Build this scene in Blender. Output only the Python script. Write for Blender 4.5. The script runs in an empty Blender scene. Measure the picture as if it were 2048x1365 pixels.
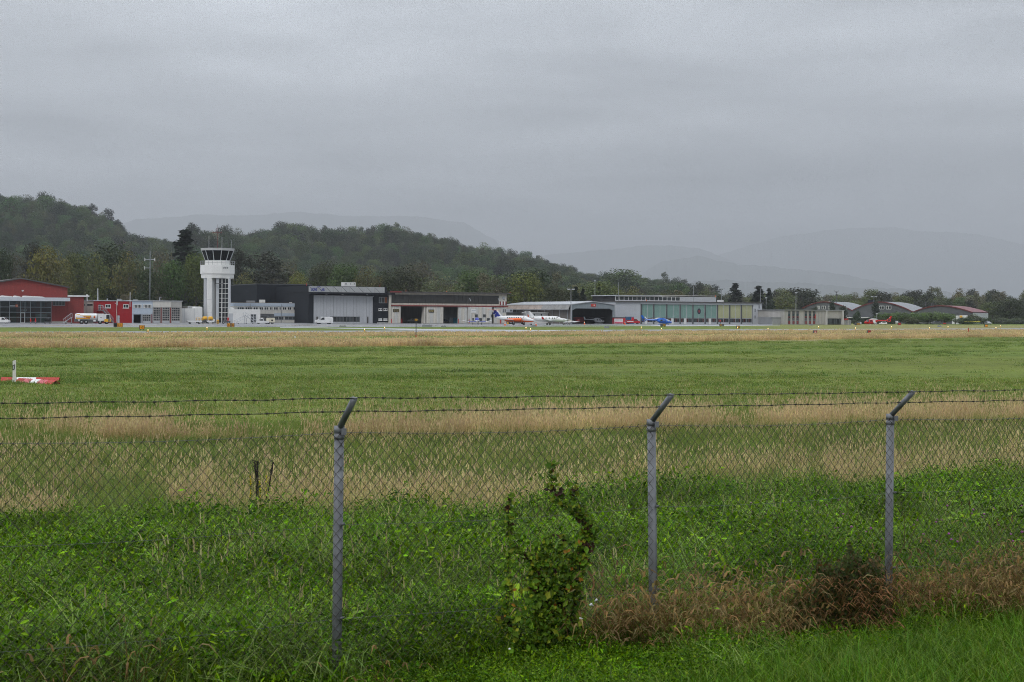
import bpy, bmesh, math, random
import numpy as np
from mathutils import Vector, Matrix

sc = bpy.context.scene
COL = sc.collection
R = math.radians

# ------------------------------------------------------------------ camera
H = 2.7                      # camera height above the airfield
F = 2844.44                  # focal length in photo pixels (50 mm on 36 mm)
ROLL = math.atan(12.0 / 2048.0)
HY = 628.0                   # horizon row in the photo at mid width
cam_d = bpy.data.cameras.new("camera")
cam_d.lens = 50.0
cam_d.sensor_width = 36.0
cam_d.shift_y = -(682.5 - HY) / 2048.0
cam_d.clip_start = 0.1
cam_d.clip_end = 60000.0
cam_d.dof.use_dof = True
cam_d.dof.focus_distance = 220.0
cam_d.dof.aperture_fstop = 9.0
cam = bpy.data.objects.new("camera", cam_d)
cam.location = (0, 0, H)
cam.rotation_euler = (R(90), -ROLL, 0)
COL.objects.link(cam)
sc.camera = cam

# ------------------------------------------------------------------ world: overcast sky
SKY_SEED = 26.8
SUN_EL, SUN_AZ = 46.0, -158.0          # azimuth measured from +Y, clockwise (left and behind the viewer)
world = bpy.data.worlds.new("World")
sc.world = world
world.use_nodes = True
wn, wl = world.node_tree.nodes, world.node_tree.links
wn.clear()
w_out = wn.new("ShaderNodeOutputWorld")
w_bg = wn.new("ShaderNodeBackground")
w_bg.inputs["Strength"].default_value = 1.0
w_tc = wn.new("ShaderNodeTexCoord")
w_sep = wn.new("ShaderNodeSeparateXYZ")
wl.new(w_tc.outputs["Generated"], w_sep.inputs[0])

def wmath(op, a, b=None, c=None, clamp=False):
    n = wn.new("ShaderNodeMath"); n.operation = op; n.use_clamp = clamp
    for i, v in enumerate((a, b, c)):
        if v is None: continue
        if isinstance(v, (int, float)): n.inputs[i].default_value = v
        else: wl.new(v, n.inputs[i])
    return n.outputs[0]

w_z = wmath("MAXIMUM", w_sep.outputs[2], 0.0)
# clouds projected on a flat deck so that they flatten towards the horizon
w_den = wmath("ADD", w_z, 0.10)
w_px = wmath("DIVIDE", w_sep.outputs[0], w_den)
w_py = wmath("DIVIDE", w_sep.outputs[1], w_den)
w_cmb = wn.new("ShaderNodeCombineXYZ")
wl.new(w_px, w_cmb.inputs[0]); wl.new(w_py, w_cmb.inputs[1])
w_cmb.inputs[2].default_value = SKY_SEED

def wnoise(scale, detail, rough, dist=0.0):
    n = wn.new("ShaderNodeTexNoise")
    n.inputs["Scale"].default_value = scale
    n.inputs["Detail"].default_value = detail
    n.inputs["Roughness"].default_value = rough
    n.inputs["Distortion"].default_value = dist
    wl.new(w_cmb.outputs[0], n.inputs["Vector"])
    return n.outputs[0]

w_n1 = wnoise(0.42, 4.0, 0.5, 0.4)
w_n2 = wnoise(1.1, 4.0, 0.5, 0.8)
w_cl = wmath("ADD", wmath("MULTIPLY", w_n1, 0.75), wmath("MULTIPLY", w_n2, 0.25))   # about 0.5 +- 0.15
w_cl = wmath("MULTIPLY_ADD", wmath("SUBTRACT", w_cl, 0.5), 4.0, 1.0)                # cloud thickness factor
w_cl = wmath("MINIMUM", wmath("MAXIMUM", w_cl, 0.5), 1.6)
# overcast luminance rises from horizon to zenith (CIE overcast sky)
w_grad = wmath("MULTIPLY_ADD", w_z, 1.45, 0.352)
w_val = wmath("MULTIPLY", w_grad, w_cl)
w_tint = wn.new("ShaderNodeCombineColor")
for i, k in enumerate((0.938, 0.995, 1.072)):
    wl.new(wmath("MULTIPLY", w_val, k), w_tint.inputs[i])
w_sky = wn.new("ShaderNodeTexSky")
w_sky.sky_type = 'NISHITA'
w_sky.sun_disc = False
w_sky.sun_elevation = R(SUN_EL)
w_sky.sun_rotation = R(SUN_AZ)
w_sc = wn.new("ShaderNodeMix"); w_sc.data_type = 'RGBA'; w_sc.blend_type = 'MULTIPLY'
w_sc.inputs[0].default_value = 1.0
wl.new(w_sky.outputs[0], w_sc.inputs[6]); w_sc.inputs[7].default_value = (0.06, 0.06, 0.06, 1)
w_mix = wn.new("ShaderNodeMix"); w_mix.data_type = 'RGBA'
w_mix.inputs[0].default_value = 0.94
wl.new(w_sc.outputs[2], w_mix.inputs[6]); wl.new(w_tint.outputs[0], w_mix.inputs[7])
wl.new(w_mix.outputs[2], w_bg.inputs["Color"])
wl.new(w_bg.outputs[0], w_out.inputs["Surface"])
world.cycles.sampling_method = 'MANUAL'
world.cycles.sample_map_resolution = 512

sun_d = bpy.data.lights.new("sun", 'SUN')
sun_d.energy = 1.4
sun_d.angle = R(24)
sun_d.color = (1.0, 0.97, 0.93)
sun = bpy.data.objects.new("sun", sun_d)
_sd = Vector((math.sin(R(SUN_AZ)) * math.cos(R(SUN_EL)), math.cos(R(SUN_AZ)) * math.cos(R(SUN_EL)), math.sin(R(SUN_EL))))
sun.rotation_euler = (-_sd).to_track_quat('-Z', 'Y').to_euler()
COL.objects.link(sun)

vs = sc.view_settings
sc.display_settings.display_device = 'sRGB'
vs.view_transform = 'Standard'
vs.look = 'None'
vs.exposure = 0.0
vs.gamma = 1.0
vs.use_curve_mapping = False
cy = sc.cycles
cy.use_denoising = True
cy.denoiser = 'OPENIMAGEDENOISE'
cy.denoising_prefilter = 'NONE'
cy.max_bounces = 4
cy.diffuse_bounces = 2
cy.glossy_bounces = 3
cy.transmission_bounces = 4
cy.transparent_max_bounces = 8
cy.volume_bounces = 0
cy.sample_clamp_indirect = 4.0
cy.pixel_filter_type = 'BLACKMAN_HARRIS'
cy.filter_width = 1.0
cy.use_adaptive_sampling = True
cy.adaptive_threshold = 0.03

# ------------------------------------------------------------------ photo pixel -> place
_cr, _sr = math.cos(ROLL), math.sin(ROLL)
def ray(x, y):
    a, b = (x - 1024.0), -(y - HY)
    return ((a * _cr - b * _sr) / F, (a * _sr + b * _cr) / F)
def ground(x, y, z=0.0):
    rx, rz = ray(x, y)
    Y = (z - H) / rz
    return Vector((rx * Y, Y, z))
def at(x, y, Y):
    rx, rz = ray(x, y)
    return Vector((rx * Y, Y, H + rz * Y))
def hor(x):
    return HY + (x - 1024.0) * 12.0 / 2048.0

class Frame:
    """A place with its own axes: u along the front, v going back, z up; turned by deg."""
    def __init__(s, x, Y, deg):
        rx = ray(x, 645)[0]
        s.o = Vector((rx * Y, Y, 0)); s.a = R(deg)
        s.c, s.s = math.cos(s.a), math.sin(s.a)
    def U(s, x, v=0.0, y=640):
        rx = ray(x, y)[0]
        return (rx * (s.o.y + v * s.c) - s.o.x + v * s.s) / (s.c - rx * s.s)
    def Z(s, x, y, v=0.0):
        u = s.U(x, v, y)
        return H + ray(x, y)[1] * (s.o.y + u * s.s + v * s.c)
    def rect(s, x0, y0, x1, y1, v=0.0):
        xm = (x0 + x1) / 2
        return s.U(x0, v), s.U(x1, v), s.Z(xm, y1, v), s.Z(xm, y0, v)
    def W(s, u, v, z=0.0):
        return Vector((s.o.x + u * s.c - v * s.s, s.o.y + u * s.s + v * s.c, z))

# ------------------------------------------------------------------ materials
MATS = {}
def _sock(n, *names):
    for k in names:
        if k in n.inputs: return n.inputs[k]
def mat(name, col, rough=0.65, var=0.10, scale=0.6, streak=0.0, bump=0.0, bscale=30.0, metal=0.0, spec=0.4,
        emit=None, estr=0.0, wave=0.0, wscale=4.0, trans=0.0):
    """Plain procedural surface: base colour with large scale variation, optional rain streaks, fine relief."""
    if name in MATS: return MATS[name]
    m = bpy.data.materials.new(name); m.use_nodes = True
    nt = m.node_tree; N, L = nt.nodes, nt.links
    b = N["Principled BSDF"]
    b.inputs["Roughness"].default_value = rough
    b.inputs["Metallic"].default_value = metal
    _sock(b, "Specular IOR Level").default_value = spec
    tc = N.new("ShaderNodeTexCoord")
    n1 = N.new("ShaderNodeTexNoise"); n1.inputs["Scale"].default_value = scale; n1.inputs["Detail"].default_value = 6
    L.new(tc.outputs["Object"], n1.inputs["Vector"])
    fac = n1.outputs[0]
    if streak > 0:
        mp = N.new("ShaderNodeMapping"); mp.inputs["Scale"].default_value = (1.6, 1.6, 0.12)
        L.new(tc.outputs["Object"], mp.inputs[0])
        n2 = N.new("ShaderNodeTexNoise"); n2.inputs["Scale"].default_value = 1.3; n2.inputs["Detail"].default_value = 5
        L.new(mp.outputs[0], n2.inputs["Vector"])
        mm = N.new("ShaderNodeMix"); mm.data_type = 'FLOAT'; mm.inputs[0].default_value = streak
        L.new(n1.outputs[0], mm.inputs[2]); L.new(n2.outputs[0], mm.inputs[3]); fac = mm.outputs[0]
    rp = N.new("ShaderNodeMapRange")
    rp.inputs[1].default_value = 0.3; rp.inputs[2].default_value = 0.7
    rp.inputs[3].default_value = 1.0 - var; rp.inputs[4].default_value = 1.0 + var * 0.7
    L.new(fac, rp.inputs[0])
    vm = N.new("ShaderNodeVectorMath"); vm.operation = 'SCALE'
    vm.inputs[0].default_value = col
    L.new(rp.outputs[0], vm.inputs[3])
    L.new(vm.outputs[0], b.inputs["Base Color"])
    if bump > 0:
        n3 = N.new("ShaderNodeTexNoise"); n3.inputs["Scale"].default_value = bscale; n3.inputs["Detail"].default_value = 4
        L.new(tc.outputs["Object"], n3.inputs["Vector"])
        bp = N.new("ShaderNodeBump"); bp.inputs["Strength"].default_value = bump; bp.inputs["Distance"].default_value = 0.05
        L.new(n3.outputs[0], bp.inputs["Height"]); L.new(bp.outputs[0], b.inputs["Normal"])
    if wave > 0:       # profiled sheet: ribs as fine relief
        wv = N.new("ShaderNodeTexWave"); wv.wave_type = 'BANDS'; wv.bands_direction = 'X'
        wv.inputs["Scale"].default_value = wscale
        L.new(tc.outputs["Object"], wv.inputs["Vector"])
        bp = N.new("ShaderNodeBump"); bp.inputs["Strength"].default_value = wave; bp.inputs["Distance"].default_value = 0.08
        L.new(wv.outputs[0], bp.inputs["Height"]); L.new(bp.outputs[0], b.inputs["Normal"])
    if emit:
        b.inputs["Emission Color"].default_value = (*emit, 1); b.inputs["Emission Strength"].default_value = estr
    MATS[name] = m
    return m

def leafmat(name, rough=0.5, spec=0.3, trans=0.25, hue=0.25, pscale=0.02, pvar=0.25, tint=(1, 1, 1), mul=1.0, vrand=0.15):
    """Foliage: colour from the per-leaf attribute, patchy over the place, some light passing through."""
    if name in MATS: return MATS[name]
    m = bpy.data.materials.new(name); m.use_nodes = True
    nt = m.node_tree; N, L = nt.nodes, nt.links
    b = N["Principled BSDF"]
    b.inputs["Roughness"].default_value = rough
    _sock(b, "Specular IOR Level").default_value = spec
    at_ = N.new("ShaderNodeAttribute"); at_.attribute_name = "col"
    geo = N.new("ShaderNodeNewGeometry")
    n1 = N.new("ShaderNodeTexNoise"); n1.inputs["Scale"].default_value = pscale; n1.inputs["Detail"].default_value = 4
    L.new(geo.outputs["Position"], n1.inputs["Vector"])
    oi = N.new("ShaderNodeObjectInfo")
    rp = N.new("ShaderNodeMapRange"); rp.inputs[1].default_value = 0.3; rp.inputs[2].default_value = 0.7
    rp.inputs[3].default_value = mul * (1 - pvar); rp.inputs[4].default_value = mul * (1 + pvar)
    L.new(n1.outputs[0], rp.inputs[0])
    vm = N.new("ShaderNodeVectorMath"); vm.operation = 'SCALE'
    L.new(at_.outputs["Color"], vm.inputs[0]); L.new(rp.outputs[0], vm.inputs[3])
    mt = N.new("ShaderNodeVectorMath"); mt.operation = 'MULTIPLY'
    L.new(vm.outputs[0], mt.inputs[0]); mt.inputs[1].default_value = tint
    hs = N.new("ShaderNodeHueSaturation")
    mr = N.new("ShaderNodeMapRange"); mr.inputs[3].default_value = 0.5 - 0.08 * hue; mr.inputs[4].default_value = 0.5 + 0.06 * hue
    L.new(oi.outputs["Random"], mr.inputs[0]); L.new(mr.outputs[0], hs.inputs["Hue"])
    rv = N.new("ShaderNodeMath"); rv.operation = 'MULTIPLY'; rv.inputs[1].default_value = 7.31; L.new(oi.outputs["Random"], rv.inputs[0])
    fr_ = N.new("ShaderNodeMath"); fr_.operation = 'FRACT'; L.new(rv.outputs[0], fr_.inputs[0])
    mv = N.new("ShaderNodeMapRange"); mv.inputs[3].default_value = 1 - vrand; mv.inputs[4].default_value = 1 + vrand; L.new(fr_.outputs[0], mv.inputs[0]); L.new(mv.outputs[0], hs.inputs["Value"])
    L.new(mt.outputs[0], hs.inputs["Color"])
    L.new(hs.outputs[0], b.inputs["Base Color"])
    if trans > 0:
        tr = N.new("ShaderNodeBsdfTranslucent"); L.new(hs.outputs[0], tr.inputs[0])
        mx = N.new("ShaderNodeMixShader"); mx.inputs[0].default_value = trans
        L.new(b.outputs[0], mx.inputs[1]); L.new(tr.outputs[0], mx.inputs[2])
        L.new(mx.outputs[0], N["Material Output"].inputs["Surface"])
    MATS[name] = m
    return m

# ------------------------------------------------------------------ mesh building
class MB:
    def __init__(s): s.v = []; s.f = []; s.mi = []; s.cur = 0; s.sm = []; s.smooth = False
    def _add(s, vs, fs):
        o = len(s.v); s.v += [tuple(p) for p in vs]
        for f in fs:
            s.f.append([i + o for i in f]); s.mi.append(s.cur); s.sm.append(s.smooth)
        return s
    def box(s, x0, x1, y0, y1, z0, z1):
        return s._add([(x0,y0,z0),(x1,y0,z0),(x1,y1,z0),(x0,y1,z0),(x0,y0,z1),(x1,y0,z1),(x1,y1,z1),(x0,y1,z1)],
                      [(0,3,2,1),(4,5,6,7),(0,1,5,4),(1,2,6,5),(2,3,7,6),(3,0,4,7)])
    def quad(s, a, b, c, d): return s._add([a, b, c, d], [(0,1,2,3)])
    def prism(s, poly, y0, y1):
        """poly of (x, z), counter-clockwise seen from -y; extruded from y0 to y1"""
        n = len(poly)
        vs = [(p[0], y0, p[1]) for p in poly] + [(p[0], y1, p[1]) for p in poly]
        fs = [tuple(range(n)), tuple(range(2*n-1, n-1, -1))]
        fs += [((i+1) % n, i, n+i, n+(i+1) % n) for i in range(n)]
        return s._add(vs, fs)
    def slab(s, poly, z0, z1):
        n = len(poly)
        vs = [(p[0], p[1], z0) for p in poly] + [(p[0], p[1], z1) for p in poly]
        fs = [tuple(range(n-1, -1, -1)), tuple(range(n, 2*n))]
        fs += [(i, (i+1) % n, n+(i+1) % n, n+i) for i in range(n)]
        return s._add(vs, fs)
    def tube(s, p0, p1, r0, r1=None, n=8, caps=True):
        p0, p1 = Vector(p0), Vector(p1); r1 = r0 if r1 is None else r1
        d = (p1 - p0); 
        if d.length < 1e-6: return s
        d.normalize()
        a = d.cross(Vector((0,0,1)) if abs(d.z) < 0.9 else Vector((1,0,0))).normalized(); b = d.cross(a)
        vs = []
        for p, r in ((p0, r0), (p1, r1)):
            for i in range(n):
                t = 2*math.pi*i/n
                vs.append(p + (a*math.cos(t) + b*math.sin(t))*r)
        fs = [(i, n+i, n+(i+1) % n, (i+1) % n) for i in range(n)]
        if caps: fs += [tuple(range(n)), tuple(range(2*n-1, n-1, -1))]
        old = s.smooth; s.smooth = n > 6; s._add(vs, fs); s.smooth = old
        return s
    def path(s, pts, r, n=4):
        """polyline tube; r float or list"""
        pts = [Vector(p) for p in pts]; m = len(pts)
        rs = [r]*m if isinstance(r, (int, float)) else r
        vs = []
        for k, p in enumerate(pts):
            d = (pts[min(k+1, m-1)] - pts[max(k-1, 0)]).normalized()
            a = d.cross(Vector((0.13,0.21,0.97)) if abs(d.z) < 0.9 else Vector((1,0,0))).normalized(); b = d.cross(a)
            for i in range(n):
                t = 2*math.pi*i/n
                vs.append(p + (a*math.cos(t) + b*math.sin(t))*rs[k])
        fs = [(k*n+i, (k+1)*n+i, (k+1)*n+(i+1) % n, k*n+(i+1) % n) for k in range(m-1) for i in range(n)]
        fs += [tuple(range(n)), tuple(range(m*n-1, m*n-n-1, -1))]
        return s._add(vs, fs)
    def loft(s, secs, n=14, sq=1.0, axis='x'):
        """secs: (x, cy, cz, ry, rz); rounded bodies such as fuselages"""
        vs = []
        for (x, cy_, cz, ry, rz) in secs:
            for i in range(n):
                t = 2*math.pi*i/n; c, d = math.cos(t), math.sin(t)
                c = math.copysign(abs(c)**sq, c); d = math.copysign(abs(d)**sq, d)
                vs.append((x, cy_ + ry*c, cz + rz*d))
        m = len(secs)
        fs = [(k*n+i, k*n+(i+1) % n, (k+1)*n+(i+1) % n, (k+1)*n+i) for k in range(m-1) for i in range(n)]
        fs += [tuple(range(n-1, -1, -1)), tuple(range((m-1)*n, m*n))]
        old = s.smooth; s.smooth = True; s._add(vs, fs); s.smooth = old
        return s
    def wing(s, root, tip, th=0.12):
        """root/tip: (leading edge xyz, chord); spans between, symmetric section"""
        prof = [(0,0),(0.08,0.5),(0.3,0.85),(0.65,0.6),(1,0.04),(0.65,-0.45),(0.3,-0.65),(0.08,-0.4)]
        vs = []
        for (le, ch) in (root, tip):
            le = Vector(le)
            for (a, t) in prof: vs.append(le + Vector((-a*ch, 0, t*th*ch*0.6)))
        n = len(prof)
        fs = [(i, (i+1) % n, n+(i+1) % n, n+i) for i in range(n)] + [tuple(range(n-1,-1,-1)), tuple(range(n, 2*n))]
        return s._add(vs, fs)
    def fin(s, root, tip, th=0.1):
        """vertical surface: root/tip = (leading edge xyz, chord)"""
        prof = [(0,0),(0.1,0.5),(0.4,0.8),(1,0.05),(0.4,-0.8),(0.1,-0.5)]
        vs = []
        for (le, ch) in (root, tip):
            le = Vector(le)
            for (a, t) in prof: vs.append(le + Vector((-a*ch, t*th*ch*0.5, 0)))
        n = len(prof)
        fs = [(i, (i+1) % n, n+(i+1) % n, n+i) for i in range(n)] + [tuple(range(n-1,-1,-1)), tuple(range(n, 2*n))]
        return s._add(vs, fs)
    def ring(s, n, r0, z0, r1, z1, rot=0.0, cx=0, cy=0, cap0=True, cap1=True):
        """n-gon frustum"""
        vs = [(cx + r*math.cos(2*math.pi*i/n+rot), cy + r*math.sin(2*math.pi*i/n+rot), z) for (r, z) in ((r0,z0),(r1,z1)) for i in range(n)]
        fs = [(i, (i+1) % n, n+(i+1) % n, n+i) for i in range(n)]
        if cap0: fs.append(tuple(range(n-1,-1,-1)))
        if cap1: fs.append(tuple(range(n, 2*n)))
        return s._add(vs, fs)
    def mesh(s, name, mats):
        me = bpy.data.meshes.new(name)
        me.from_pydata(s.v, [], s.f)
        for m in (mats if isinstance(mats, (list, tuple)) else [mats]): me.materials.append(m)
        if any(s.mi): me.polygons.foreach_set("material_index", s.mi)
        if any(s.sm): me.polygons.foreach_set("use_smooth", s.sm)
        me.update()
        bm = bmesh.new(); bm.from_mesh(me); bmesh.ops.recalc_face_normals(bm, faces=bm.faces); bm.to_mesh(me); bm.free()
        return me
    def build(s, name, mats, parent=None, loc=None, rz=0.0):
        return link(name, s.mesh(name, mats), parent, loc, rz)

def link(name, me, parent=None, loc=None, rz=0.0):
    o = bpy.data.objects.new(name, me); COL.objects.link(o)
    if parent is not None: o.parent = parent
    if loc is not None: o.location = loc
    if rz: o.rotation_euler = (0, 0, rz)
    return o
def tag(o, label=None, cat=None, group=None, kind=None):
    if label: o["label"] = label
    if cat: o["category"] = cat
    if group: o["group"] = group
    if kind: o["kind"] = kind
    return o
def thing(name, label, cat, loc=(0,0,0), rz=0.0, group=None):
    o = bpy.data.objects.new(name, None); COL.objects.link(o)
    o.empty_display_size = 0.5
    o.location = loc; o.rotation_euler = (0, 0, rz)
    return tag(o, label, cat, group)
def fthing(name, label, cat, fr, group=None):
    return thing(name, label, cat, fr.o, fr.a, group)
def copy_tree(o, parent=None):
    c = o.copy(); COL.objects.link(c)
    if parent is not None: c.parent = parent
    for ch in list(o.children): copy_tree(ch, c)
    return c
_fonts = {}
def text_part(name, body, w, h, m, parent, loc, rot=(R(90),0,0), depth=0.02, bold=0.0):
    """flat lettering of width w and height h, as a mesh standing upright at loc (its lower left corner)"""
    cu = bpy.data.curves.new("t", 'FONT'); cu.body = body; cu.size = 1.0; cu.extrude = 0.01; cu.resolution_u = 2; cu.offset = bold
    ob = bpy.data.objects.new("t", cu)
    me = bpy.data.meshes.new_from_object(ob)
    bpy.data.objects.remove(ob); bpy.data.curves.remove(cu)
    co = np.array([v.co[:] for v in me.vertices])
    mn, mx = co.min(0), co.max(0)
    co = (co - mn) / np.maximum(mx - mn, 1e-6) * np.array([w, h, depth])
    me.vertices.foreach_set("co", co.ravel().astype(np.float32)); me.update()
    me.materials.clear(); me.materials.append(m)
    o = link(name, me, parent, loc); o.rotation_euler = rot
    return o
def wall_holes(B, u0, u1, z0, z1, holes, v0, v1):
    """wall in the u-z plane from v0 to v1 thick, real openings left out"""
    us = sorted({u0, u1, *[h[0] for h in holes], *[h[1] for h in holes]})
    us = [u for u in us if u0 <= u <= u1]
    for a, b in zip(us[:-1], us[1:]):
        m = (a + b)/2
        hz = sorted((h[2], h[3]) for h in holes if h[0] <= m <= h[1])
        z = z0
        for (p, q) in hz:
            if p > z + 1e-4: B.box(a, b, v0, v1, z, p)
            z = max(z, q)
        if z < z1 - 1e-4: B.box(a, b, v0, v1, z, z1)
    return B
def window(parent, r, v, nx=1, nz=1, fm=None, gm=None, fw=0.07, name="window", proud=0.06, sill=False):
    """r = (u0,u1,z0,z1) on plane v; frame bars with a pane behind them"""
    u0, u1, z0, z1 = r
    B = MB()
    B.box(u0, u0+fw, v-proud, v-0.002, z0, z1); B.box(u1-fw, u1, v-proud, v-0.002, z0, z1)
    B.box(u0+fw, u1-fw, v-proud, v-0.002, z0, z0+fw); B.box(u0+fw, u1-fw, v-proud, v-0.002, z1-fw, z1)
    for i in range(1, nx):
        c = u0 + (u1-u0)*i/nx; B.box(c-fw/2, c+fw/2, v-proud+0.01, v-0.002, z0+fw, z1-fw)
    for i in range(1, nz):
        c = z0 + (z1-z0)*i/nz; B.box(u0+fw, u1-fw, v-proud+0.015, v-0.003, c-fw/2, c+fw/2)
    if sill: B.box(u0-0.1, u1+0.1, v-proud-0.08, v-0.002, z0-0.09, z0-0.001)
    w = B.build(name, fm, parent)
    P = MB().box(u0+fw*0.5, u1-fw*0.5, v-0.03, v-0.004, z0+fw*0.5, z1-fw*0.5)
    P.build("pane", gm, w)
    return w

# common materials
M_glass = mat("dark_glass", (0.012,0.016,0.02), rough=0.12, var=0.3, scale=0.4, spec=0.5)
M_glass2 = mat("grey_glass", (0.05,0.06,0.065), rough=0.15, var=0.4, scale=0.5, spec=0.5)
M_white = mat("white_paint", (0.74,0.74,0.73), rough=0.5, var=0.06, streak=0.5)
M_offwhite = mat("weathered_white", (0.62,0.60,0.56), rough=0.7, var=0.16, streak=0.7, scale=0.8)
M_grey = mat("grey_metal", (0.30,0.31,0.33), rough=0.5, var=0.1, metal=0.2)
M_lgrey = mat("light_grey_cladding", (0.48,0.50,0.53), rough=0.55, var=0.07, streak=0.5)
M_dgrey = mat("dark_grey_steel", (0.09,0.095,0.10), rough=0.5, var=0.15)
M_black = mat("black_rubber", (0.012,0.012,0.013), rough=0.8, var=0.2)
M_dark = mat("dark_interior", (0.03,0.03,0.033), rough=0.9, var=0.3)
M_galv = mat("galvanised_steel", (0.20,0.21,0.225), rough=0.6, var=0.3, scale=9.0, metal=0.2, bump=0.15, bscale=60)
M_red = mat("red_paint", (0.50,0.018,0.022), rough=0.4, var=0.1)
M_yellow = mat("yellow_paint", (0.75,0.40,0.02), rough=0.45, var=0.1)
M_signy = mat("sign_amber", (0.85,0.33,0.01), rough=0.5, var=0.05)
M_signr = mat("sign_red", (0.45,0.03,0.02), rough=0.5, var=0.12)
M_conc = mat("concrete", (0.42,0.41,0.39), rough=0.85, var=0.16, streak=0.5, bump=0.2)
M_orange = mat("orange_paint", (0.85,0.13,0.015), rough=0.35, var=0.06)
M_blue = mat("blue_paint", (0.012,0.10,0.42), rough=0.3, var=0.08)
QUALITY_VEG = True; QUALITY_TREES = True
# ================================================================== the ground
FP = Vector((-1.106, 9.14))                      # first fence post
FD = Vector((math.cos(R(28.8)), math.sin(R(28.8))))
FN = Vector((-FD.y, FD.x))                       # away from the viewer
def fence_w(X, Y): return (X - FP.x) * FN.x + (Y - FP.y) * FN.y
def smooth(t): 
    t = np.clip(t, 0, 1); return t*t*(3-2*t)
def ground_z(X, Y):
    X = np.asarray(X, float); Y = np.asarray(Y, float)
    w = fence_w(X, Y)
    z = 0.34 * (1 - smooth((w - 0.6) / 9.0))
    z = z + np.where(w < -0.8, 0.62 * smooth((-0.8 - w) / 8.0), 0)
    z = z + 0.05*np.sin(X*1.3+0.7*Y)*np.sin(Y*0.9-0.4*X) * np.clip(1 - np.abs(w)/14, 0, 1)
    far = np.hypot(X, Y)
    return z * np.clip((90 - far)/30, 0, 1)

def row_d(xp, yp):
    """distance on the flat airfield for photo points -> function of the bearing slope a = X/Y"""
    a = np.array([ray(x, y)[0] for x, y in zip(xp, yp)]); d = np.array([ground(x, y).y for x, y in zip(xp, yp)])
    return lambda q: np.interp(q, a, d)
XS = [-500, 0, 350, 700, 1024, 1300, 1600, 1850, 2048, 2500]
# dry grass belts: near and far edges as seen on the ground
D1n = row_d(XS, [1085, 1076, 1072, 1074, 1064, 1036, 1008, 992, 976, 944])
D1f = row_d(XS, [968, 958, 950, 950, 942, 930, 914, 902, 890, 868])
D2n = row_d(XS, [900, 889, 888, 884, 876, 866, 856, 850, 844, 830])
D2f = row_d(XS, [860, 852, 851, 848, 842, 834, 825, 818, 812, 800])
D3n = row_d(XS, [699, 696.5, 695.5, 694, 691, 686, 680, 677, 674, 668])
D3f = row_d(XS, [691, 688.5, 688, 687, 684.5, 680, 675, 672, 669.5, 664])
D4n = row_d(XS, [678, 675.5, 674.5, 673.5, 672, 669.5, 667, 665.5, 664.5, 662])
D4f = row_d(XS, [671.5, 669.6, 668.8, 667.8, 666.3, 664.6, 662.8, 661.6, 660.8, 659])

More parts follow.
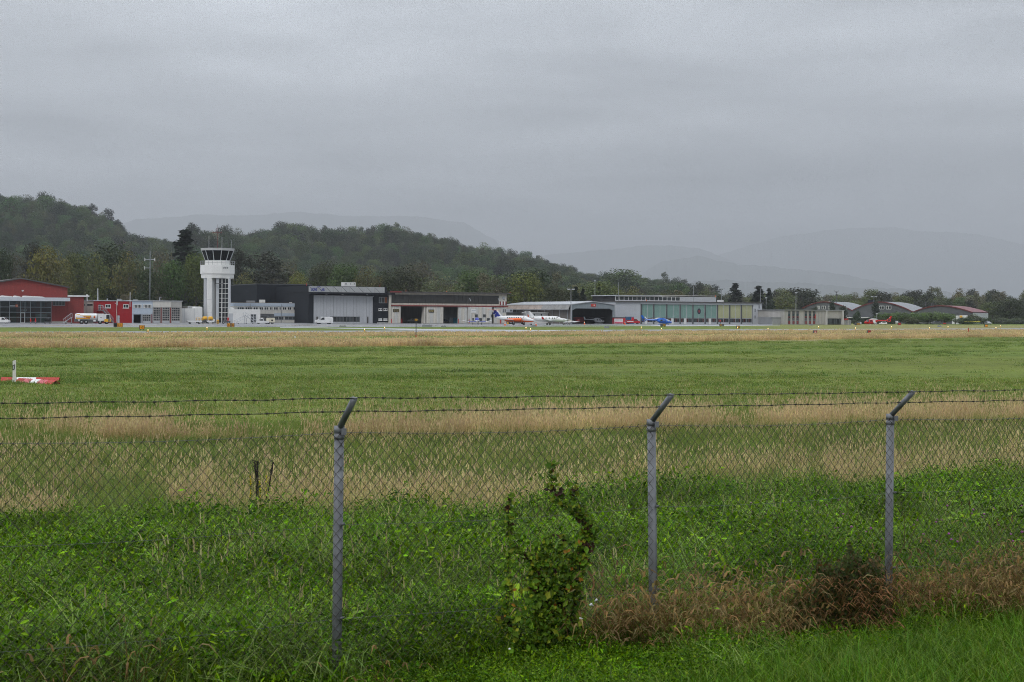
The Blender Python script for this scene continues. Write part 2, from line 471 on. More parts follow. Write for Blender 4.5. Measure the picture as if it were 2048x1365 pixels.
def build_ground():
    rad = np.concatenate([[0.0], np.geomspace(0.6, 20800, 420)])
    ang = np.concatenate([np.linspace(-180, -40, 36, endpoint=False), np.linspace(-40, 40, 280, endpoint=False), np.linspace(40, 180, 36, endpoint=False)])
    th = np.radians(ang)
    RR, TT = np.meshgrid(rad, th, indexing='ij')
    X = RR*np.sin(TT); Y = RR*np.cos(TT)
    Z = ground_z(X, Y)
    nr, na = RR.shape
    co = np.stack([X, Y, Z], -1).reshape(-1, 3)
    i = np.arange(nr-1)[:, None]*na; j = np.arange(na)[None, :]; j2 = (j+1) % na
    faces = np.stack([i+j, i+j2, i+na+j2, i+na+j], -1).reshape(-1, 4)
    me = bpy.data.meshes.new("ground")
    me.from_pydata(co.tolist(), [], faces.tolist())
    rng = np.random.default_rng(5)
    x, y = co[:, 0], co[:, 1]
    a = np.where(y > 1, x/np.maximum(y, 1), np.sign(x)*2); d = np.where(y > 1, y, 0.0)
    wob = 1 + 0.03*np.sin(x*0.35) + 0.02*np.sin(x*0.11+1) + 0.015*np.sin(x*1.1+y*0.3)
    def inband(n, f, soft=0.12):
        n, f = n(a)*wob, f(a)*wob; L = np.maximum(f-n, 0.5)
        return smooth((d-n)/(soft*L)+0.5) * (1-smooth((d-f)/(soft*2*L)+0.5))
    dry = np.maximum.reduce([0.45*inband(D1n, D1f, 0.5), 0.5*inband(D2n, D2f, 0.5), 0.9*inband(D3n, D3f), 0.8*inband(D4n, D4f)])
    east = smooth((a-0.12)/0.15) * smooth((d-215)/40) * (1-smooth((d-420)/60)) * 0.55
    dry = np.maximum(dry, east)
    weeds = (d < 24) * (1-smooth((d-D1n(a)+1.0)/2.0))
    green = np.array([0.150, 0.185, 0.036]); tan = np.array([0.34, 0.27, 0.135]); soil = np.array([0.028, 0.040, 0.010])
    c = green[None]*(1-dry[:, None]) + tan[None]*dry[:, None]
    c = c*(1-weeds[:, None]) + soil[None]*weeds[:, None]
    at_ = me.color_attributes.new("col", 'FLOAT_COLOR', 'POINT')
    at_.data.foreach_set("color", np.concatenate([c, np.ones((len(c), 1))], 1).astype(np.float32).ravel())
    m = bpy.data.materials.new("meadow_ground"); m.use_nodes = True
    N, L = m.node_tree.nodes, m.node_tree.links
    b = N["Principled BSDF"]; b.inputs["Roughness"].default_value = 0.9; _sock(b, "Specular IOR Level").default_value = 0.15
    A = N.new("ShaderNodeAttribute"); A.attribute_name = "col"
    G = N.new("ShaderNodeNewGeometry")
    def noise(s, det=5, rough=0.6, stretch=None):
        n = N.new("ShaderNodeTexNoise"); n.inputs["Scale"].default_value = s; n.inputs["Detail"].default_value = det; n.inputs["Roughness"].default_value = rough
        src = G.outputs["Position"]
        if stretch:
            mp = N.new("ShaderNodeMapping"); mp.inputs["Rotation"].default_value = (0,0,-R(30)); mp.inputs["Scale"].default_value = stretch
            L.new(src, mp.inputs[0]); src = mp.outputs[0]
        L.new(src, n.inputs["Vector"]); return n.outputs[0]
    def rng_(v, lo, hi, a0=0.3, a1=0.7):
        r = N.new("ShaderNodeMapRange"); r.inputs[1].default_value = a0; r.inputs[2].default_value = a1; r.inputs[3].default_value = lo; r.inputs[4].default_value = hi
        L.new(v, r.inputs[0]); return r.outputs[0]
    def mul(a, b_):
        n = N.new("ShaderNodeMath"); n.operation = 'MULTIPLY'; L.new(a, n.inputs[0]); L.new(b_, n.inputs[1]); return n.outputs[0]
    f = mul(rng_(noise(0.06, 6, 0.65, (0.5,1.6,1)), 0.70, 1.22), rng_(noise(0.9, 6, 0.75), 0.70, 1.26))
    f = mul(f, rng_(noise(7.0, 3, 0.7), 0.75, 1.25))
    vm = N.new("ShaderNodeVectorMath"); vm.operation = 'SCALE'; L.new(A.outputs["Color"], vm.inputs[0]); L.new(f, vm.inputs[3])
    mx = N.new("ShaderNodeMix"); mx.data_type = 'RGBA'; mx.blend_type = 'MULTIPLY'; 
    L.new(rng_(noise(0.035, 5, 0.6, (0.6,1.5,1)), 0.0, 1.0, 0.42, 0.64), mx.inputs[0])
    L.new(vm.outputs[0], mx.inputs[6]); mx.inputs[7].default_value = (0.80, 0.94, 0.84, 1)
    L.new(mx.outputs[2], b.inputs["Base Color"])
    bp = N.new("ShaderNodeBump"); bp.inputs["Strength"].default_value = 0.9; bp.inputs["Distance"].default_value = 0.12
    L.new(noise(3.5, 6, 0.75), bp.inputs["Height"]); L.new(bp.outputs[0], b.inputs["Normal"])
    me.materials.append(m)
    me.polygons.foreach_set("use_smooth", [True]*len(me.polygons))
    o = link("ground", me); tag(o, "green meadow of the airfield with dry grass belts", kind="structure")
build_ground()

def asphalt(name, col, rough=0.35, var=0.15, scale=0.08, wet=0.35):
    """tarmac, damp after rain: puddled patches are smoother"""
    m = bpy.data.materials.new(name); m.use_nodes = True
    N, L = m.node_tree.nodes, m.node_tree.links
    b = N["Principled BSDF"]; _sock(b, "Specular IOR Level").default_value = 0.5
    G = N.new("ShaderNodeNewGeometry")
    n1 = N.new("ShaderNodeTexNoise"); n1.inputs["Scale"].default_value = scale; n1.inputs["Detail"].default_value = 6
    L.new(G.outputs["Position"], n1.inputs["Vector"])
    n2 = N.new("ShaderNodeTexNoise"); n2.inputs["Scale"].default_value = 1.5; n2.inputs["Detail"].default_value = 5
    L.new(G.outputs["Position"], n2.inputs["Vector"])
    r = N.new("ShaderNodeMapRange"); r.inputs[1].default_value = 0.35; r.inputs[2].default_value = 0.65
    r.inputs[3].default_value = rough - wet*0.5; r.inputs[4].default_value = rough + wet*0.5
    L.new(n1.outputs[0], r.inputs[0]); L.new(r.outputs[0], b.inputs["Roughness"])
    r2 = N.new("ShaderNodeMapRange"); r2.inputs[1].default_value = 0.3; r2.inputs[2].default_value = 0.7
    r2.inputs[3].default_value = 1-var; r2.inputs[4].default_value = 1+var
    L.new(n2.outputs[0], r2.inputs[0])
    vm = N.new("ShaderNodeVectorMath"); vm.operation = 'SCALE'; vm.inputs[0].default_value = col
    L.new(r2.outputs[0], vm.inputs[3]); L.new(vm.outputs[0], b.inputs["Base Color"])
    return m
M_tar = asphalt("wet_tarmac", (0.17, 0.172, 0.18), rough=0.34)
M_rwy = asphalt("runway_asphalt", (0.21, 0.205, 0.21), rough=0.45, wet=0.2)
M_taxi = asphalt("wet_concrete_taxiway", (0.40, 0.40, 0.42), rough=0.3, wet=0.2)
M_mark = mat("runway_marking_white", (0.7,0.7,0.68), rough=0.6, var=0.2, scale=2)
M_markw = mat("taxi_marking_yellow", (0.6,0.42,0.05), rough=0.6, var=0.2, scale=2)

def sheet(name, top, bot, z, m, label):
    """flat strip on the ground between two rows of photo points"""
    B = MB(); n = len(top)
    vs = [ground(*p, z) for p in top] + [ground(*p, z) for p in bot]
    B._add(vs, [(i, i+1, n+i+1, n+i) for i in range(n-1)])
    o = B.build(name, m); tag(o, label, kind="structure"); return o
Xr = [-700, -300, 0, 512, 1024, 1536, 2048, 2400, 2800]
def lin(p, q, x): return p + (q-p)*x/2048.0
sheet("runway", [(x, lin(664.0, 657.0, x)) for x in Xr], [(x, lin(668.3, 660.0, x)) for x in Xr], 0.02, M_rwy, "asphalt runway crossing the airfield")
sheet("runway_edge_line", [(x, lin(667.4, 659.5, x)) for x in Xr], [(x, lin(667.75, 659.7, x)) for x in Xr], 0.026, M_mark, "white painted edge line of the runway")
sheet("taxiway", [(560,654.6),(640,655.6),(760,657.0),(860,658.4),(1000,659.8),(1120,660.6)], [(560,655.8),(640,656.9),(760,658.9),(850,661.6),(1000,663.8),(1120,663.2)], 0.032, M_taxi, "pale wet taxiway branching off the runway")
sheet("apron", [(-700,641),(-300,641),(0,641),(400,642),(800,643),(1200,644.6),(1545,646.5)],
      [(-700,656.0),(-300,655.6),(0,655.2),(400,654.8),(800,654.3),(1200,653.2),(1545,650.6)], 0.014, M_tar, "wet grey apron in front of the hangars")
sheet("apron_edge_strip", [(1230,650.2),(1330,650.4),(1440,650.2),(1560,650.0)], [(1230,651.7),(1330,653.0),(1440,652.6),(1560,651.2)], 0.022, M_taxi, "pale concrete strip at the edge of the apron")
sheet("grass_island", [(1075,650.4),(1180,650.2),(1315,650.3)], [(1075,650.9),(1180,651.6),(1300,651.3)], 0.026, mat("island_turf", (0.11,0.17,0.04), rough=0.9, var=0.25, scale=0.4), "narrow turf island on the apron")
for (x0, x1, y0, y1) in ((60,420,650.9,651.1),(520,960,650.6,650.8)):
    sheet("taxi_guide_line", [(x0,y0),(x1,y0-0.1)], [(x0,y1),(x1,y1-0.1)], 0.022, M_markw, "faded yellow guide line on the apron")

# ================================================================== hills
def prof(pts):
    xs, ys = [p[0] for p in pts], [p[1] for p in pts]
    return lambda x: np.interp(x, xs, ys)
HILL_Y = 1450.0
tree_top = prof([(-400,360),(-100,372),(0,384),(40,400),(80,402),(120,396),(160,408),(200,420),(235,434),(252,452),(300,460),(345,468),(375,466),(455,462),(500,458),(530,452),(570,444),(620,444),(680,454),(720,452),(800,448),(850,455),(900,468),(960,480),(1020,494),(1080,512),(1140,532),(1200,552),(1260,556),(1330,566),(1390,582),(1430,592),(1500,606),(1700,628)])
hill_top = lambda x: tree_top(x) + np.where((x > 372) & (x < 462), 4, np.interp(x, [-400, 300, 420, 620, 900, 1390, 1700], [56, 50, 50, 62, 50, 32, 4]))
a2x = lambda a: a*F + 1024
def hill_z(a, Y):
    zt = H + (HY + (a2x(a)-1024)*12/2048 - hill_top(a2x(a)))/F*HILL_Y
    zt = np.maximum(zt, 0.0)
    t = smooth((Y-800)/(HILL_Y-800)*0.97+0.02)
    back = np.clip((Y-HILL_Y)/700, 0, 1)
    return zt*t*(1-0.8*back*back) - 0.5
def build_hill():
    aa = np.linspace(-0.62, 0.24, 180); yy = np.concatenate([np.linspace(780, 1500, 40), np.linspace(1530, 2400, 14)])
    A, Y = np.meshgrid(aa, yy, indexing='ij'); Z = hill_z(A, Y) + 1.5*np.sin(A*160)*np.sin(Y*0.03)
    co = np.stack([A*Y, Y, Z], -1).reshape(-1,3); n, m_ = A.shape
    i = np.arange(n-1)[:,None]*m_; j = np.arange(m_-1)[None,:]
    fs = np.stack([i+j, i+m_+j, i+m_+j+1, i+j+1], -1).reshape(-1,4)
    me = bpy.data.meshes.new("hill"); me.from_pydata(co.tolist(), [], fs.tolist())
    me.materials.append(mat("hill_meadow", (0.085,0.088,0.034), rough=0.9, var=0.3, scale=0.02))
    me.polygons.foreach_set("use_smooth", [True]*len(me.polygons))
    tag(link("hill", me), "wooded hill rising behind the airfield buildings", kind="structure")
build_hill()

def far_hill(Y, pts, label, jag, seed, m, depth=0.3):
    """a distant ridge with a tree-ragged skyline, a real slope towards the viewer"""
    rng = np.random.default_rng(seed)
    xs = np.arange(pts[0][0], pts[-1][0], 3.0); P = prof(pts)
    top = P(xs)
    n1 = np.convolve(rng.normal(size=len(xs)+8), np.ones(3)/3, 'same')[4:-4]
    n2 = np.interp(xs, xs[::9], rng.normal(size=len(xs[::9])))
    top = top + jag*(n1*0.9 + n2*0.8)
    a = np.array([ray(x, y)[0] for x, y in zip(xs, top)]); z = np.array([max(H + ray(x, y)[1]*Y, -1) for x, y in zip(xs, top)])
    rows = [(1.0, 1.0), (0.985, 0.90), (0.95, 0.72), (0.90, 0.45), (1-depth*0.6, 0.2), (1-depth, 0.0)]
    co = []; 
    for k, (fy, fz) in enumerate(rows):
        zz = z*fz*(1 + (0.05*n2 if 0 < k < 5 else 0)) - (0.8 if k == 5 else 0)
        co.append(np.stack([a*Y*fy, np.full_like(a, Y*fy), zz], -1))
    co.append(np.stack([a*Y*1.06, np.full_like(a, Y*1.06), np.full_like(a, -0.8)], -1))
    co = [co[-1]] + co[:-1]
    n = len(xs); k = len(co); co = np.concatenate(co)
    fs = [(r*n+i, r*n+i+1, (r+1)*n+i+1, (r+1)*n+i) for r in range(k-1) for i in range(n-1)]
    me = bpy.data.meshes.new("far_hills"); me.from_pydata(co.tolist(), [], fs); me.materials.append(m)
    tag(link("far_hills", me), label, kind="structure")
M_wood = mat("far_forest", (0.035,0.05,0.03), rough=0.95, var=0.5, scale=0.006)
far_hill(9600, [(1290,640),(1340,580),(1390,562),(1460,562),(1600,566),(1700,575),(1780,577),(1850,579),(1950,592),(1985,602),(2100,612),(2300,640)], "low wooded ridge, nearest of the hazy far hills", 1.6, 1, M_wood)
far_hill(12800, [(1180,640),(1260,560),(1330,520),(1400,512),(1440,524),(1480,528),(1560,535),(1650,546),(1750,560),(1785,574),(1900,606),(2050,640)], "second hazy ridge behind the arched hangars", 1.5, 2, M_wood)
far_hill(16600, [(850,640),(960,560),(1060,515),(1150,505),(1220,500),(1280,492),(1340,490),(1400,498),(1460,520),(1560,560),(1700,640)], "faint domed hill in the haze above the green hangar", 0.8, 3, M_wood, 0.25)
far_hill(19300, [(1250,640),(1400,520),(1560,474),(1640,463),(1700,457),(1790,455),(1830,463),(1900,465),(1960,470),(2048,490),(2200,500),(2500,520)], "farthest long mountain ridge fading into cloud", 0.7, 4, M_wood, 0.25)
far_hill(17400, [(60,640),(180,470),(270,440),(400,431),(520,430),(590,424),(700,432),(830,433),(930,446),(990,480),(1100,640)], "pale mountain ridge behind the wooded hill", 0.9, 5, M_wood, 0.25)

# ================================================================== haze
def build_haze():
    B = MB().box(-21500, 21500, -21500, 21500, -7, 1300)
    o = bpy.data.objects.new("haze", None)
    m = bpy.data.materials.new("rain_haze"); m.use_nodes = True
    N, L = m.node_tree.nodes, m.node_tree.links
    N.remove(N["Principled BSDF"])
    pv = N.new("ShaderNodeVolumePrincipled")
    pv.inputs["Color"].default_value = (0.80, 0.835, 0.885, 1)
    pv.inputs["Density"].default_value = 0.00014
    pv.inputs["Anisotropy"].default_value = 0.1
    L.new(pv.outputs[0], N["Material Output"].inputs["Volume"])
    bpy.data.objects.remove(o)
    o = B.build("haze", m); tag(o, "grey rain haze over the valley", kind="stuff")
build_haze()
# ================================================================== plants: templates
class VB:
    """collects coloured blades and leaves"""
    def __init__(s, seed): s.v=[]; s.f=[]; s.c=[]; s.r=random.Random(seed)
    def tri_strip(s, pts, col):
        o = len(s.v); s.v += pts; s.c += [col]*len(pts); return o
    def blade(s, x, y, z, h, w, lean, az, col, seg=3, droop=0.3, face=None):
        r = s.r; ca, sa = math.cos(az), math.sin(az)
        fa = r.uniform(0, math.pi) if face is None else face
        px, py = math.cos(fa)*w/2, math.sin(fa)*w/2
        o = len(s.v)
        for k in range(seg):
            t = k/seg; d = lean*h*t**1.6; zz = h*(t - droop*t**3)
            q = 1 - 0.55*t
            s.v.append((x+ca*d-px*q, y+sa*d-py*q, z+zz)); s.v.append((x+ca*d+px*q, y+sa*d+py*q, z+zz))
        s.v.append((x+ca*lean*h, y+sa*lean*h, z+h*(1-droop)))
        s.c += [col]*(2*seg+1)
        for k in range(seg-1): s.f.append((o+2*k, o+2*k+1, o+2*k+3, o+2*k+2))
        s.f.append((o+2*seg-2, o+2*seg-1, o+2*seg))
        return (x+ca*lean*h, y+sa*lean*h, z+h*(1-droop))
    def leaf(s, p, n, size, col, asp=1.6):
        n = Vector(n).normalized(); r = s.r
        a = n.cross(Vector((r.gauss(0,1), r.gauss(0,1), r.gauss(0,1)))).normalized(); b = n.cross(a)
        p = Vector(p); L, W = size*asp/2, size/2; o = len(s.v)
        s.v += [tuple(p-a*L), tuple(p+b*W+n*W*0.25), tuple(p+a*L), tuple(p-b*W+n*W*0.25)]
        s.c += [col]*4; s.f.append((o, o+1, o+2, o+3))
    def mesh(s, name, m):
        me = bpy.data.meshes.new(name); me.from_pydata(s.v, [], s.f)
        at_ = me.color_attributes.new("col", 'FLOAT_COLOR', 'POINT')
        c = np.ones((len(s.v), 4), np.float32); c[:, :3] = np.array(s.c); at_.data.foreach_set("color", c.ravel())
        me.materials.append(m); me.update(); return me
def jit(r, c, k=0.2):
    f = r.uniform(1-k, 1+k)
    return (c[0]*f*r.uniform(1-k*0.4, 1+k*0.4), c[1]*f, c[2]*f*r.uniform(1-k*0.4, 1+k*0.4))

G_bright=(0.175,0.315,0.004); G_mid=(0.092,0.205,0.003); G_dark=(0.032,0.088,0.001); G_grey_sheen=(0.235,0.335,0.085)  # the grey-green is paled further to paint in the blades' whitish sheen
T_tan=(0.52,0.405,0.185); T_straw=(0.66,0.55,0.28); T_brown=(0.140,0.090,0.030); T_olive=(0.17,0.185,0.065)
ML_grass = leafmat("grass_blades", rough=0.55, spec=0.2, trans=0.25, hue=0.2, pscale=0.5, pvar=0.2)
ML_weed = leafmat("weed_leaves", rough=0.45, spec=0.12, trans=0.25, hue=0.2, pscale=0.9, pvar=0.3)
ML_dry = leafmat("dry_grass", rough=0.75, spec=0.1, trans=0.4, hue=0.15, pscale=0.25, pvar=0.2)
ML_hill = leafmat("hill_foliage_hazed", rough=0.6, spec=0.2, trans=0.15, hue=0.5, pscale=0.012, pvar=0.3, tint=(0.62,0.80,0.84), vrand=0.4)  # cool tint puts haze, wide vrand crown light and shade, into the leaf colour
ML_tree = leafmat("tree_foliage", rough=0.55, spec=0.25, trans=0.18, hue=0.5, pscale=0.03, pvar=0.22)

def t_weeds(seed, tall=1.0, leafy=140, blades=34, greyf=0.4):
    """a clump of fine meadow weeds: arching blades, small leaves at every height, a few pale flower heads"""
    B = VB(seed); r = B.r
    for _ in range(blades):
        a = r.uniform(0, 6.283); q = 0.2*math.sqrt(r.random()); c = G_grey_sheen if r.random() < greyf else (G_mid if r.random() < 0.6 else G_bright)
        B.blade(q*math.cos(a), q*math.sin(a), -0.02, r.uniform(0.14,0.42)*tall, r.uniform(0.003,0.008), r.uniform(0.2,1.0), r.uniform(0,6.283), jit(r,c,0.3), 4, r.uniform(0.2,0.75))
    for _ in range(leafy):
        a = r.uniform(0, 6.283); q = 0.24*math.sqrt(r.random()); z = r.uniform(0.02,0.25)*tall
        c = r.choice([G_bright, G_mid, G_mid, G_dark, G_dark])
        B.leaf((q*math.cos(a), q*math.sin(a), z), (r.gauss(0,0.9), r.gauss(0,0.9), 0.8), r.uniform(0.007,0.021), jit(r,c,0.4), r.uniform(1.3,3.2))
    for _ in range(2):
        a = r.uniform(0, 6.283); q = 0.18*math.sqrt(r.random()); x, y = q*math.cos(a), q*math.sin(a); h = r.uniform(0.2,0.36)*tall
        p = B.blade(x, y, 0, h, 0.004, 0.15, a, jit(r,G_mid), 2, 0.02)
        for _ in range(9): B.leaf((p[0]+r.gauss(0,0.02), p[1]+r.gauss(0,0.02), p[2]-r.uniform(0,0.08)), (r.gauss(0,0.8), r.gauss(0,0.8), 1), r.uniform(0.007,0.014), jit(r,(0.16,0.26,0.03),0.25), 1.3)
    return B
def t_mown(seed):
    B = VB(seed); r = B.r
    for _ in range(64):
        a = r.uniform(0, 6.283); q = 0.17*math.sqrt(r.random())
        B.blade(q*math.cos(a), q*math.sin(a), -0.01, r.uniform(0.07,0.25), r.uniform(0.004,0.0075), r.uniform(0.2,0.9), r.uniform(0,6.283), jit(r, r.choice([(0.090,0.20,0.006),(0.050,0.125,0.003),(0.14,0.22,0.02)]),0.25), 3, r.uniform(0.1,0.5))
    return B
def t_dry(seed, n=15, h0=0.4, h1=0.78, w=0.006, rad=0.16, green=0.25, seg=3):
    B = VB(seed); r = B.r
    for _ in range(n):
        a = r.uniform(0, 6.283); q = rad*math.sqrt(r.random()); h = r.uniform(h0,h1); c = jit(r, r.choice([T_tan,T_tan,T_straw,(0.50,0.345,0.19)]),0.18)
        az = r.uniform(0,6.283); x, y = q*math.cos(a), q*math.sin(a)
        p = B.blade(x, y, -0.02, h, w, r.uniform(0.05,0.35), az, c, seg, 0.06)
        hh = r.uniform(0.07,0.13)                     # seed head
        B.blade(p[0], p[1], p[2]-hh*0.7, hh, w*2.6, 0.3, az, jit(r, T_straw if r.random()<0.4 else (0.58,0.43,0.26),0.15), 2, 0.1)
    for _ in range(int(n*1.2)):
        a = r.uniform(0, 6.283); q = rad*1.1*math.sqrt(r.random()); g = r.random() < green
        B.blade(q*math.cos(a), q*math.sin(a), -0.02, r.uniform(0.12,0.36)*(h1/0.78), w*1.3, r.uniform(0.2,0.9), r.uniform(0,6.283), jit(r, (0.13,0.19,0.035) if g else T_tan, 0.2), seg, r.uniform(0.1,0.5))
    return B
def t_short(seed, n=44, rad=0.34, h0=0.06, h1=0.18, w=0.012):
    B = VB(seed); r = B.r
    for _ in range(n):
        a = r.uniform(0, 6.283); q = rad*math.sqrt(r.random()); u = r.random()
        c = (0.165,0.235,0.036) if u < 0.55 else ((0.11,0.185,0.034) if u < 0.8 else (0.30,0.28,0.10))
        B.blade(q*math.cos(a), q*math.sin(a), -0.02, r.uniform(h0,h1), w*r.uniform(0.7,1.3), r.uniform(0.3,1.2), r.uniform(0,6.283), jit(r,c,0.18), 2, r.uniform(0.1,0.5))
    return B
def t_fescue(seed):
    B = VB(seed); r = B.r
    for _ in range(13):
        a = r.uniform(0, 6.283); q = 0.13*math.sqrt(r.random()); h = r.uniform(0.22,0.62); az = r.uniform(0,6.283); c = jit(r, T_brown if r.random()<0.7 else T_tan, 0.25)
        p = B.blade(q*math.cos(a), q*math.sin(a), -0.02, h, 0.006, r.uniform(0.3,1.0), az, c, 4, r.uniform(0.15,0.5))
        B.blade(p[0], p[1], p[2], 0.10, 0.016, 1.2, az, jit(r,(0.27,0.19,0.078),0.4), 3, 1.3)
    for _ in range(20):
        a = r.uniform(0, 6.283); q = 0.14*math.sqrt(r.random())
        B.blade(q*math.cos(a), q*math.sin(a), -0.02, r.uniform(0.1,0.3), 0.007, r.uniform(0.3,1.0), r.uniform(0,6.283), jit(r,G_dark,0.3), 3, 0.4)
    return B

def scatter(name, label, pts, variants, rng, smin, smax, tilt=0.12, idx=None, s=None, zs=None):
    """one 'stuff' object: a point per tuft, tufts placed by geometry nodes from the variants' meshes"""
    n = len(pts)
    me = bpy.data.meshes.new(name); me.from_pydata([tuple(p) for p in pts], [], [])
    def attr(nm, typ, data):
        a = me.attributes.new(nm, typ, 'POINT')
        a.data.foreach_set("vector" if typ == 'FLOAT_VECTOR' else "value", np.asarray(data).ravel())
    rot = np.stack([rng.normal(0, tilt, n), rng.normal(0, tilt, n), rng.uniform(0, 6.283, n)], -1).astype(np.float32)
    s = rng.uniform(smin, smax, n) * (1.0 if s is None else s)
    scl = np.stack([s, s, s*(rng.uniform(0.85,1.15,n) if zs is None else zs)], -1).astype(np.float32)
    attr("rot", 'FLOAT_VECTOR', rot); attr("scl", 'FLOAT_VECTOR', scl); attr("idx", 'INT', (rng.integers(0, len(variants), n) if idx is None else idx).astype(np.int32))
    o = link(name, me); tag(o, label, kind="stuff")
    vc = bpy.data.collections.new(name + "_forms")
    for i, vm in enumerate(variants):
        vo = bpy.data.objects.new("%s_form_%02d" % (name, i), vm); vc.objects.link(vo)
    ng = bpy.data.node_groups.new(name + "_scatter", 'GeometryNodeTree')
    ng.interface.new_socket("Geometry", in_out='INPUT', socket_type='NodeSocketGeometry')
    ng.interface.new_socket("Geometry", in_out='OUTPUT', socket_type='NodeSocketGeometry')
    N, L = ng.nodes, ng.links
    gi, go = N.new("NodeGroupInput"), N.new("NodeGroupOutput")
    ci = N.new("GeometryNodeCollectionInfo"); ci.inputs["Collection"].default_value = vc
    ci.inputs["Separate Children"].default_value = True; ci.inputs["Reset Children"].default_value = True
    ip = N.new("GeometryNodeInstanceOnPoints"); ip.inputs["Pick Instance"].default_value = True
    def na(nm, dt):
        a = N.new("GeometryNodeInputNamedAttribute"); a.data_type = dt; a.inputs[0].default_value = nm; return a.outputs[0]
    L.new(gi.outputs[0], ip.inputs["Points"]); L.new(ci.outputs[0], ip.inputs["Instance"])
    L.new(na("idx", 'INT'), ip.inputs["Instance Index"]); L.new(na("scl", 'FLOAT_VECTOR'), ip.inputs["Scale"])
    er = N.new("FunctionNodeEulerToRotation"); L.new(na("rot", 'FLOAT_VECTOR'), er.inputs[0]); L.new(er.outputs[0], ip.inputs["Rotation"])
    L.new(ip.outputs[0], go.inputs[0])
    md = o.modifiers.new("scatter", 'NODES'); md.node_group = ng
    return o
def region(rng, n, d0, d1, a0=-0.46, a1=0.46):
    """random points between distance functions of the bearing, even over the ground"""
    a = rng.uniform(a0, a1, n)
    f0 = d0(a) if callable(d0) else np.full(n, d0); f1 = d1(a) if callable(d1) else np.full(n, d1)
    d = np.sqrt(f0**2 + (f1**2 - f0**2)*rng.random(n))
    return a*d, d
def lift(x, y, dz=0.0): return np.stack([x, y, ground_z(x, y)+dz], -1)
def keep(x, y, mask): return x[mask], y[mask]
def patch(x, y, s, seed):
    """smooth pseudo noise in 0..1 for clumping"""
    r = np.random.default_rng(seed); v = 0
    for k in range(5):
        kx, ky, ph = r.normal(0, s), r.normal(0, s), r.uniform(0, 6.28); v = v + np.sin(kx*x+ky*y+ph)
    return 0.5 + v/7.0

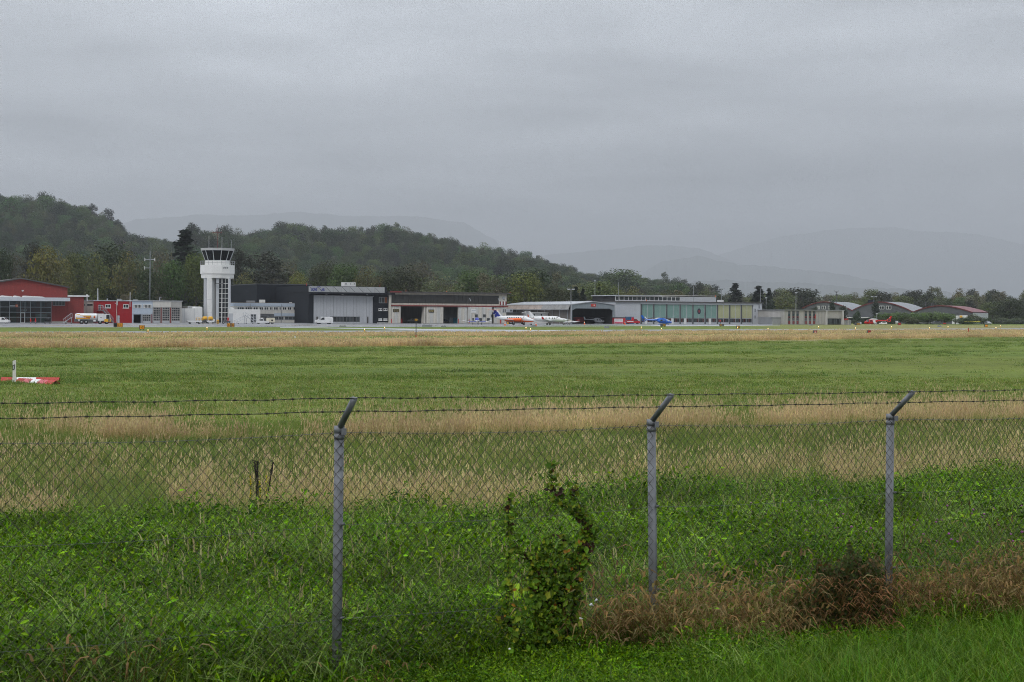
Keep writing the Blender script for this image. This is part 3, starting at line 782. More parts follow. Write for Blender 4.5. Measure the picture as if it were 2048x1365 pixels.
def verge(x, y):
    """positive on the mown verge at the lower right, negative in the weeds"""
    z = ground_z(x, y); xp = a2x(x/y); yp = HY + (xp-1024)*12/2048 + F*(H-z-0.08)/y
    return yp - (1350 - (xp-1400)*0.195) + 10*np.sin(xp*0.013) + 8*np.sin(xp*0.041+1)
RG = np.random.default_rng(11)
if QUALITY_VEG:
    # lush weeds from the fence to the first dry belt: tussocks, grey blade patches with painted sheen, dark hollows
    x, y = region(RG, 11500, 6.4, lambda a: D1n(a)*0.985, -0.52, 0.52)
    w = fence_w(x, y); pz = patch(x, y, 1.7, 3); xp = a2x(x/y); u = RG.random(len(x))
    ok = (verge(x, y) < 8) & (w > -3.2) & ((pz > 0.38) | (u < 0.12))
    ok &= ~((w < -0.02) & (w > -1.4) & (RG.random(len(x)) < np.where(x < 1.0, 0.5, 0.5)))
    ok &= ~((xp > 1585) & (xp < 1805) & (w > -1.5) & (w < -0.1) & (RG.random(len(x)) < 0.9))
    ok &= ~((xp > 1005) & (xp < 1205) & (w > -1.1) & (w < -0.1) & (RG.random(len(x)) < 0.75))
    x, y, w, pz = x[ok], y[ok], w[ok], pz[ok]
    p1 = patch(x, y, 1.3, 21); u = RG.random(len(x)); idx = RG.integers(0, 6, len(x))
    idx = np.where((p1 > 0.60) & (u < 0.75), np.where(u < 0.4, 2, 5), idx); idx = np.where((p1 < 0.40) & (u < 0.7), np.where(u < 0.35, 1, 3), idx)
    ss = (0.45 + 1.1*np.clip(patch(x, y, 2.3, 33), 0.1, 0.9)) * np.where(w < -0.02, np.where(x < 1.0, 0.26, 0.55), 1.0)
    scatter("weed_carpet", "lush green weeds and long wet grass behind the fence", lift(x, y), [t_weeds(s, *k).mesh("weeds", ML_weed) for s, k in ((1,(1.0,130,46,0.35)),(2,(1.05,190,26,0.2)),(3,(1.25,40,90,0.8)),(4,(0.75,230,16,0.1)),(5,(1.0,110,56,0.3)),(6,(1.3,80,64,0.55)))], RG, 0.75, 1.35, 0.15, idx, ss)
    x, y = region(RG, 5600, 6.0, 13.0, 0.0, 0.62)
    x, y = keep(x, y, verge(x, y) + RG.normal(0, 9, len(x)) > 0)
    scatter("mown_verge", "short bright green verge grass on the near side of the fence", lift(x, y), [t_mown(s).mesh("verge", ML_grass) for s in (11,12,13)], RG, 0.8, 1.3, 0.1)
    # low leafy cover filling the strip between the fence and the verge
    x, y = region(RG, 5200, 6.4, 13.0, -0.5, 0.5); w = fence_w(x, y); k = (w < 0.25) & (verge(x, y) < 14) & (w > -3.2); x, y = keep(x, y, k)
    scatter("low_ground_cover", "low leafy ground cover along the near side of the fence", lift(x, y), [t_weeds(s, 0.6, 150, 22, 0.1).mesh("cover", ML_weed) for s in (201,202,203)], RG, 0.45, 0.85, 0.15)
    # single broad leaved docks and tall thin stems standing out of the carpet
    def t_dock(seed):
        B = VB(seed); r = B.r
        for k in range(11):
            az = r.uniform(0, 6.283); L = r.uniform(0.10, 0.22); B.blade(0, 0, 0.05, L*1.1, r.uniform(0.03,0.055), r.uniform(0.7,1.3), az, jit(r, r.choice([G_bright,G_mid,(0.10,0.20,0.02)]), 0.25), 4, r.uniform(0.3,0.7), az+1.57)
        for k in range(2): B.blade(r.gauss(0,0.02), r.gauss(0,0.02), 0, r.uniform(0.3,0.5), 0.008, 0.15, r.uniform(0,6.28), jit(r,(0.12,0.10,0.03),0.3), 3, 0.05)
        return B
    def t_stem(seed):
        B = VB(seed); r = B.r
        for k in range(5):
            az = r.uniform(0, 6.283); p = B.blade(r.gauss(0,0.06), r.gauss(0,0.06), 0, r.uniform(0.35,0.62), 0.004, r.uniform(0.05,0.3), az, jit(r,(0.20,0.24,0.06),0.25), 3, 0.05); B.blade(p[0], p[1], p[2]-0.05, 0.11, 0.012, 0.3, az, jit(r,(0.36,0.33,0.15),0.2), 2, 0.2)
        return B
    x, y = region(RG, 520, 7.6, lambda a: D1n(a), -0.5, 0.5); x, y = keep(x, y, fence_w(x, y) > 0.15)
    scatter("dock_plants", "broad leaved docks scattered among the weeds", lift(x, y, 0.06), [t_dock(q).mesh("dock", ML_weed) for q in (141,142,143)], RG, 0.7, 1.4, 0.15)
    x, y = region(RG, 520, 7.6, lambda a: D1n(a), -0.5, 0.5); x, y = keep(x, y, (fence_w(x, y) > 0.1) & (patch(x, y, 0.9, 44) > 0.45))
    scatter("tall_stems", "thin seeding grass stems standing above the weeds", lift(x, y), [t_stem(q).mesh("stem", ML_dry) for q in (151,152,153)], RG, 0.7, 1.2, 0.1)
    # darker rank tussocks in streaks across the mown meadow
    x, y = region(RG, 9000, lambda a: D2f(a)*1.08, lambda a: D3n(a)*0.97); c30, s30 = math.cos(R(30)), math.sin(R(30)); uu, vv = x*c30+y*s30, -x*s30+y*c30
    x, y = keep(x, y, patch(uu*0.25, vv*1.0, 0.42, 61) + 0.25*patch(x, y, 1.1, 62) > 0.80)
    scatter("rank_tussocks", "darker rank tussocks in streaks across the meadow", lift(x, y), [t_short(q, 60, 0.45, 0.08, 0.24, 0.018).mesh("tuss", leafmat("tussock_blades", rough=0.6, spec=0.15, trans=0.2, hue=0.2, pscale=0.3, pvar=0.2, tint=(0.72,0.84,0.8))) for q in (131,132)], RG, 0.6, 1.2, 0.1)
    # brown bent grass along the foot of the fence
    s = RG.uniform(-4.5, 7.5, 900); wv = RG.normal(-0.45, 0.28, 900)
    k = (s > 1.55 + RG.normal(0, 0.3, 900)) | (RG.random(900) < 0.02)
    x, y = FP.x + FD.x*s + FN.x*wv, FP.y + FD.y*s + FN.y*wv; xp = a2x(x/y); k &= ~((xp > 1600) & (xp < 1795) & (wv < -0.1) & (RG.random(900) < 0.93))
    x, y = keep(x, y, k & (patch(s, wv, 1.7, 8) > 0.38))
    scatter("bent_grass", "rust brown bent grass along the foot of the fence", lift(x, y), [t_fescue(q).mesh("bent", ML_dry) for q in (21,22,23)], RG, 0.7, 1.2, 0.18)
    # dry belts
    x, y = region(RG, 3900, D1n, D1f); t = (y - D1n(x/y))/(D1f(x/y)-D1n(x/y))
    x, y = keep(x, y, (RG.random(len(x)) < (1.0 - 0.9*t)**1.4) & (patch(x, y, 0.8, 5) > 0.30 + 0.25*t))
    scatter("tall_dry_grass", "tall tan dry grass belt nearest the fence", lift(x, y), [t_dry(q, 12, 0.3, 0.8, 0.006, 0.2, 0.55).mesh("dry", ML_dry) for q in (31,32,33,34)], RG, 0.5, 1.0, 0.14)
    x, y = region(RG, 5600, D2n, D2f); t = (y - D2n(x/y))/(D2f(x/y)-D2n(x/y))
    x, y = keep(x, y, (RG.random(len(x)) < np.clip(1.0 - 0.95*t, 0, 1)**1.7) & (patch(x, y, 0.45, 15) > 0.22 + 0.2*t))
    scatter("second_dry_grass", "second belt of tall dry grass out on the meadow", lift(x, y), [t_dry(q, 16, 0.35, 0.75, 0.008, 0.26, 0.4).mesh("dry2", ML_dry) for q in (41,42,43)], RG, 0.5, 1.05, 0.12)
    x, y = region(RG, 4300, D3n, D3f)
    px_ = a2x(x/y); x, y = keep(x, y, ~(((px_ > 252) & (px_ < 262)) | ((px_ > 297) & (px_ < 306))))
    scatter("third_dry_grass", "third dry grass belt, cut by two wheel tracks", lift(x, y), [t_dry(q, 26, 0.3, 0.62, 0.035, 0.75, 0.12, 2).mesh("dry3", ML_dry) for q in (51,52,53)], RG, 0.7, 1.1, 0.06)
    x, y = region(RG, 3400, D4n, D4f)
    scatter("fourth_dry_grass", "low dry grass belt beside the runway", lift(x, y), [t_dry(q, 22, 0.12, 0.34, 0.05, 1.0, 0.2, 2).mesh("dry4", ML_dry) for q in (61,62)], RG, 0.7, 1.2, 0.06)
    # green meadow tufts
    x, y = region(RG, 8200, D1n, lambda a: D2f(a)*0.99)
    scatter("meadow_grass", "green meadow grass between the two dry belts", lift(x, y), [t_short(q, 50, 0.3, 0.10, 0.30, 0.008).mesh("mead", ML_grass) for q in (71,72,73)], RG, 0.7, 1.3, 0.1)
    x, y = region(RG, 900, D1f, lambda a: D2n(a)*0.98); x3, y3 = region(RG, 420, D2f, lambda a: D2f(a)*1.22)
    x, y = keep(x, y, patch(x, y, 0.5, 17) > 0.42); x, y = np.concatenate([x, x3]), np.concatenate([y, y3])
    scatter("scattered_stalks", "scattered dry stalks in the green strips between the belts", lift(x, y), [t_dry(q, 5, 0.3, 0.7, 0.006, 0.3, 0.7).mesh("stalk", ML_dry) for q in (91,92,93)], RG, 0.6, 1.0, 0.12)
    x, y = region(RG, 6200, lambda a: D2f(a)*0.97, 62.0)
    x2, y2 = region(RG, 5200, 62.0, D3n)
    x = np.concatenate([x, x2]); y = np.concatenate([y, y2])
    scatter("short_meadow", "short green airfield turf", lift(x, y), [t_short(q, 46, 0.6, 0.04, 0.13, 0.022).mesh("turf", ML_grass) for q in (81,82,83)], RG, 0.6, 1.2, 0.08)

# ================================================================== trees
def t_crown(seed, h, w, zc, rz, lobes, leaves, size, col, up=0.5, spread=0.9, colvar=0.22, droop=0.0, lob=(0.16,0.27)):
    B = VB(seed); r = B.r
    for k in range(lobes):
        while True:
            p = Vector((r.uniform(-1,1), r.uniform(-1,1), r.uniform(-1,1)))
            if 0.25 < p.length < 1: break
        p = p.normalized()*(p.length**0.6)
        lr = r.uniform(*lob)*w
        c = Vector((p.x*(w/2-lr*0.7), p.y*(w/2-lr*0.7), zc + p.z*(rz-lr*0.5)))
        lc = jit(r, col, colvar)
        for _ in range(leaves//lobes):
            n = Vector((r.gauss(0,1), r.gauss(0,1), r.gauss(0.15,1))).normalized()
            q = c + Vector((n.x, n.y, n.z*0.8))*lr*r.uniform(0.62,1.06)
            if droop: q.z -= droop*r.random()**2*lr*2
            B.leaf(q, n*spread + Vector((r.gauss(0,0.5), r.gauss(0,0.5), up)), size*r.uniform(0.6,1.35), jit(r, lc, 0.2), 1.3)
    return B
def t_spruce(seed, h, w, n, size, col, dens=1.0):
    B = VB(seed); r = B.r; tiers = 22
    for k in range(tiers):
        t = k/(tiers-1); z = h*(0.10 + 0.88*t); L = w/2*(1-t)**0.85*r.uniform(0.8,1.12) + 0.12
        nb = max(3, int(9*(1-t)+3))
        for b in range(nb):
            az = r.uniform(0, 6.283); lc = jit(r, col, 0.22); Lb = L*r.uniform(0.7,1.1)
            for _ in range(max(3, int(n/tiers/nb))):
                q = r.random()**0.7; d = Lb*q
                p = (math.cos(az)*d + r.gauss(0,0.06*w*0.4), math.sin(az)*d + r.gauss(0,0.06*w*0.4), z - 0.22*Lb*q*q + r.gauss(0,0.14) + 0.1*Lb*q)
                B.leaf(p, (math.cos(az)*0.4+r.gauss(0,0.4), math.sin(az)*0.4+r.gauss(0,0.4), 0.7), size*r.uniform(0.6,1.3), jit(r, lc, 0.2), 1.7)
    return B
def t_trunk(seed, h, r0, limbs, zc, rad, birch=False):
    r = random.Random(seed); B = MB()
    pts = [(0,0,-0.3)]
    for k in range(1, 6): pts.append((r.gauss(0,0.012*h)*k/5, r.gauss(0,0.012*h)*k/5, h*0.85*k/5))
    B.path(pts, [r0*(1.25 if k == 0 else (1-0.16*k)) for k in range(6)], 7)
    for _ in range(limbs):
        z0 = h*r.uniform(0.22, 0.6); az = r.uniform(0, 6.283); L = rad*r.uniform(0.6,1.0)
        p0 = (0, 0, z0); p1 = (math.cos(az)*L*0.45, math.sin(az)*L*0.45, z0+L*0.45); p2 = (math.cos(az)*L*0.85, math.sin(az)*L*0.85, z0+L*r.uniform(0.6,1.0))
        B.path([p0,p1,p2], [r0*0.42, r0*0.28, r0*0.08], 5)
    return B
M_bark = mat("bark", (0.10,0.085,0.07), rough=0.9, var=0.35, scale=2.0, bump=0.5, bscale=8)
FORMS = {}
def form(key, h, w, crownB, trunkB): FORMS[key] = (h, w, crownB.mesh(key+"_crown", ML_tree), trunkB.mesh(key+"_trunk", M_bark))
F_green=(0.072,0.105,0.020); F_dark=(0.034,0.050,0.013); F_olive=(0.105,0.106,0.030); F_yellow=(0.130,0.136,0.022); F_grey=(0.115,0.115,0.058)
form("round_green", 16, 12, t_crown(101,16,12,10,6.2,46,3400,0.42,F_green), t_trunk(1,16,0.32,7,10,6))
form("round_dark", 16, 12, t_crown(102,16,12,9.6,6.6,50,3600,0.42,F_dark), t_trunk(2,16,0.34,7,10,6))
form("olive_loose", 16, 11, t_crown(103,16,11,9.6,6.6,38,2400,0.40,F_olive,0.4,0.7,0.3), t_trunk(3,16,0.24,9,10,5.5))
form("yellow_broad", 13, 13, t_crown(104,13,13,7.6,5.6,46,3200,0.42,F_yellow,0.5,0.8,0.22), t_trunk(4,13,0.28,8,8,6))
form("grey_bare", 15, 10, t_crown(105,15,10,9,6.2,34,1500,0.36,F_grey,0.3,0.6,0.3), t_trunk(5,15,0.22,14,9,5.5))
form("willow", 12, 14, t_crown(106,12,14,6.6,5.4,52,3600,0.36,(0.110,0.112,0.045),0.2,0.6,0.18,0.8), t_trunk(6,12,0.3,8,7,6))
form("poplar", 17, 6, t_crown(107,17,6,9.5,7.8,40,2200,0.38,F_grey,0.4,0.8,0.2,0.0,(0.2,0.34)), t_trunk(7,17,0.24,6,9,2.6))
form("spruce", 18, 8, t_spruce(108,18,8,3400,0.50,(0.026,0.040,0.022)), t_trunk(8,18,0.28,0,9,1))
form("pine", 17, 10, t_crown(109,17,10,10.5,6.4,40,2800,0.40,(0.036,0.040,0.022),0.3,0.6,0.3,0.0,(0.12,0.22)), t_trunk(9,17,0.3,9,10,4.5))
form("thuja", 8, 3.2, t_crown(110,8,3.2,4.1,4.0,40,2200,0.24,(0.022,0.036,0.016),0.3,0.9,0.2,0.0,(0.25,0.42)), t_trunk(10,8,0.15,0,4,1))
form("plane", 6, 6.4, t_crown(111,6,6.4,3.5,2.5,50,3600,0.26,(0.090,0.150,0.036),0.6,0.7,0.2,0.0,(0.13,0.22)), t_trunk(11,4.6,0.16,8,4,2.6))
form("shrub", 3.2, 4.6, t_crown(112,3.2,4.6,1.5,1.5,30,1800,0.20,(0.052,0.075,0.026),0.5,0.7,0.3,0.0,(0.13,0.24)), t_trunk(12,2.6,0.06,10,1,1.8))
def tree(kind, x, ytop, wpx, Y, label, name="tree", cat="tree", group=None, base=0.0, rot=None):
    h, w, cm, tm = FORMS[kind]
    p = at(x, ytop, Y); hh = p.z - base; ww = wpx*(1.45 if kind not in ("thuja","shrub","plane","spruce") else 1.2)/F*Y
    o = thing(name, label, cat, (p.x, Y, base), random.Random(int(x*7+ytop)).uniform(0,6.28) if rot is None else rot, group)
    o.scale = (ww/w, ww/w, hh/h)
    link("trunk", tm, o); link("crown", cm, o)
    return o
def wood_form(key, lm=None):
    """crown and trunk as one template for the far woods"""
    h, w, cm, tm = FORMS[key]
    bm = bmesh.new(); bm.from_mesh(cm); n = len(bm.faces); bm.from_mesh(tm)
    bm.faces.ensure_lookup_table()
    for f in bm.faces[n:]: f.material_index = 1
    me = bpy.data.meshes.new("wood_"+key); bm.to_mesh(me); bm.free()
    me.materials.append(lm or ML_tree); me.materials.append(M_bark)
    return me
if QUALITY_TREES:
    wf = {k: wood_form(k) for k in ("round_green","round_dark","olive_loose","poplar","spruce","pine","grey_bare","yellow_broad")}
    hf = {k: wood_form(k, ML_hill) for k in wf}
    # woods on the hill
    RW = np.random.default_rng(77); pts = []; n = 0
    cell = {}
    while n < 40000 and len(pts) < 3900:
        n += 1
        xp = RW.uniform(-260, 1430); Y = math.sqrt(RW.uniform(800**2, 1545**2)); a = (xp-1024)/F
        if 366 < xp < 464 and Y > 1140 + 40*math.sin(xp*0.2): continue
        if 205 < xp < 262 and 1200 < Y < 1300: continue
        z = float(hill_z(a, Y))
        if z < 0.5 and xp > 1390: continue
        X = a*Y; k = (int(X//8.5), int(Y//8.5))
        if k in cell: continue
        cell[k] = 1; pts.append((X, Y, z-0.5))
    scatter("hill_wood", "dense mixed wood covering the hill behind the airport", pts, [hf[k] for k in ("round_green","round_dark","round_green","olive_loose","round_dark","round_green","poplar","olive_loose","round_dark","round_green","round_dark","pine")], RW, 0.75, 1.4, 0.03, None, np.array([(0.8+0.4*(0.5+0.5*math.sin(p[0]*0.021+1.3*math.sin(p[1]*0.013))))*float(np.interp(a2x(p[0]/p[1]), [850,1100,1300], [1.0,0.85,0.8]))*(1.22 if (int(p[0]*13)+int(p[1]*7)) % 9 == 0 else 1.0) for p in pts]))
    # woods on the flat behind the buildings
    pts = []; cell = {}; n = 0
    while n < 9000 and len(pts) < 900:
        n += 1
        xp = RW.uniform(-200, 2300); a = (xp-1024)/F
        Y = RW.uniform(480, 810) if xp < 1230 else RW.uniform(700, 900)
        X = a*Y; k = (int(X//8), int(Y//9))
        if k in cell: continue
        cell[k] = 1; pts.append((X, Y, 0))
    P = np.array(pts); sz = np.where(a2x(P[:,0]/P[:,1]) < 1230, 0.86, 0.82)
    scatter("valley_wood", "belt of mixed trees on the flat behind the hangars", pts, [wf[k] for k in ("round_green","olive_loose","round_dark","grey_bare","poplar","pine","round_green","yellow_broad")], RW, 0.66, 1.02, 0.03)

    pts = []
    for _ in range(700):
        xp = RW.uniform(-200, 2300); a = (xp-1024)/F; Y = RW.uniform(455, 500) if xp < 1230 else RW.uniform(670, 720); pts.append((a*Y, Y, -0.2))
    scatter("undergrowth", "dark undergrowth along the foot of the tree belt", pts, [wood_form("shrub")], RW, 0.8, 1.7, 0.05)
# ================================================================== chain link fence
def fpos(s, w, z): return Vector((FP.x + FD.x*s + FN.x*w, FP.y + FD.y*s + FN.y*w, z))
def fgz(s, w=0.0):
    p = fpos(s, w, 0); return float(ground_z(p.x, p.y))
def fence_pt(x, y, w=-0.05):
    rx, rz = ray(x, y)
    Y = (w + FP.x*FN.x + FP.y*FN.y)/(rx*FN.x + FN.y)
    return Vector((rx*Y, Y, H + rz*Y))
M_wire = mat("rusty_wire", (0.045,0.036,0.030), rough=0.6, var=0.35, scale=20, metal=0.3)
M_barb = mat("dark_barbed_wire", (0.028,0.024,0.021), rough=0.6, var=0.3, scale=20, metal=0.3)
M_tens = mat("tension_wire", (0.13,0.135,0.14), rough=0.45, var=0.2, scale=20, metal=0.5)
POST_S = [-2.42, 0.0, 2.42, 4.735, 7.10]; POST_TOP = [1.99, 1.964, 1.932, 1.905, 1.885]
post_x = [None, 680, 1304, 1781, None]
fence = thing("chain_link_fence", "rusty chain link fence with galvanised posts and two barbed wires across the foreground", "fence", fpos(0,0,fgz(0)))
fo = fence.location.copy()
def flocal(p): return Vector(p) - fo
arm_tip = []
for i, (s, zt) in enumerate(zip(POST_S, POST_TOP)):
    lean = (0, 0.01, -0.035, 0.012, 0)[i]
    zb = fgz(s) - 0.3
    B = MB(); base = flocal(fpos(s-lean, 0, zb)); top = flocal(fpos(s, 0, zt))
    B.tube(base, top, 0.0315, 0.031, 16)
    o = B.build("post", M_galv, fence)
    C = MB(); C.tube(top - Vector((0,0,0.035)), top + Vector((0,0,0.008)), 0.0345, 0.0345, 16); C.tube(top - Vector((0,0,0.075)), top - Vector((0,0,0.05)), 0.035, 0.035, 16)
    C.box(top.x+0.02, top.x+0.05, top.y-0.05, top.y-0.02, top.z-0.045, top.z-0.005)
    C.build("collar", M_galv, o)
    tip = flocal(fpos(s, -0.245, zt+0.195)); arm_tip.append((top, tip))
    A = MB(); A.tube(top + Vector((0,0,-0.01)), tip, 0.0205, 0.0205, 12)
    a = A.build("arm", mat("arm_steel", (0.20,0.21,0.225), rough=0.5, var=0.25, scale=12, metal=0.4), o)
    for t in (0.5, 0.97):
        K = MB(); p = top.lerp(tip, t); K.tube(p + Vector((-0.026,-0.012,0.012)), p + Vector((0.026,-0.012,0.012)), 0.006, 0.006, 6)
        K.build("wire_clip", M_tens, a)
    for k, zz in enumerate((zt-0.62, zt-1.22)):
        q = base.lerp(top, (zz-zb)/(zt-zb)); K2 = MB().tube(q + Vector((0.02,-0.04,0)), q + Vector((0.045,-0.03,0.004)), 0.009, 0.009, 8); K2.build("bolt", M_dgrey, o)
# woven wire, one panel for each bay
CW, CH = 0.067, 0.076
for b in range(4):
    s0, s1 = POST_S[b], POST_S[b+1]; zt0, zt1 = POST_TOP[b]-0.03, POST_TOP[b+1]-0.03
    B = MB(); j0 = math.ceil(s0/(CW/2)); j1 = math.floor(s1/(CW/2)); r = random.Random(b)
    for j in range(j0, j1):
        pts = []
        sm = (j+0.5)*CW/2; t = (sm-s0)/(s1-s0); zt = zt0 + (zt1-zt0)*t - 0.028*math.sin(math.pi*t); zb = fgz(sm) - 0.02
        nk = int((zt-zb)/(CH/2))
        for k in range(nk+1):
            right = (k % 2 == 0) == (j % 2 == 1)
            ss = (j + (1 if right else 0))*CW/2
            pts.append(flocal(fpos(ss + 0.0015*math.sin(k*1.7+j), -0.036 - (0.004 if (k+j) % 2 else 0) + 0.006*math.sin(ss*3.1+k*0.4), zt - k*CH/2)))
        B.path(pts, 0.0026, 3)
        if j % 2 == 0:
            p = pts[0]; B.path([p + Vector((-0.006,0,-0.008)), p + Vector((0.004,0,0.006)), p + Vector((0.012,0,0.016))], 0.0024, 3)
    B.build("wire_mesh", M_wire, fence)
def wire_run(fn, n=30):
    """points through all posts with a little sag in each bay"""
    pts = []
    for b in range(4):
        for k in range(n):
            t = k/n; pts.append(fn(b, t))
    pts.append(fn(3, 1.0)); return pts
for zoff, rad in ((-0.030, 0.0016), (-0.62, 0.0012), (-1.22, 0.0012)):
    B = MB()
    B.path(wire_run(lambda b, t: flocal(fpos(POST_S[b]+(POST_S[b+1]-POST_S[b])*t, -0.042, POST_TOP[b]+(POST_TOP[b+1]-POST_TOP[b])*t + zoff - 0.026*math.sin(math.pi*t)))), rad, 4)
    B.build("tension_wire", M_tens, fence)
rb = random.Random(4)
for frac in (0.5, 0.97):
    def pt(b, t, f=frac):
        p = arm_tip[b][0].lerp(arm_tip[b][1], f).lerp(arm_tip[b+1][0].lerp(arm_tip[b+1][1], f), t)
        return p + Vector((0, -0.012, 0.012 - 0.004*math.sin(math.pi*t) + 0.0025*math.sin(t*23+b)))
    run = wire_run(pt, 60)
    B = MB()
    for ph in (0, math.pi):                      # two strands twisted round each other
        B.path([p + Vector((0.001*math.sin(i*1.9+ph), 0.0022*math.cos(i*2.1+ph), 0.0022*math.sin(i*2.1+ph))) for i, p in enumerate(run)], 0.0023, 3)
    L = 0.0
    for i in range(len(run)-1):
        L += (run[i+1]-run[i]).length
        if L > 0.104:
            L = 0.0; p = run[i]; a = rb.uniform(0, 3.14)
            B.tube(p - FD.to_3d()*0.009, p + FD.to_3d()*0.009, 0.0055, 0.0055, 6)
            for q in (0, 1.57):
                d = Vector((rb.uniform(-0.2,0.2), math.cos(a+q), math.sin(a+q))).normalized()*0.019
                B.tube(p-d, p+d, 0.0016, 0.0008, 3)
    B.build("barbed_wire", M_barb, fence)

# ================================================================== plants by the fence
def stem_leaves(B, r, pts, n, spread, size, cols, grow=0.0):
    """leaves along a polyline, denser and wider towards its foot when grow > 0"""
    for _ in range(n):
        t = r.random(); t = t**(1-0.35*grow)
        k = t*(len(pts)-1); i = min(int(k), len(pts)-2); p = pts[i].lerp(pts[i+1], k-i)
        sp = spread*(1-grow*0.75*(1-t))
        q = p + Vector((r.gauss(0, sp), r.gauss(0, sp*0.5), r.gauss(0, sp)))
        B.leaf(q, (r.gauss(0,0.6), -0.7+r.gauss(0,0.5), 0.6), size*r.uniform(0.6,1.35), jit(r, r.choice(cols), 0.3), r.uniform(1.1,1.7))
ML_vine = leafmat("vine_leaves", rough=0.5, spec=0.14, trans=0.25, hue=0.1, pscale=2.0, pvar=0.15)
M_stem = mat("woody_stem", (0.05,0.035,0.02), rough=0.8, var=0.3, scale=10)
V_g=(0.110,0.210,0.010); V_d=(0.052,0.120,0.005); V_y=(0.20,0.25,0.015); V_o=(0.34,0.17,0.02); V_b=(0.045,0.022,0.012)
def climbing_plant():
    base = fence_pt(1100, 1300, -0.1); base.z = float(ground_z(base.x, base.y))
    o = thing("climbing_vine", "leafy climbing vine with yellowing leaves growing up the fence near the middle post", "plant", base)
    r = random.Random(9); B = VB(9); S = MB()
    # stems given from tip to foot
    runs = [([(1108,925),(1103,950),(1100,965),(1112,985),(1118,1003),(1126,1012),(1150,1022),(1162,1040),(1180,1062),(1170,1090),(1140,1130),(1120,1200),(1110,1300)], 330, 0.016),
            ([(1142,968),(1152,990),(1160,1010),(1166,1035),(1180,1060),(1188,1072),(1165,1110),(1150,1180),(1130,1300)], 260, 0.022),
            ([(1018,990),(1018,1010),(1016,1040),(1024,1075),(1040,1100),(1062,1120),(1075,1150),(1085,1220),(1095,1300)], 270, 0.020),
            ([(1018,1110),(1016,1160),(1012,1200),(1020,1250),(1040,1300)], 130, 0.045),
            ([(1105,1068),(1085,1098),(1070,1130),(1080,1200),(1090,1300)], 150, 0.030),
            ([(1130,1075),(1110,1110),(1100,1150),(1095,1220),(1095,1300)], 170, 0.040),
            ([(1165,1130),(1140,1165),(1120,1200),(1110,1300)], 130, 0.045)]
    for px, n, sp in runs:
        pts = [fence_pt(x, y, -0.055 - 0.05*max(0, (y-1050)/250)) - base for x, y in px]
        S.path(pts, [0.0018+0.004*i/len(pts) for i in range(len(pts))], 4)
        L = [0.0]
        for p, q in zip(pts[:-1], pts[1:]): L.append(L[-1] + (q-p).length)
        d_ = 0.0
        while d_ < L[-1]:               # short side shoots with a few leaves each, uneven gaps between them
            i = max(k for k in range(len(L)) if L[k] <= d_); i = min(i, len(pts)-2); p = pts[i].lerp(pts[i+1], (d_-L[i])/max(L[i+1]-L[i], 1e-5)); t = d_/L[-1]
            tw = r.uniform(0.02, 0.05) + 0.09*t*r.random(); az = r.choice((-1, 1)); q = p + Vector((az*tw*r.uniform(0.4,1), r.gauss(-0.02,0.02), tw*r.uniform(-0.3,0.9)))
            S.path([p, p.lerp(q, 0.5) + Vector((0,0,0.006)), q], [0.0016,0.0012,0.0008], 3); dead = r.random() < 0.12
            for _ in range(r.randint(3, 7) if t < 0.4 else r.randint(5, 12)):
                s_ = r.choice((0.014, 0.02, 0.028, 0.036)); col = V_b if dead else r.choice([V_g,V_g,V_d,V_d,V_y]); 
                if r.random() < 0.015: col = V_o
                B.leaf(p.lerp(q, r.random()) + Vector((r.gauss(0,0.011), r.gauss(0,0.012), r.gauss(0,0.011))), (r.gauss(0,0.7), -0.7+r.gauss(0,0.5), 0.6), s_*r.uniform(0.8,1.2), jit(r, col, 0.35), r.uniform(1.0,1.7))
            d_ += r.uniform(0.005, 0.022) if t > 0.25 else r.uniform(0.006, 0.026)
    # the dense foot
    for _ in range(2000):
        x = r.gauss(1100, 48); y = 1085 + 235*r.random()**0.8
        if abs(x-1100) > (30 + (y-1085)*0.36)*r.uniform(0.55,1.1): continue
        p = fence_pt(x, y, -0.06 - 0.25*r.random()*(y-1080)/230) - base
        B.leaf(p, (r.gauss(0,0.7), -0.6+r.gauss(0,0.5), 0.6), r.choice((0.014,0.02,0.028,0.040))*r.uniform(0.8,1.2), jit(r, r.choice([V_d,V_d,V_d,V_g,V_g,V_y]), 0.45), r.uniform(1.1,1.8))
    for (x, y) in ((1163,1155),(1135,1180),(1032,1178),(1165,1162),(1028,1210),(1140,1175),(1142,1102),(1160,1085)):
        for _ in range(1): B.leaf(fence_pt(x+r.gauss(0,2), y+r.gauss(0,3), -0.14)-base, (r.gauss(0,0.5),-1,0.3), 0.022, jit(r,V_o,0.2), 1.8)
    link("foliage", B.mesh("foliage", ML_vine), o); S.build("stem", M_stem, o)
    Wt = MB()
    for (x, y) in ((1184,1207),(1189,1203),(1187,1212),(1166,1238),(1161,1293),(1172,1306),(1020,1304),(1146,1357),(1162,1008),(1027,1014)):
        p = fence_pt(x, y, -0.22 if y > 1100 else -0.08) - base; d = Vector((r.uniform(-1,1), -0.3, r.uniform(-0.2,1))).normalized()
        sz = 0.02 if y > 1100 else 0.01
        Wt.tube(p, p + d*sz*1.3, sz*0.14, sz*0.40, 7)
    Wt.build("blossom", mat("white_petals", (0.75,0.76,0.78), rough=0.6, var=0.05), o)
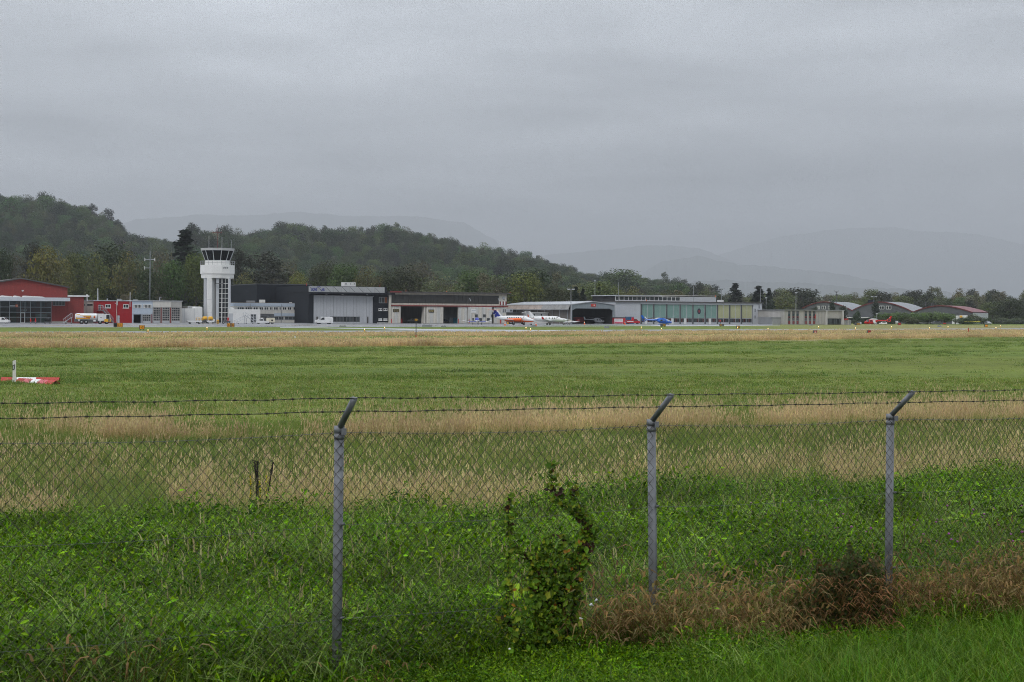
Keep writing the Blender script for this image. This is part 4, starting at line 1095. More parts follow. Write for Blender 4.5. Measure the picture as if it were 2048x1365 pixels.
def fence_shrub():
    base = fence_pt(1740, 1225, -0.15); base.z = float(ground_z(base.x, base.y))
    o = thing("dark_shrub", "dark rounded shrub hung with brown grass at the foot of the right post", "shrub", base)
    r = random.Random(19); B = VB(19); D = VB(20); S = MB()
    for _ in range(8200):
        t = r.random(); x = r.gauss(1694, 62); yt = 1106 + 0.0065*(x-1722)**2*(0.8 if x < 1722 else 3.0) + 14*math.sin(x*0.11) + 9*math.sin(x*0.31)
        y = yt + (1262-yt)*r.random()**0.85
        if y < yt: continue
        p = fence_pt(x, y, -0.10 - 0.45*r.random()) - base
        B.leaf(p, (r.gauss(0,0.8), r.gauss(-0.3,0.7), 0.5), r.uniform(0.010,0.032), jit(r, r.choice([(0.100,0.062,0.022),(0.036,0.056,0.010),(0.044,0.066,0.012),(0.064,0.058,0.016),(0.050,0.080,0.014)]), 0.35), 1.5)
    for _ in range(260):
        x = r.gauss(1712, 70); y = r.uniform(1135, 1272); p = fence_pt(x, y, -0.5-0.12*r.random()) - base; az = r.uniform(-0.9,0.9) + (0 if r.random() < 0.75 else 3.14)
        q = D.blade(p.x, p.y, p.z-0.14, r.uniform(0.12,0.22), 0.006, r.uniform(0.6,1.3), az, jit(r,T_brown,0.25), 4, 0.5, face=0.2)
        D.blade(q[0], q[1], q[2], 0.08, 0.013, 1.3, az, jit(r,(0.36,0.20,0.09),0.25), 3, 1.3, face=0.5)
    for k in range(9):
        S.path([Vector((r.gauss(0,0.04),r.gauss(0,0.04),-0.1)), Vector((r.gauss(0,0.12),r.gauss(-0.1,0.08),0.22)), Vector((r.gauss(-0.1,0.22),r.gauss(-0.15,0.1),0.45))], [0.012,0.008,0.003], 5)
    link("foliage", B.mesh("foliage", ML_vine), o); tag(link("dry_stalks", D.mesh("dry_stalks", ML_dry), o), kind="stuff"); S.build("stem", M_stem, o)
def flower_stalks():
    p0 = ground(520, 1022, 0.12); p0.z = float(ground_z(p0.x, p0.y))
    o = thing("mullein_stalks", "dark seeding weed stalks with yellow flower spikes standing in the dry grass", "plant", p0)
    Y = p0.y; r = random.Random(3)
    def w(x, y): return at(x, y, Y) - p0
    for px, rad in (([(512,1030),(513,985),(512,950),(510,935),(510,922)], 0.011), ([(514,1030),(516,985),(515,945),(515,923)], 0.012), ([(530,1010),(536,985),(542,950),(544,938),(546,922)], 0.010)):
        S = MB(); P = [w(*q) for q in px]
        S.path(P, [0.010, 0.009, rad, rad*1.3, 0.003], 6)
        for _ in range(40):
            t = r.uniform(0.45, 1.0); k = t*(len(P)-1); i = min(int(k), len(P)-2); q = P[i].lerp(P[i+1], k-i)
            S.tube(q, q + Vector((r.gauss(0,0.013), r.gauss(0,0.013), 0.014)), 0.006, 0.003, 4)
        S.build("seed_stalk", mat("seed_brown", (0.016,0.012,0.007), rough=0.8, var=0.3), o)
    for (x, y0, y1) in ((501,952,994),(514,945,992),(520,962,1000),(533,952,1010)):
        B = VB(int(x)); 
        for _ in range(46):
            q = w(x+r.gauss(0,0.8), r.uniform(y0,y1)); B.leaf(q, (r.gauss(0,0.5),-1,0.2), r.uniform(0.012,0.022), jit(r,(0.62,0.52,0.03),0.3), 1.1)
        for _ in range(30):
            q = w(x+r.gauss(0,1.2), r.uniform(y0,1012)); B.leaf(q, (r.gauss(0,0.5),-1,0.4), r.uniform(0.012,0.022), jit(r,V_d,0.3), 1.6)
        link("flower_spike", B.mesh("flower_spike", ML_vine), o)
    B = VB(99)
    for _ in range(140):
        q = w(512+r.gauss(0,5), r.uniform(1000,1030)); B.leaf(q, (r.gauss(0,0.6),-0.6,0.6), r.uniform(0.02,0.05), jit(r,V_d,0.3), 1.8)
    link("foliage", B.mesh("foliage", ML_vine), o)
def leafy_weed(x, yb, yt, wpx, label, seed, cols, n=260):
    p0 = ground(x, yb, 0.25); Y = p0.y; p0.z = float(ground_z(p0.x, p0.y))
    o = thing("wild_plant", label, "plant", p0); r = random.Random(seed); B = VB(seed); S = MB()
    top = at(x, yt, Y).z - p0.z; wd = wpx/F*Y
    for k in range(7):
        d = Vector((r.gauss(0,wd*0.3), r.gauss(0,wd*0.3), top*r.uniform(0.7,1.0)))
        S.path([Vector((0,0,-0.05)), d*0.5+Vector((0,0,0.05)), d], [0.006,0.004,0.002], 4)
        stem_leaves(B, r, [d, d*0.5, Vector((0,0,0.02))], n//7, wd*0.12, 0.035, cols, 0.2)
    link("foliage", B.mesh("foliage", ML_vine), o); S.build("stem", M_stem, o)
climbing_plant(); fence_shrub(); flower_stalks()
leafy_weed(1908, 1062, 990, 70, "dark bushy weed among pink clover beyond the right post", 5, [V_d,(0.022,0.045,0.012),V_g], 420)
leafy_weed(1845, 1215, 1160, 55, "small green leafy weed rising from brown grass right of the right post", 6, [V_g,V_y,V_d], 200)
leafy_weed(2030, 1190, 1110, 50, "green broad leaved weed at the right edge by the fence", 7, [V_g,V_g,V_d], 160)
def clover():
    r = random.Random(31); B = MB()
    spots = [(r.uniform(1480,2048), 1000+ (r.random()**1.2)*85) for _ in range(85)] + [(r.uniform(1000,1480), r.uniform(1010,1070)) for _ in range(10)]
    for (x, y) in spots:
        q = ground(x, y, 0.45); z = float(ground_z(q.x, q.y)) + r.uniform(0.30,0.40); q = ground(x, y, z)
        rr = r.uniform(0.009,0.015)
        B.ring(7, rr*0.75, q.z-rr*0.6, rr, q.z, 0, q.x, q.y, True, False); B.ring(7, rr, q.z, rr*0.55, q.z+rr*0.7, 0, q.x, q.y, False, True)
    tag(B.build("clover_blossoms", mat("clover_pink", (0.30,0.08,0.26), rough=0.7, var=0.3, scale=4)), "pink clover blossoms scattered through the weeds on the right", kind="stuff")
clover()
# ================================================================== buildings
def clear_glass():
    m = bpy.data.materials.new("clear_glass"); m.use_nodes = True; N, L = m.node_tree.nodes, m.node_tree.links
    N.remove(N["Principled BSDF"]); t = N.new("ShaderNodeBsdfTransparent"); t.inputs[0].default_value = (0.62,0.68,0.68,1)
    g = N.new("ShaderNodeBsdfGlossy"); g.inputs["Roughness"].default_value = 0.05; g.inputs[0].default_value = (0.8,0.85,0.9,1)
    f = N.new("ShaderNodeFresnel"); f.inputs[0].default_value = 1.5; x = N.new("ShaderNodeMixShader")
    L.new(f.outputs[0], x.inputs[0]); L.new(t.outputs[0], x.inputs[1]); L.new(g.outputs[0], x.inputs[2]); L.new(x.outputs[0], N["Material Output"].inputs[0])
    return m
M_clear = clear_glass()
M_brick = mat("red_brick", (0.235,0.040,0.036), rough=0.85, var=0.22, scale=3.0, streak=0.4, bump=0.3, bscale=25)
M_redwall = mat("crimson_render", (0.33,0.006,0.012), rough=0.7, var=0.10, streak=0.6)
M_blueg = mat("pale_blue_panel", (0.46,0.53,0.62), rough=0.6, var=0.08, streak=0.5)
M_cream = mat("cream_panel", (0.56,0.53,0.47), rough=0.65, var=0.12, streak=0.6)
M_navy = mat("navy_sheet_cladding", (0.012,0.015,0.022), rough=0.6, spec=0.2, var=0.15, streak=0.5, wave=0.4, wscale=3.0)
M_silver = mat("silver_sign_sheet", (0.42,0.43,0.44), rough=0.45, var=0.1, streak=0.4, metal=0.2)
M_doorg = mat("grey_hangar_door", (0.44,0.455,0.485), rough=0.5, var=0.06, streak=0.6)
M_dirtyw = mat("dirty_white_boards", (0.60,0.57,0.51), rough=0.8, var=0.22, streak=0.8, scale=1.2)
M_rustw = mat("stained_lintel", (0.50,0.45,0.39), rough=0.85, var=0.35, streak=0.6, scale=1.5)
M_slate = mat("smoked_glazing", (0.045,0.043,0.042), rough=0.35, var=0.35, scale=1.5, streak=0.5)
M_redtrim = mat("dull_red_trim", (0.22,0.035,0.035), rough=0.7, var=0.25, scale=2)
M_roofd = mat("dark_roof", (0.085,0.08,0.078), rough=0.85, var=0.25, scale=0.8)
M_roofl = mat("pale_sheet_roof", (0.42,0.435,0.46), rough=0.45, var=0.12, streak=0.3, metal=0.2)
M_corr = mat("blue_grey_corrugated", (0.25,0.29,0.315), rough=0.6, var=0.15, streak=0.7, wave=0.5, wscale=2.2)
M_greenp = mat("sea_green_glass_panel", (0.195,0.325,0.29), rough=0.35, var=0.07, streak=0.4)
M_yelp = mat("pale_olive_panel", (0.42,0.43,0.25), rough=0.4, var=0.06, streak=0.4)
M_anth = mat("anthracite_shingle", (0.10,0.105,0.115), rough=0.7, var=0.15, streak=0.4)
M_redroof = mat("red_sheet_roof", (0.17,0.042,0.048), rough=0.5, var=0.15, streak=0.3)
M_rustgl = mat("stained_skylight", (0.36,0.29,0.25), rough=0.4, var=0.3, streak=0.5, scale=0.8)
M_brownw = mat("brown_grey_wall", (0.15,0.135,0.125), rough=0.85, var=0.25, streak=0.6)

def bars(xs, zs, v0, v1, fw):
    B = MB()
    for u in xs: B.box(u-fw/2, u+fw/2, v0, v1, zs[0], zs[-1])
    for z in zs: B.box(xs[0]-fw/2, xs[-1]+fw/2, v0+0.012, v1-0.012, z-fw/2, z+fw/2)
    return B
def curtain(parent, us, zs, v, fm, gm, fw=0.09, name="glazing", d=0.1):
    """grid of bars, every cell its own pane"""
    o = bars(us, zs, v-d, v, fw).build(name, fm, parent)
    for a, b in zip(us[:-1], us[1:]):
        for p, q in zip(zs[:-1], zs[1:]):
            MB().box(a+fw*0.4, b-fw*0.4, v-d*0.6, v-d*0.4, p+fw*0.4, q-fw*0.4).build("pane", gm, o)
    return o
def part(parent, name, m, *boxes):
    B = MB()
    for b in boxes: B.box(*b)
    return B.build(name, m, parent)
def pole(parent, name, m, pts, r, n=6):
    return MB().path(pts, r, n).build(name, m, parent)
def garage(parent, r, v, rows, solid, name="garage_door"):
    """sectional door: rows of small panes above a solid bottom row"""
    u0, u1, z0, z1 = r
    o = part(parent, name, mat("door_frame_grey", (0.36,0.34,0.33), rough=0.6, var=0.1), (u0, u1, v-0.05, v-0.003, z0, z1))
    h = (z1-z0)/rows
    for k in range(rows):
        a, b = z0+k*h+0.05*h, z0+(k+1)*h-0.05*h
        if k < solid: part(o, "panel", M_lgrey, (u0+0.1, u1-0.1, v-0.08, v-0.052, a, b))
        else:
            n = 4; w = (u1-u0-0.2)/n
            for i in range(n): part(o, "pane", M_glass2 if (i*3+k*5) % 4 else M_glass, (u0+0.1+i*w+0.05, u0+0.1+(i+1)*w-0.05, v-0.08, v-0.052, a+0.1*h, b-0.1*h))
    return o

def print_marks(parent, u0, u1, z0, h, v, m, widths):
    """print too small to read: a row of word shaped marks"""
    t = sum(widths) + 0.35*(len(widths)-1)*min(widths); k = (u1-u0)/t; u = u0
    for w in widths: part(parent, "print_mark", m, (u, u+w*k, v-0.012, v-0.002, z0, z0+h)); u += (w+0.35*min(widths))*k
# ---------------------------------------------------------------- red brick terminal hall
def brick_hall():
    f = Frame(50, 320, 28); U, Z = f.U, f.Z
    o = fthing("terminal_hall", "red brick terminal hall with low gable and glazed front under a white canopy", "building", f)
    ul, ur, ua = U(-52), U(134.6), U(42); ze, za = Z(134.6, 576), Z(42, 558.5); zc = Z(70, 602.5)
    g0, g1 = U(-40), U(103)
    W = MB(); wall_holes(W, ul, ur, 0, ze, [(g0, g1, 0, zc)], 0, 0.35)
    W.prism([(ul, ze), (ur, ze), (ua, za)], 0, 0.35)
    W.box(ul, ul+0.35, 0.351, 32, 0, ze); W.box(ur-0.35, ur, 0.351, 32, 0, ze); W.box(ul, ur, 32.0, 32.3, 0, ze)
    W.build("wall", M_brick, o)
    part(o, "plinth", M_conc, (g1+0.05, ur, -0.06, -0.003, 0, 0.35))
    RB = MB()
    for (p, q) in (((ul-0.5, ze-0.05), (ua, za+0.02)), ((ua, za+0.02), (ur+0.4, ze-0.05))):
        RB.prism([p, q, (q[0], q[1]+0.28), (p[0], p[1]+0.28)], -0.5, 33)
    RB.build("roof", M_roofd, o)
    # canopy
    v = -3.2; c0, c1 = U(-45), U(140, v); z0, z1 = Z(70, 602.4, v), Z(70, 595.2, v)
    cn = part(o, "canopy", mat("canopy_white", (0.56,0.59,0.64), rough=0.4, var=0.06, streak=0.4), (c0, c1, v, -0.004, z0, z1))
    CB = MB()
    for (x0, x1, ya, yb) in ((2, 28, 592.8, 595.2), (28, 44, 594.0, 595.2), (46, 90, 592.6, 595.2)): 
        CB.prism([(U(x0,v), z1+0.01), (U(x1,v), z1+0.01), (U(x1-4,v), z1+0.18), (U(x0+3,v), z1+0.36)], v+0.5, -0.5)
    CB.build("canopy_hood", M_white, cn)
    # curtain wall with the hall seen through it
    us = [g0] + [U(x) for x in (-20, 0, 19, 41, 50, 61, 82, 102.5)]; zs = [0.02, Z(60, 635), Z(60, 625), Z(60, 614.7), zc-0.05]
    curtain(o, us, zs, 0.2, mat("mullion_grey", (0.34,0.37,0.40), rough=0.4, var=0.08), M_clear, 0.12)
    IW = MB(); IW.box(U(40), U(101), 5.0, 5.2, 0, zc); IW.build("inner_wall", M_brick, o)
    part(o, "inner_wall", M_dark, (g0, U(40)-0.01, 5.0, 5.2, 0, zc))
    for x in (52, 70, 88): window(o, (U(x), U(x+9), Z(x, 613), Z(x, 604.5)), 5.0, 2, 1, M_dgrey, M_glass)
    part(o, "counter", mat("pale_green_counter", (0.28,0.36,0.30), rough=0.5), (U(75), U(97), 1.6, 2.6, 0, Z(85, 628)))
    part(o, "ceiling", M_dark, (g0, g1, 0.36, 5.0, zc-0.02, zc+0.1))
    d = part(o, "door", M_white, (U(41), U(42.2), 0.02, 0.09, 0, Z(45,625.5)), (U(48.8), U(50), 0.02, 0.09, 0, Z(45,625.5)), (U(42.2), U(48.8), 0.02, 0.09, Z(45,626.8), Z(45,625.5)), (U(42.2), U(48.8), 0.02, 0.09, 0, 0.12))
    s = part(o, "sign_board", M_orange, (U(31), U(36), 0.0, 0.06, Z(33,614.6), Z(33,609.6)))
    text_part("lettering", "g", 0.35, 0.35, M_white, s, (U(32.6), -0.012, Z(33,613.3)))
    part(o, "sign_board", M_lgrey, (U(19.4), U(30.6), 0.02, 0.06, Z(25,613.4), Z(25,610.6)))
    # the gate lettering on the inside of the glass is seen from behind, so it reads backwards
    t = text_part("lettering", "Gate", U(53.5)-U(42), Z(48,617.8)-Z(48,623), mat("letter_grey", (0.35,0.37,0.36)), o, (U(53.5), 0.02, Z(48,623)))
    t.scale = (-1, 1, 1)
    curtain(o, [U(x) for x in (105.5, 111.5, 117.5, 123.5, 129.5)], [Z(117, 611.6), Z(117, 602.8)], -0.01, M_grey, M_glass2, 0.09, "window_band")
    # floodlight on the gable
    L = MB(); L.box(U(42), U(46), -0.9, -0.5, Z(44,583), Z(44,580.6)); L.tube((U(44),-0.5,Z(44,583.5)), (U(44),0,Z(44,584.5)), 0.05, 0.05, 6)
    L.build("floodlight", M_lgrey, o)
    # flat annex on the right
    x0, x1 = U(134.8), U(167.5); zt = Z(150, 594)
    part(o, "annex", M_brick, (x0+0.02, x1, 0.05, 14, 0, zt))
    part(o, "annex_roof", M_white, (x0+0.02, U(178), -0.3, 14.5, zt+0.005, Z(150, 591)))
    pole(o, "vent_pipe", M_white, [(U(175.5), 1.0, Z(175.5, 603)), (U(175.5), 1.0, Z(175.5, 589.5))], 0.22, 8)
brick_hall()

# ---------------------------------------------------------------- pale low building, red house, garage block
def garage_block():
    f = Frame(264, 336, 28); U, Z = f.U, f.Z
    # pale building behind
    o = fthing("annex_building", "low pale panel building between the brick hall and the crimson block", "building", f)
    v = 4.0; u0, u1 = U(164, v), U(197, v); zt = Z(180, 602.5, v)
    part(o, "wall", M_cream, (u0, u1, v, 18, 0, zt))
    part(o, "roof", M_grey, (u0-0.1, u1, v-0.25, 18.2, zt+0.003, zt+0.22))
    for (a, b) in ((168.2, 170), (174, 185), (189.4, 194)): window(o, (U(a,v), U(b,v), Z(180,612,v), Z(180,608.6,v)), v, 2 if b-a > 6 else 1, 1, M_dgrey, M_glass, 0.06)
    for x in (172, 187): part(o, "joint_strip", M_grey, (U(x,v), U(x+0.6,v), v-0.05, v-0.003, 0, zt))
    # crimson block
    o = fthing("crimson_block", "crimson red two storey block with outside stair left of the garages", "building", f)
    u0, u1 = U(194), U(264)-0.02; zt = Z(230, 602.8)
    part(o, "wall", M_redwall, (u0, u1, 0, 16, 0, zt))
    part(o, "roof", M_lgrey, (u0-0.1, u1, -0.15, 16.1, zt+0.003, zt+0.16))
    for (a, b) in ((210.5, 221), (246, 257)): window(o, (U(a), U(b), Z(230,616.5), Z(230,609)), 0, 2, 1, M_white, M_glass, 0.10, sill=True)
    part(o, "upper_door", M_dgrey, (U(197.2), U(201.8), -0.05, -0.003, Z(199,621), Z(199,609)))
    d = part(o, "door", M_lgrey, (U(234.6), U(239), -0.06, -0.003, 0, Z(237,631.5))); part(d, "handle", M_dgrey, (U(238), U(238.4), -0.12, -0.061, 1.0, 1.1))
    pole(o, "downpipe", M_offwhite, [(U(233.2), -0.1, Z(233,602)), (U(233.2), -0.1, 0.1)], 0.06)
    pole(o, "downpipe", M_white, [(U(233.6), -0.14, Z(233,602)), (U(233.6), -0.14, Z(233,611))], 0.14)
    pole(o, "antenna", M_white, [(U(259.5), -0.2, Z(259,614)), (U(259.5), -0.2, Z(259,584.5))], 0.07)
    pole(o, "antenna", M_lgrey, [(U(196.4), 0.6, Z(196,602)), (U(196.4), 0.6, Z(196,577))], [0.16, 0.10])
    pole(o, "vent_pipe", M_lgrey, [(U(216), 1.0, zt), (U(216), 1.0, Z(216,597.5))], 0.12)
    part(o, "roof_unit", M_grey, (U(239), U(245), 1, 3, zt+0.17, Z(242,598)))
    part(o, "wall_lamp", M_white, (U(229.4), U(230.4), -0.25, -0.003, Z(230,607.6), Z(230,606.4)))
    # outside stair
    st = MB(); p0 = Vector((U(203), -1.3, Z(203,620.5))); p1 = Vector((U(224), -1.3, 0.05))
    for w in (-1.7, -0.7): 
        st.path([(p0.x, w, p0.z), (p1.x, w, p1.z)], 0.12, 4); st.path([(p0.x, w, p0.z+1.0), (p1.x, w, p1.z+1.0)], 0.05, 4)
        for k in range(7): q = p0.lerp(p1, k/6); st.path([(q.x, w, q.z), (q.x, w, q.z+1.0)], 0.03, 4)
    stair = st.build("outside_stair", M_grey, o)
    for k in range(12): q = p0.lerp(p1, (k+0.5)/12); part(stair, "tread", M_grey, (q.x-0.16, q.x+0.16, -1.66, -0.74, q.z-0.03, q.z+0.03))
    land = part(stair, "landing", M_grey, (U(193), U(203), -1.8, -0.01, p0.z-0.1, p0.z)); 
    lr = MB()
    for x in (193, 198, 203): lr.path([(U(x), -1.75, p0.z), (U(x), -1.75, p0.z+1.05)], 0.03, 4)
    for zz in (0.5, 1.05): lr.path([(U(193), -1.75, p0.z+zz), (U(203), -1.75, p0.z+zz)], 0.035, 4)
    lr.build("railing", M_lgrey, stair)
    # garage block
    o = fthing("garage_block", "pale blue and grey garage block with glazed roller doors beside the crimson block", "building", f)
    u0, u1 = U(264), U(363.5); zt = Z(314, 603); um = U(305)
    dr = f.rect(267, 629.3, 282, 650); holes = [(dr[0], dr[1], 0, dr[3])]
    W = MB(); wall_holes(W, u0, um, 0, Z(285,628.4), holes, 0.0, 0.3); W.build("lower_wall", M_blueg, o)
    part(o, "upper_wall", M_blueg, (u0, um, -0.04, 0.3, Z(285,628.2), zt))
    part(o, "wall", M_conc, (um, u1, 0.001, 0.3, 0, zt)); part(o, "shell", M_dark, (u0+0.01, u0+0.2, 0.31, 16, 0, zt), (u1-0.2, u1, 0.31, 16, 0, zt), (u0+0.2, u1-0.2, 15.8, 16, 0, zt), (dr[1]+0.3, dr[1]+0.4, 0.31, 15.8, 0, zt-0.2))
    part(o, "roof", M_lgrey, (u0-0.1, u1+0.15, -0.2, 16.1, zt+0.003, zt+0.18))
    for (a, b) in ((305.4, 324), (324.2, 342.5), (342.8, 363.4)): part(o, "fascia_panel", M_offwhite if a < 340 else M_conc, (U(a), U(b), -0.05, 0.0, Z(330,614.6), zt-0.02))
    for (a, b) in ((266, 283), (286, 303)): window(o, f.rect(a, 609.3, b, 616.8), -0.045, 6, 1, M_white, M_glass, 0.10)
    garage(o, f.rect(284.8, 629.5, 301.6, 647), -0.01, 4, 1)
    for (a, b) in ((305.8, 320.4), (323.8, 339.2), (342.4, 360)): 
        r = f.rect(a, 615.4, b, 646.6); garage(o, (r[0], r[1], 0.02, r[3]), -0.01, 7, 1)
    for x in (282.6, 302.6, 321.2, 340): part(o, "pillar", M_brick if x > 300 else M_grey, (U(x), U(x+1.6), -0.16, -0.055, 0, Z(310, 615.5 if x > 305 else 629)))
    part(o, "roof_unit", M_lgrey, (U(272), U(279), 2, 3.2, zt+0.19, Z(275,599.6)))
    pole(o, "roof_lamp", M_lgrey, [(U(320), 0.3, zt), (U(320), 0.3, Z(320,595.2)), (U(323), 0.3, Z(320,595.0))], 0.08)
garage_block()

# ---------------------------------------------------------------- radio mast
def radio_mast():
    f = Frame(299.5, 362, 28); o = fthing("radio_mast", "tall grey radio mast with cross arms behind the garage block", "mast", f)
    zt = f.Z(299.5, 503); B = MB(); B.tube((0,0,0), (0,0,zt), 0.18, 0.11, 10); B.tube((0,0,zt), (0,0,zt+1.2), 0.08, 0.05, 6); B.build("pole", mat("mast_grey", (0.13,0.15,0.155), rough=0.6, var=0.15), o)
    for (y, x0, x1) in ((519.5, 289, 309), (536.5, 289, 299)):
        z = f.Z(300, y); a = pole(o, "cross_arm", M_lgrey, [(f.U(x0),0,z), (f.U(x1),0,z)], 0.06)
        for x in ([x0, x1] if x1 > 305 else [x0]): pole(a, "antenna", M_white, [(f.U(x),0,f.Z(x,y+3)), (f.U(x),0,f.Z(x,y-3.4))], 0.09)
radio_mast()

# ---------------------------------------------------------------- control tower and its low wings
def tower():
    f = Frame(433.5, 351, 10); U, Z = f.U, f.Z
    o = fthing("control_tower", "white airport control tower with dark sloping cab windows and glazed stair shaft", "tower", f)
    cx, cy = 0.0, 4.0; D = f.o.y + cy
    def zz(y): return H + ray(433.5, y)[1]*D
    k = D/F
    rot = R(15) - f.a*0
    def ring(name, m, r0, y0, r1, y1, parent=o): return MB().ring(12, r0*k, zz(y0), r1*k, zz(y1), rot, cx, cy).build(name, m, parent)
    ring("roof", mat("cab_roof_grey", (0.50,0.50,0.51), rough=0.5, var=0.08), 33.4, 502.2, 34.2, 497.6)
    ring("gallery", M_white, 34.6, 548.6, 34.6, 531.0)
    ring("gallery_base", M_white, 32.6, 557.2, 33.2, 549.0)
    ring("parapet", M_white, 26.2, 531.2, 25.4, 521.6)
    # cab glazing: twelve raked panes between posts
    for i in range(12):
        a0, a1 = 2*math.pi*i/12+rot, 2*math.pi*(i+1)/12+rot
        rb, rt, zb, zt = 24.6*k, 32.0*k, zz(521.5), zz(502.4)
        def pt(a, r, z): return (cx+r*math.cos(a), cy+r*math.sin(a), z)
        B = MB(); q = [pt(a0,rb,zb), pt(a1,rb,zb), pt(a1,rt,zt), pt(a0,rt,zt)]; qi = [pt(a0,rb-0.12,zb), pt(a1,rb-0.12,zb), pt(a1,rt-0.12,zt), pt(a0,rt-0.12,zt)]
        B._add(q+qi, [(0,1,2,3),(7,6,5,4),(0,4,5,1),(1,5,6,2),(2,6,7,3),(3,7,4,0)]); B.build("cab_pane", mat("cab_glass", (0.003,0.004,0.005), rough=0.12, var=0.2, spec=0.12), o)
        pole(o, "cab_post", M_lgrey, [pt(a0,rb+0.03,zb), pt(a0,rt+0.03,zt)], 0.10, 5)
    rl = MB()
    for i in range(24):
        a = 2*math.pi*i/24+rot; p = (cx+34.0*k*math.cos(a), cy+34.0*k*math.sin(a)); rl.path([(p[0],p[1],zz(531)), (p[0],p[1],zz(523.2))], 0.035, 4)
    for y in (523.2, 527): rl.path([(cx+34.0*k*math.cos(2*math.pi*i/24+rot), cy+34.0*k*math.sin(2*math.pi*i/24+rot), zz(y)) for i in range(25)], 0.035, 4)
    rl.build("railing", M_grey, o)
    # three small slanted marks on the gallery front
    ga = MB(); ap = 34.6*k*math.cos(math.pi/12)
    for i in range(3):
        a = R(-60); t = Vector((-math.sin(a), math.cos(a), 0)); n = Vector((math.cos(a), math.sin(a), 0))
        c = Vector((cx, cy, 0)) + n*(ap+0.012) + t*(-0.15+0.5*(i-1)); zz0 = zz(538.8)
        for (dx, hh) in ((0, 0.5), (0.18, 0.5)): 
            p = c + t*dx; ga.tube(p + Vector((0,0,zz0)), p + t*0.14 + Vector((0,0,zz0+hh)), 0.04, 0.04, 4)
        ga.tube(c + Vector((0,0,zz0+0.25)), c + t*0.3 + Vector((0,0,zz0+0.4)), 0.04, 0.04, 4)
    ga.build("emblem", M_dgrey, o)
    # shaft
    zs = zz(557.3)
    part(o, "pillar", M_lgrey, (U(407,1.5), U(413.2,1.5), 1.5, 6.5, 0, zs))
    core = MB(); ua, ub, uc, ud = U(413.2), U(423.2), U(431.5,1.2), U(432)
    core.slab([(ua,0.9),(ua+0.25,0.3),(ub,0.3),(uc,2.2),(ud,2.2),(ud,7.2),(ua,7.2)], 0, zs); core.build("shaft", M_white, o)
    part(o, "pillar", M_lgrey, (U(432), U(437), 0.5, 6.8, 0, zs)); part(o, "pillar", M_lgrey, (U(456.2), U(460), 0.7, 6.8, 0, zs))
    part(o, "stair_core", M_dark, (U(437), U(456), 2.4, 6.8, 0, zs))
    rows = [0.02] + [zz(y) for y in (634.5, 625.5, 616, 606, 597, 587.5, 577.5, 567.5)] + [zs-0.05]
    curtain(o, [U(437.2), U(443.4), U(449.8), U(456)], rows, 0.95, M_white, M_glass, 0.10, "stair_glazing", 0.16)
    part(o, "mullion", M_white, (U(442.6), U(444.2), 0.6, 0.79, 0, zs))
    part(o, "light_bracket", M_dgrey, (U(429), U(447), -0.4, 0.0, zz(568.6), zz(567.4)))
    for z in (zz(600), zz(625)): part(o, "shaft_joint", M_lgrey, (ua, ub, 0.285, 0.299, z-0.03, z+0.03))
    # antennas on the roof
    top = zz(497.6); mk = mat("mast_red", (0.13,0.03,0.035), rough=0.6)
    m = pole(o, "antenna_mast", mk, [(0,cy,top), (0,cy,zz(465)), (0,cy,zz(449))], [0.085,0.06,0.03])
    pole(m, "cross_arm", mk, [(U(424.5,cy),cy,zz(465.6)), (U(442.5,cy),cy,zz(465.6))], 0.06)
    for x, a, b in ((424.5,467.5,461),(442.5,467.5,461),(432,465,457.5)): pole(m, "whip", mk, [(U(x,cy),cy,zz(a)), (U(x,cy),cy,zz(b))], 0.04)
    for x, y in ((417,471.5),(443,474),(461.5,481)): pole(o, "whip_antenna", M_lgrey, [(U(x,cy),cy,top), (U(x,cy),cy,zz(y))], 0.05)
    # low white wings
    g = Frame(433.5, 349, 28); U2, Z2 = g.U, g.Z
    o2 = fthing("tower_wing", "low blank white wing joining the garages to the tower", "building", g)
    part(o2, "wall", M_white, (U2(364.2), U2(407), 1.0, 9, 0, Z2(385,617.2)))
    for x in (371, 391): part(o2, "wall_joint", M_lgrey, (U2(x), U2(x+0.5), 0.975, 0.998, 0, Z2(385,617.2)))
    hb = MB(); hb.prism([(U2(391),Z2(399,619)),(U2(409),Z2(399,619)),(U2(409),Z2(399,614.6)),(U2(404),Z2(399,613.6)),(U2(396),Z2(399,613.6))], 2, 8); hb.build("white_roof_hood", M_white, o2)
    rl = MB()
    for x in range(365, 393, 4): rl.path([(U2(x),1.4,Z2(385,617.2)), (U2(x),1.4,Z2(385,614.6))], 0.03, 4)
    rl.path([(U2(365),1.4,Z2(385,614.6)), (U2(392),1.4,Z2(385,614.6))], 0.05, 4); rl.build("railing", M_cream, o2)
    part(o2, "roof_unit", M_grey, (U2(385), U2(391), 3, 4.5, Z2(385,617.1), Z2(388,612.5)))
    o3 = fthing("service_wing", "low white service wing right of the tower behind the boarding stairs", "building", g)
    zt = Z2(490, 619); r1 = g.rect(503, 628.5, 514.4, 647); r2 = g.rect(460, 627.5, 467.5, 647)
    part(o3, "wall", M_white, (U2(460), U2(522.6), 0.8, 9, 0, zt))
    hb = MB(); hb.prism([(U2(459),Z2(465,620)),(U2(475),Z2(465,620)),(U2(470),Z2(465,615.2)),(U2(464),Z2(465,614.2)),(U2(459),Z2(465,614.6))], 2, 8); hb.build("white_roof_hood", M_white, o3)
    window(o3, (r1[0], r1[1], 0.05, r1[3]), 0.8, 2, 3, M_lgrey, M_glass2, 0.12); window(o3, (r2[0], r2[1], 0.05, r2[3]), 0.8, 1, 1, M_lgrey, M_lgrey, 0.1)
tower()

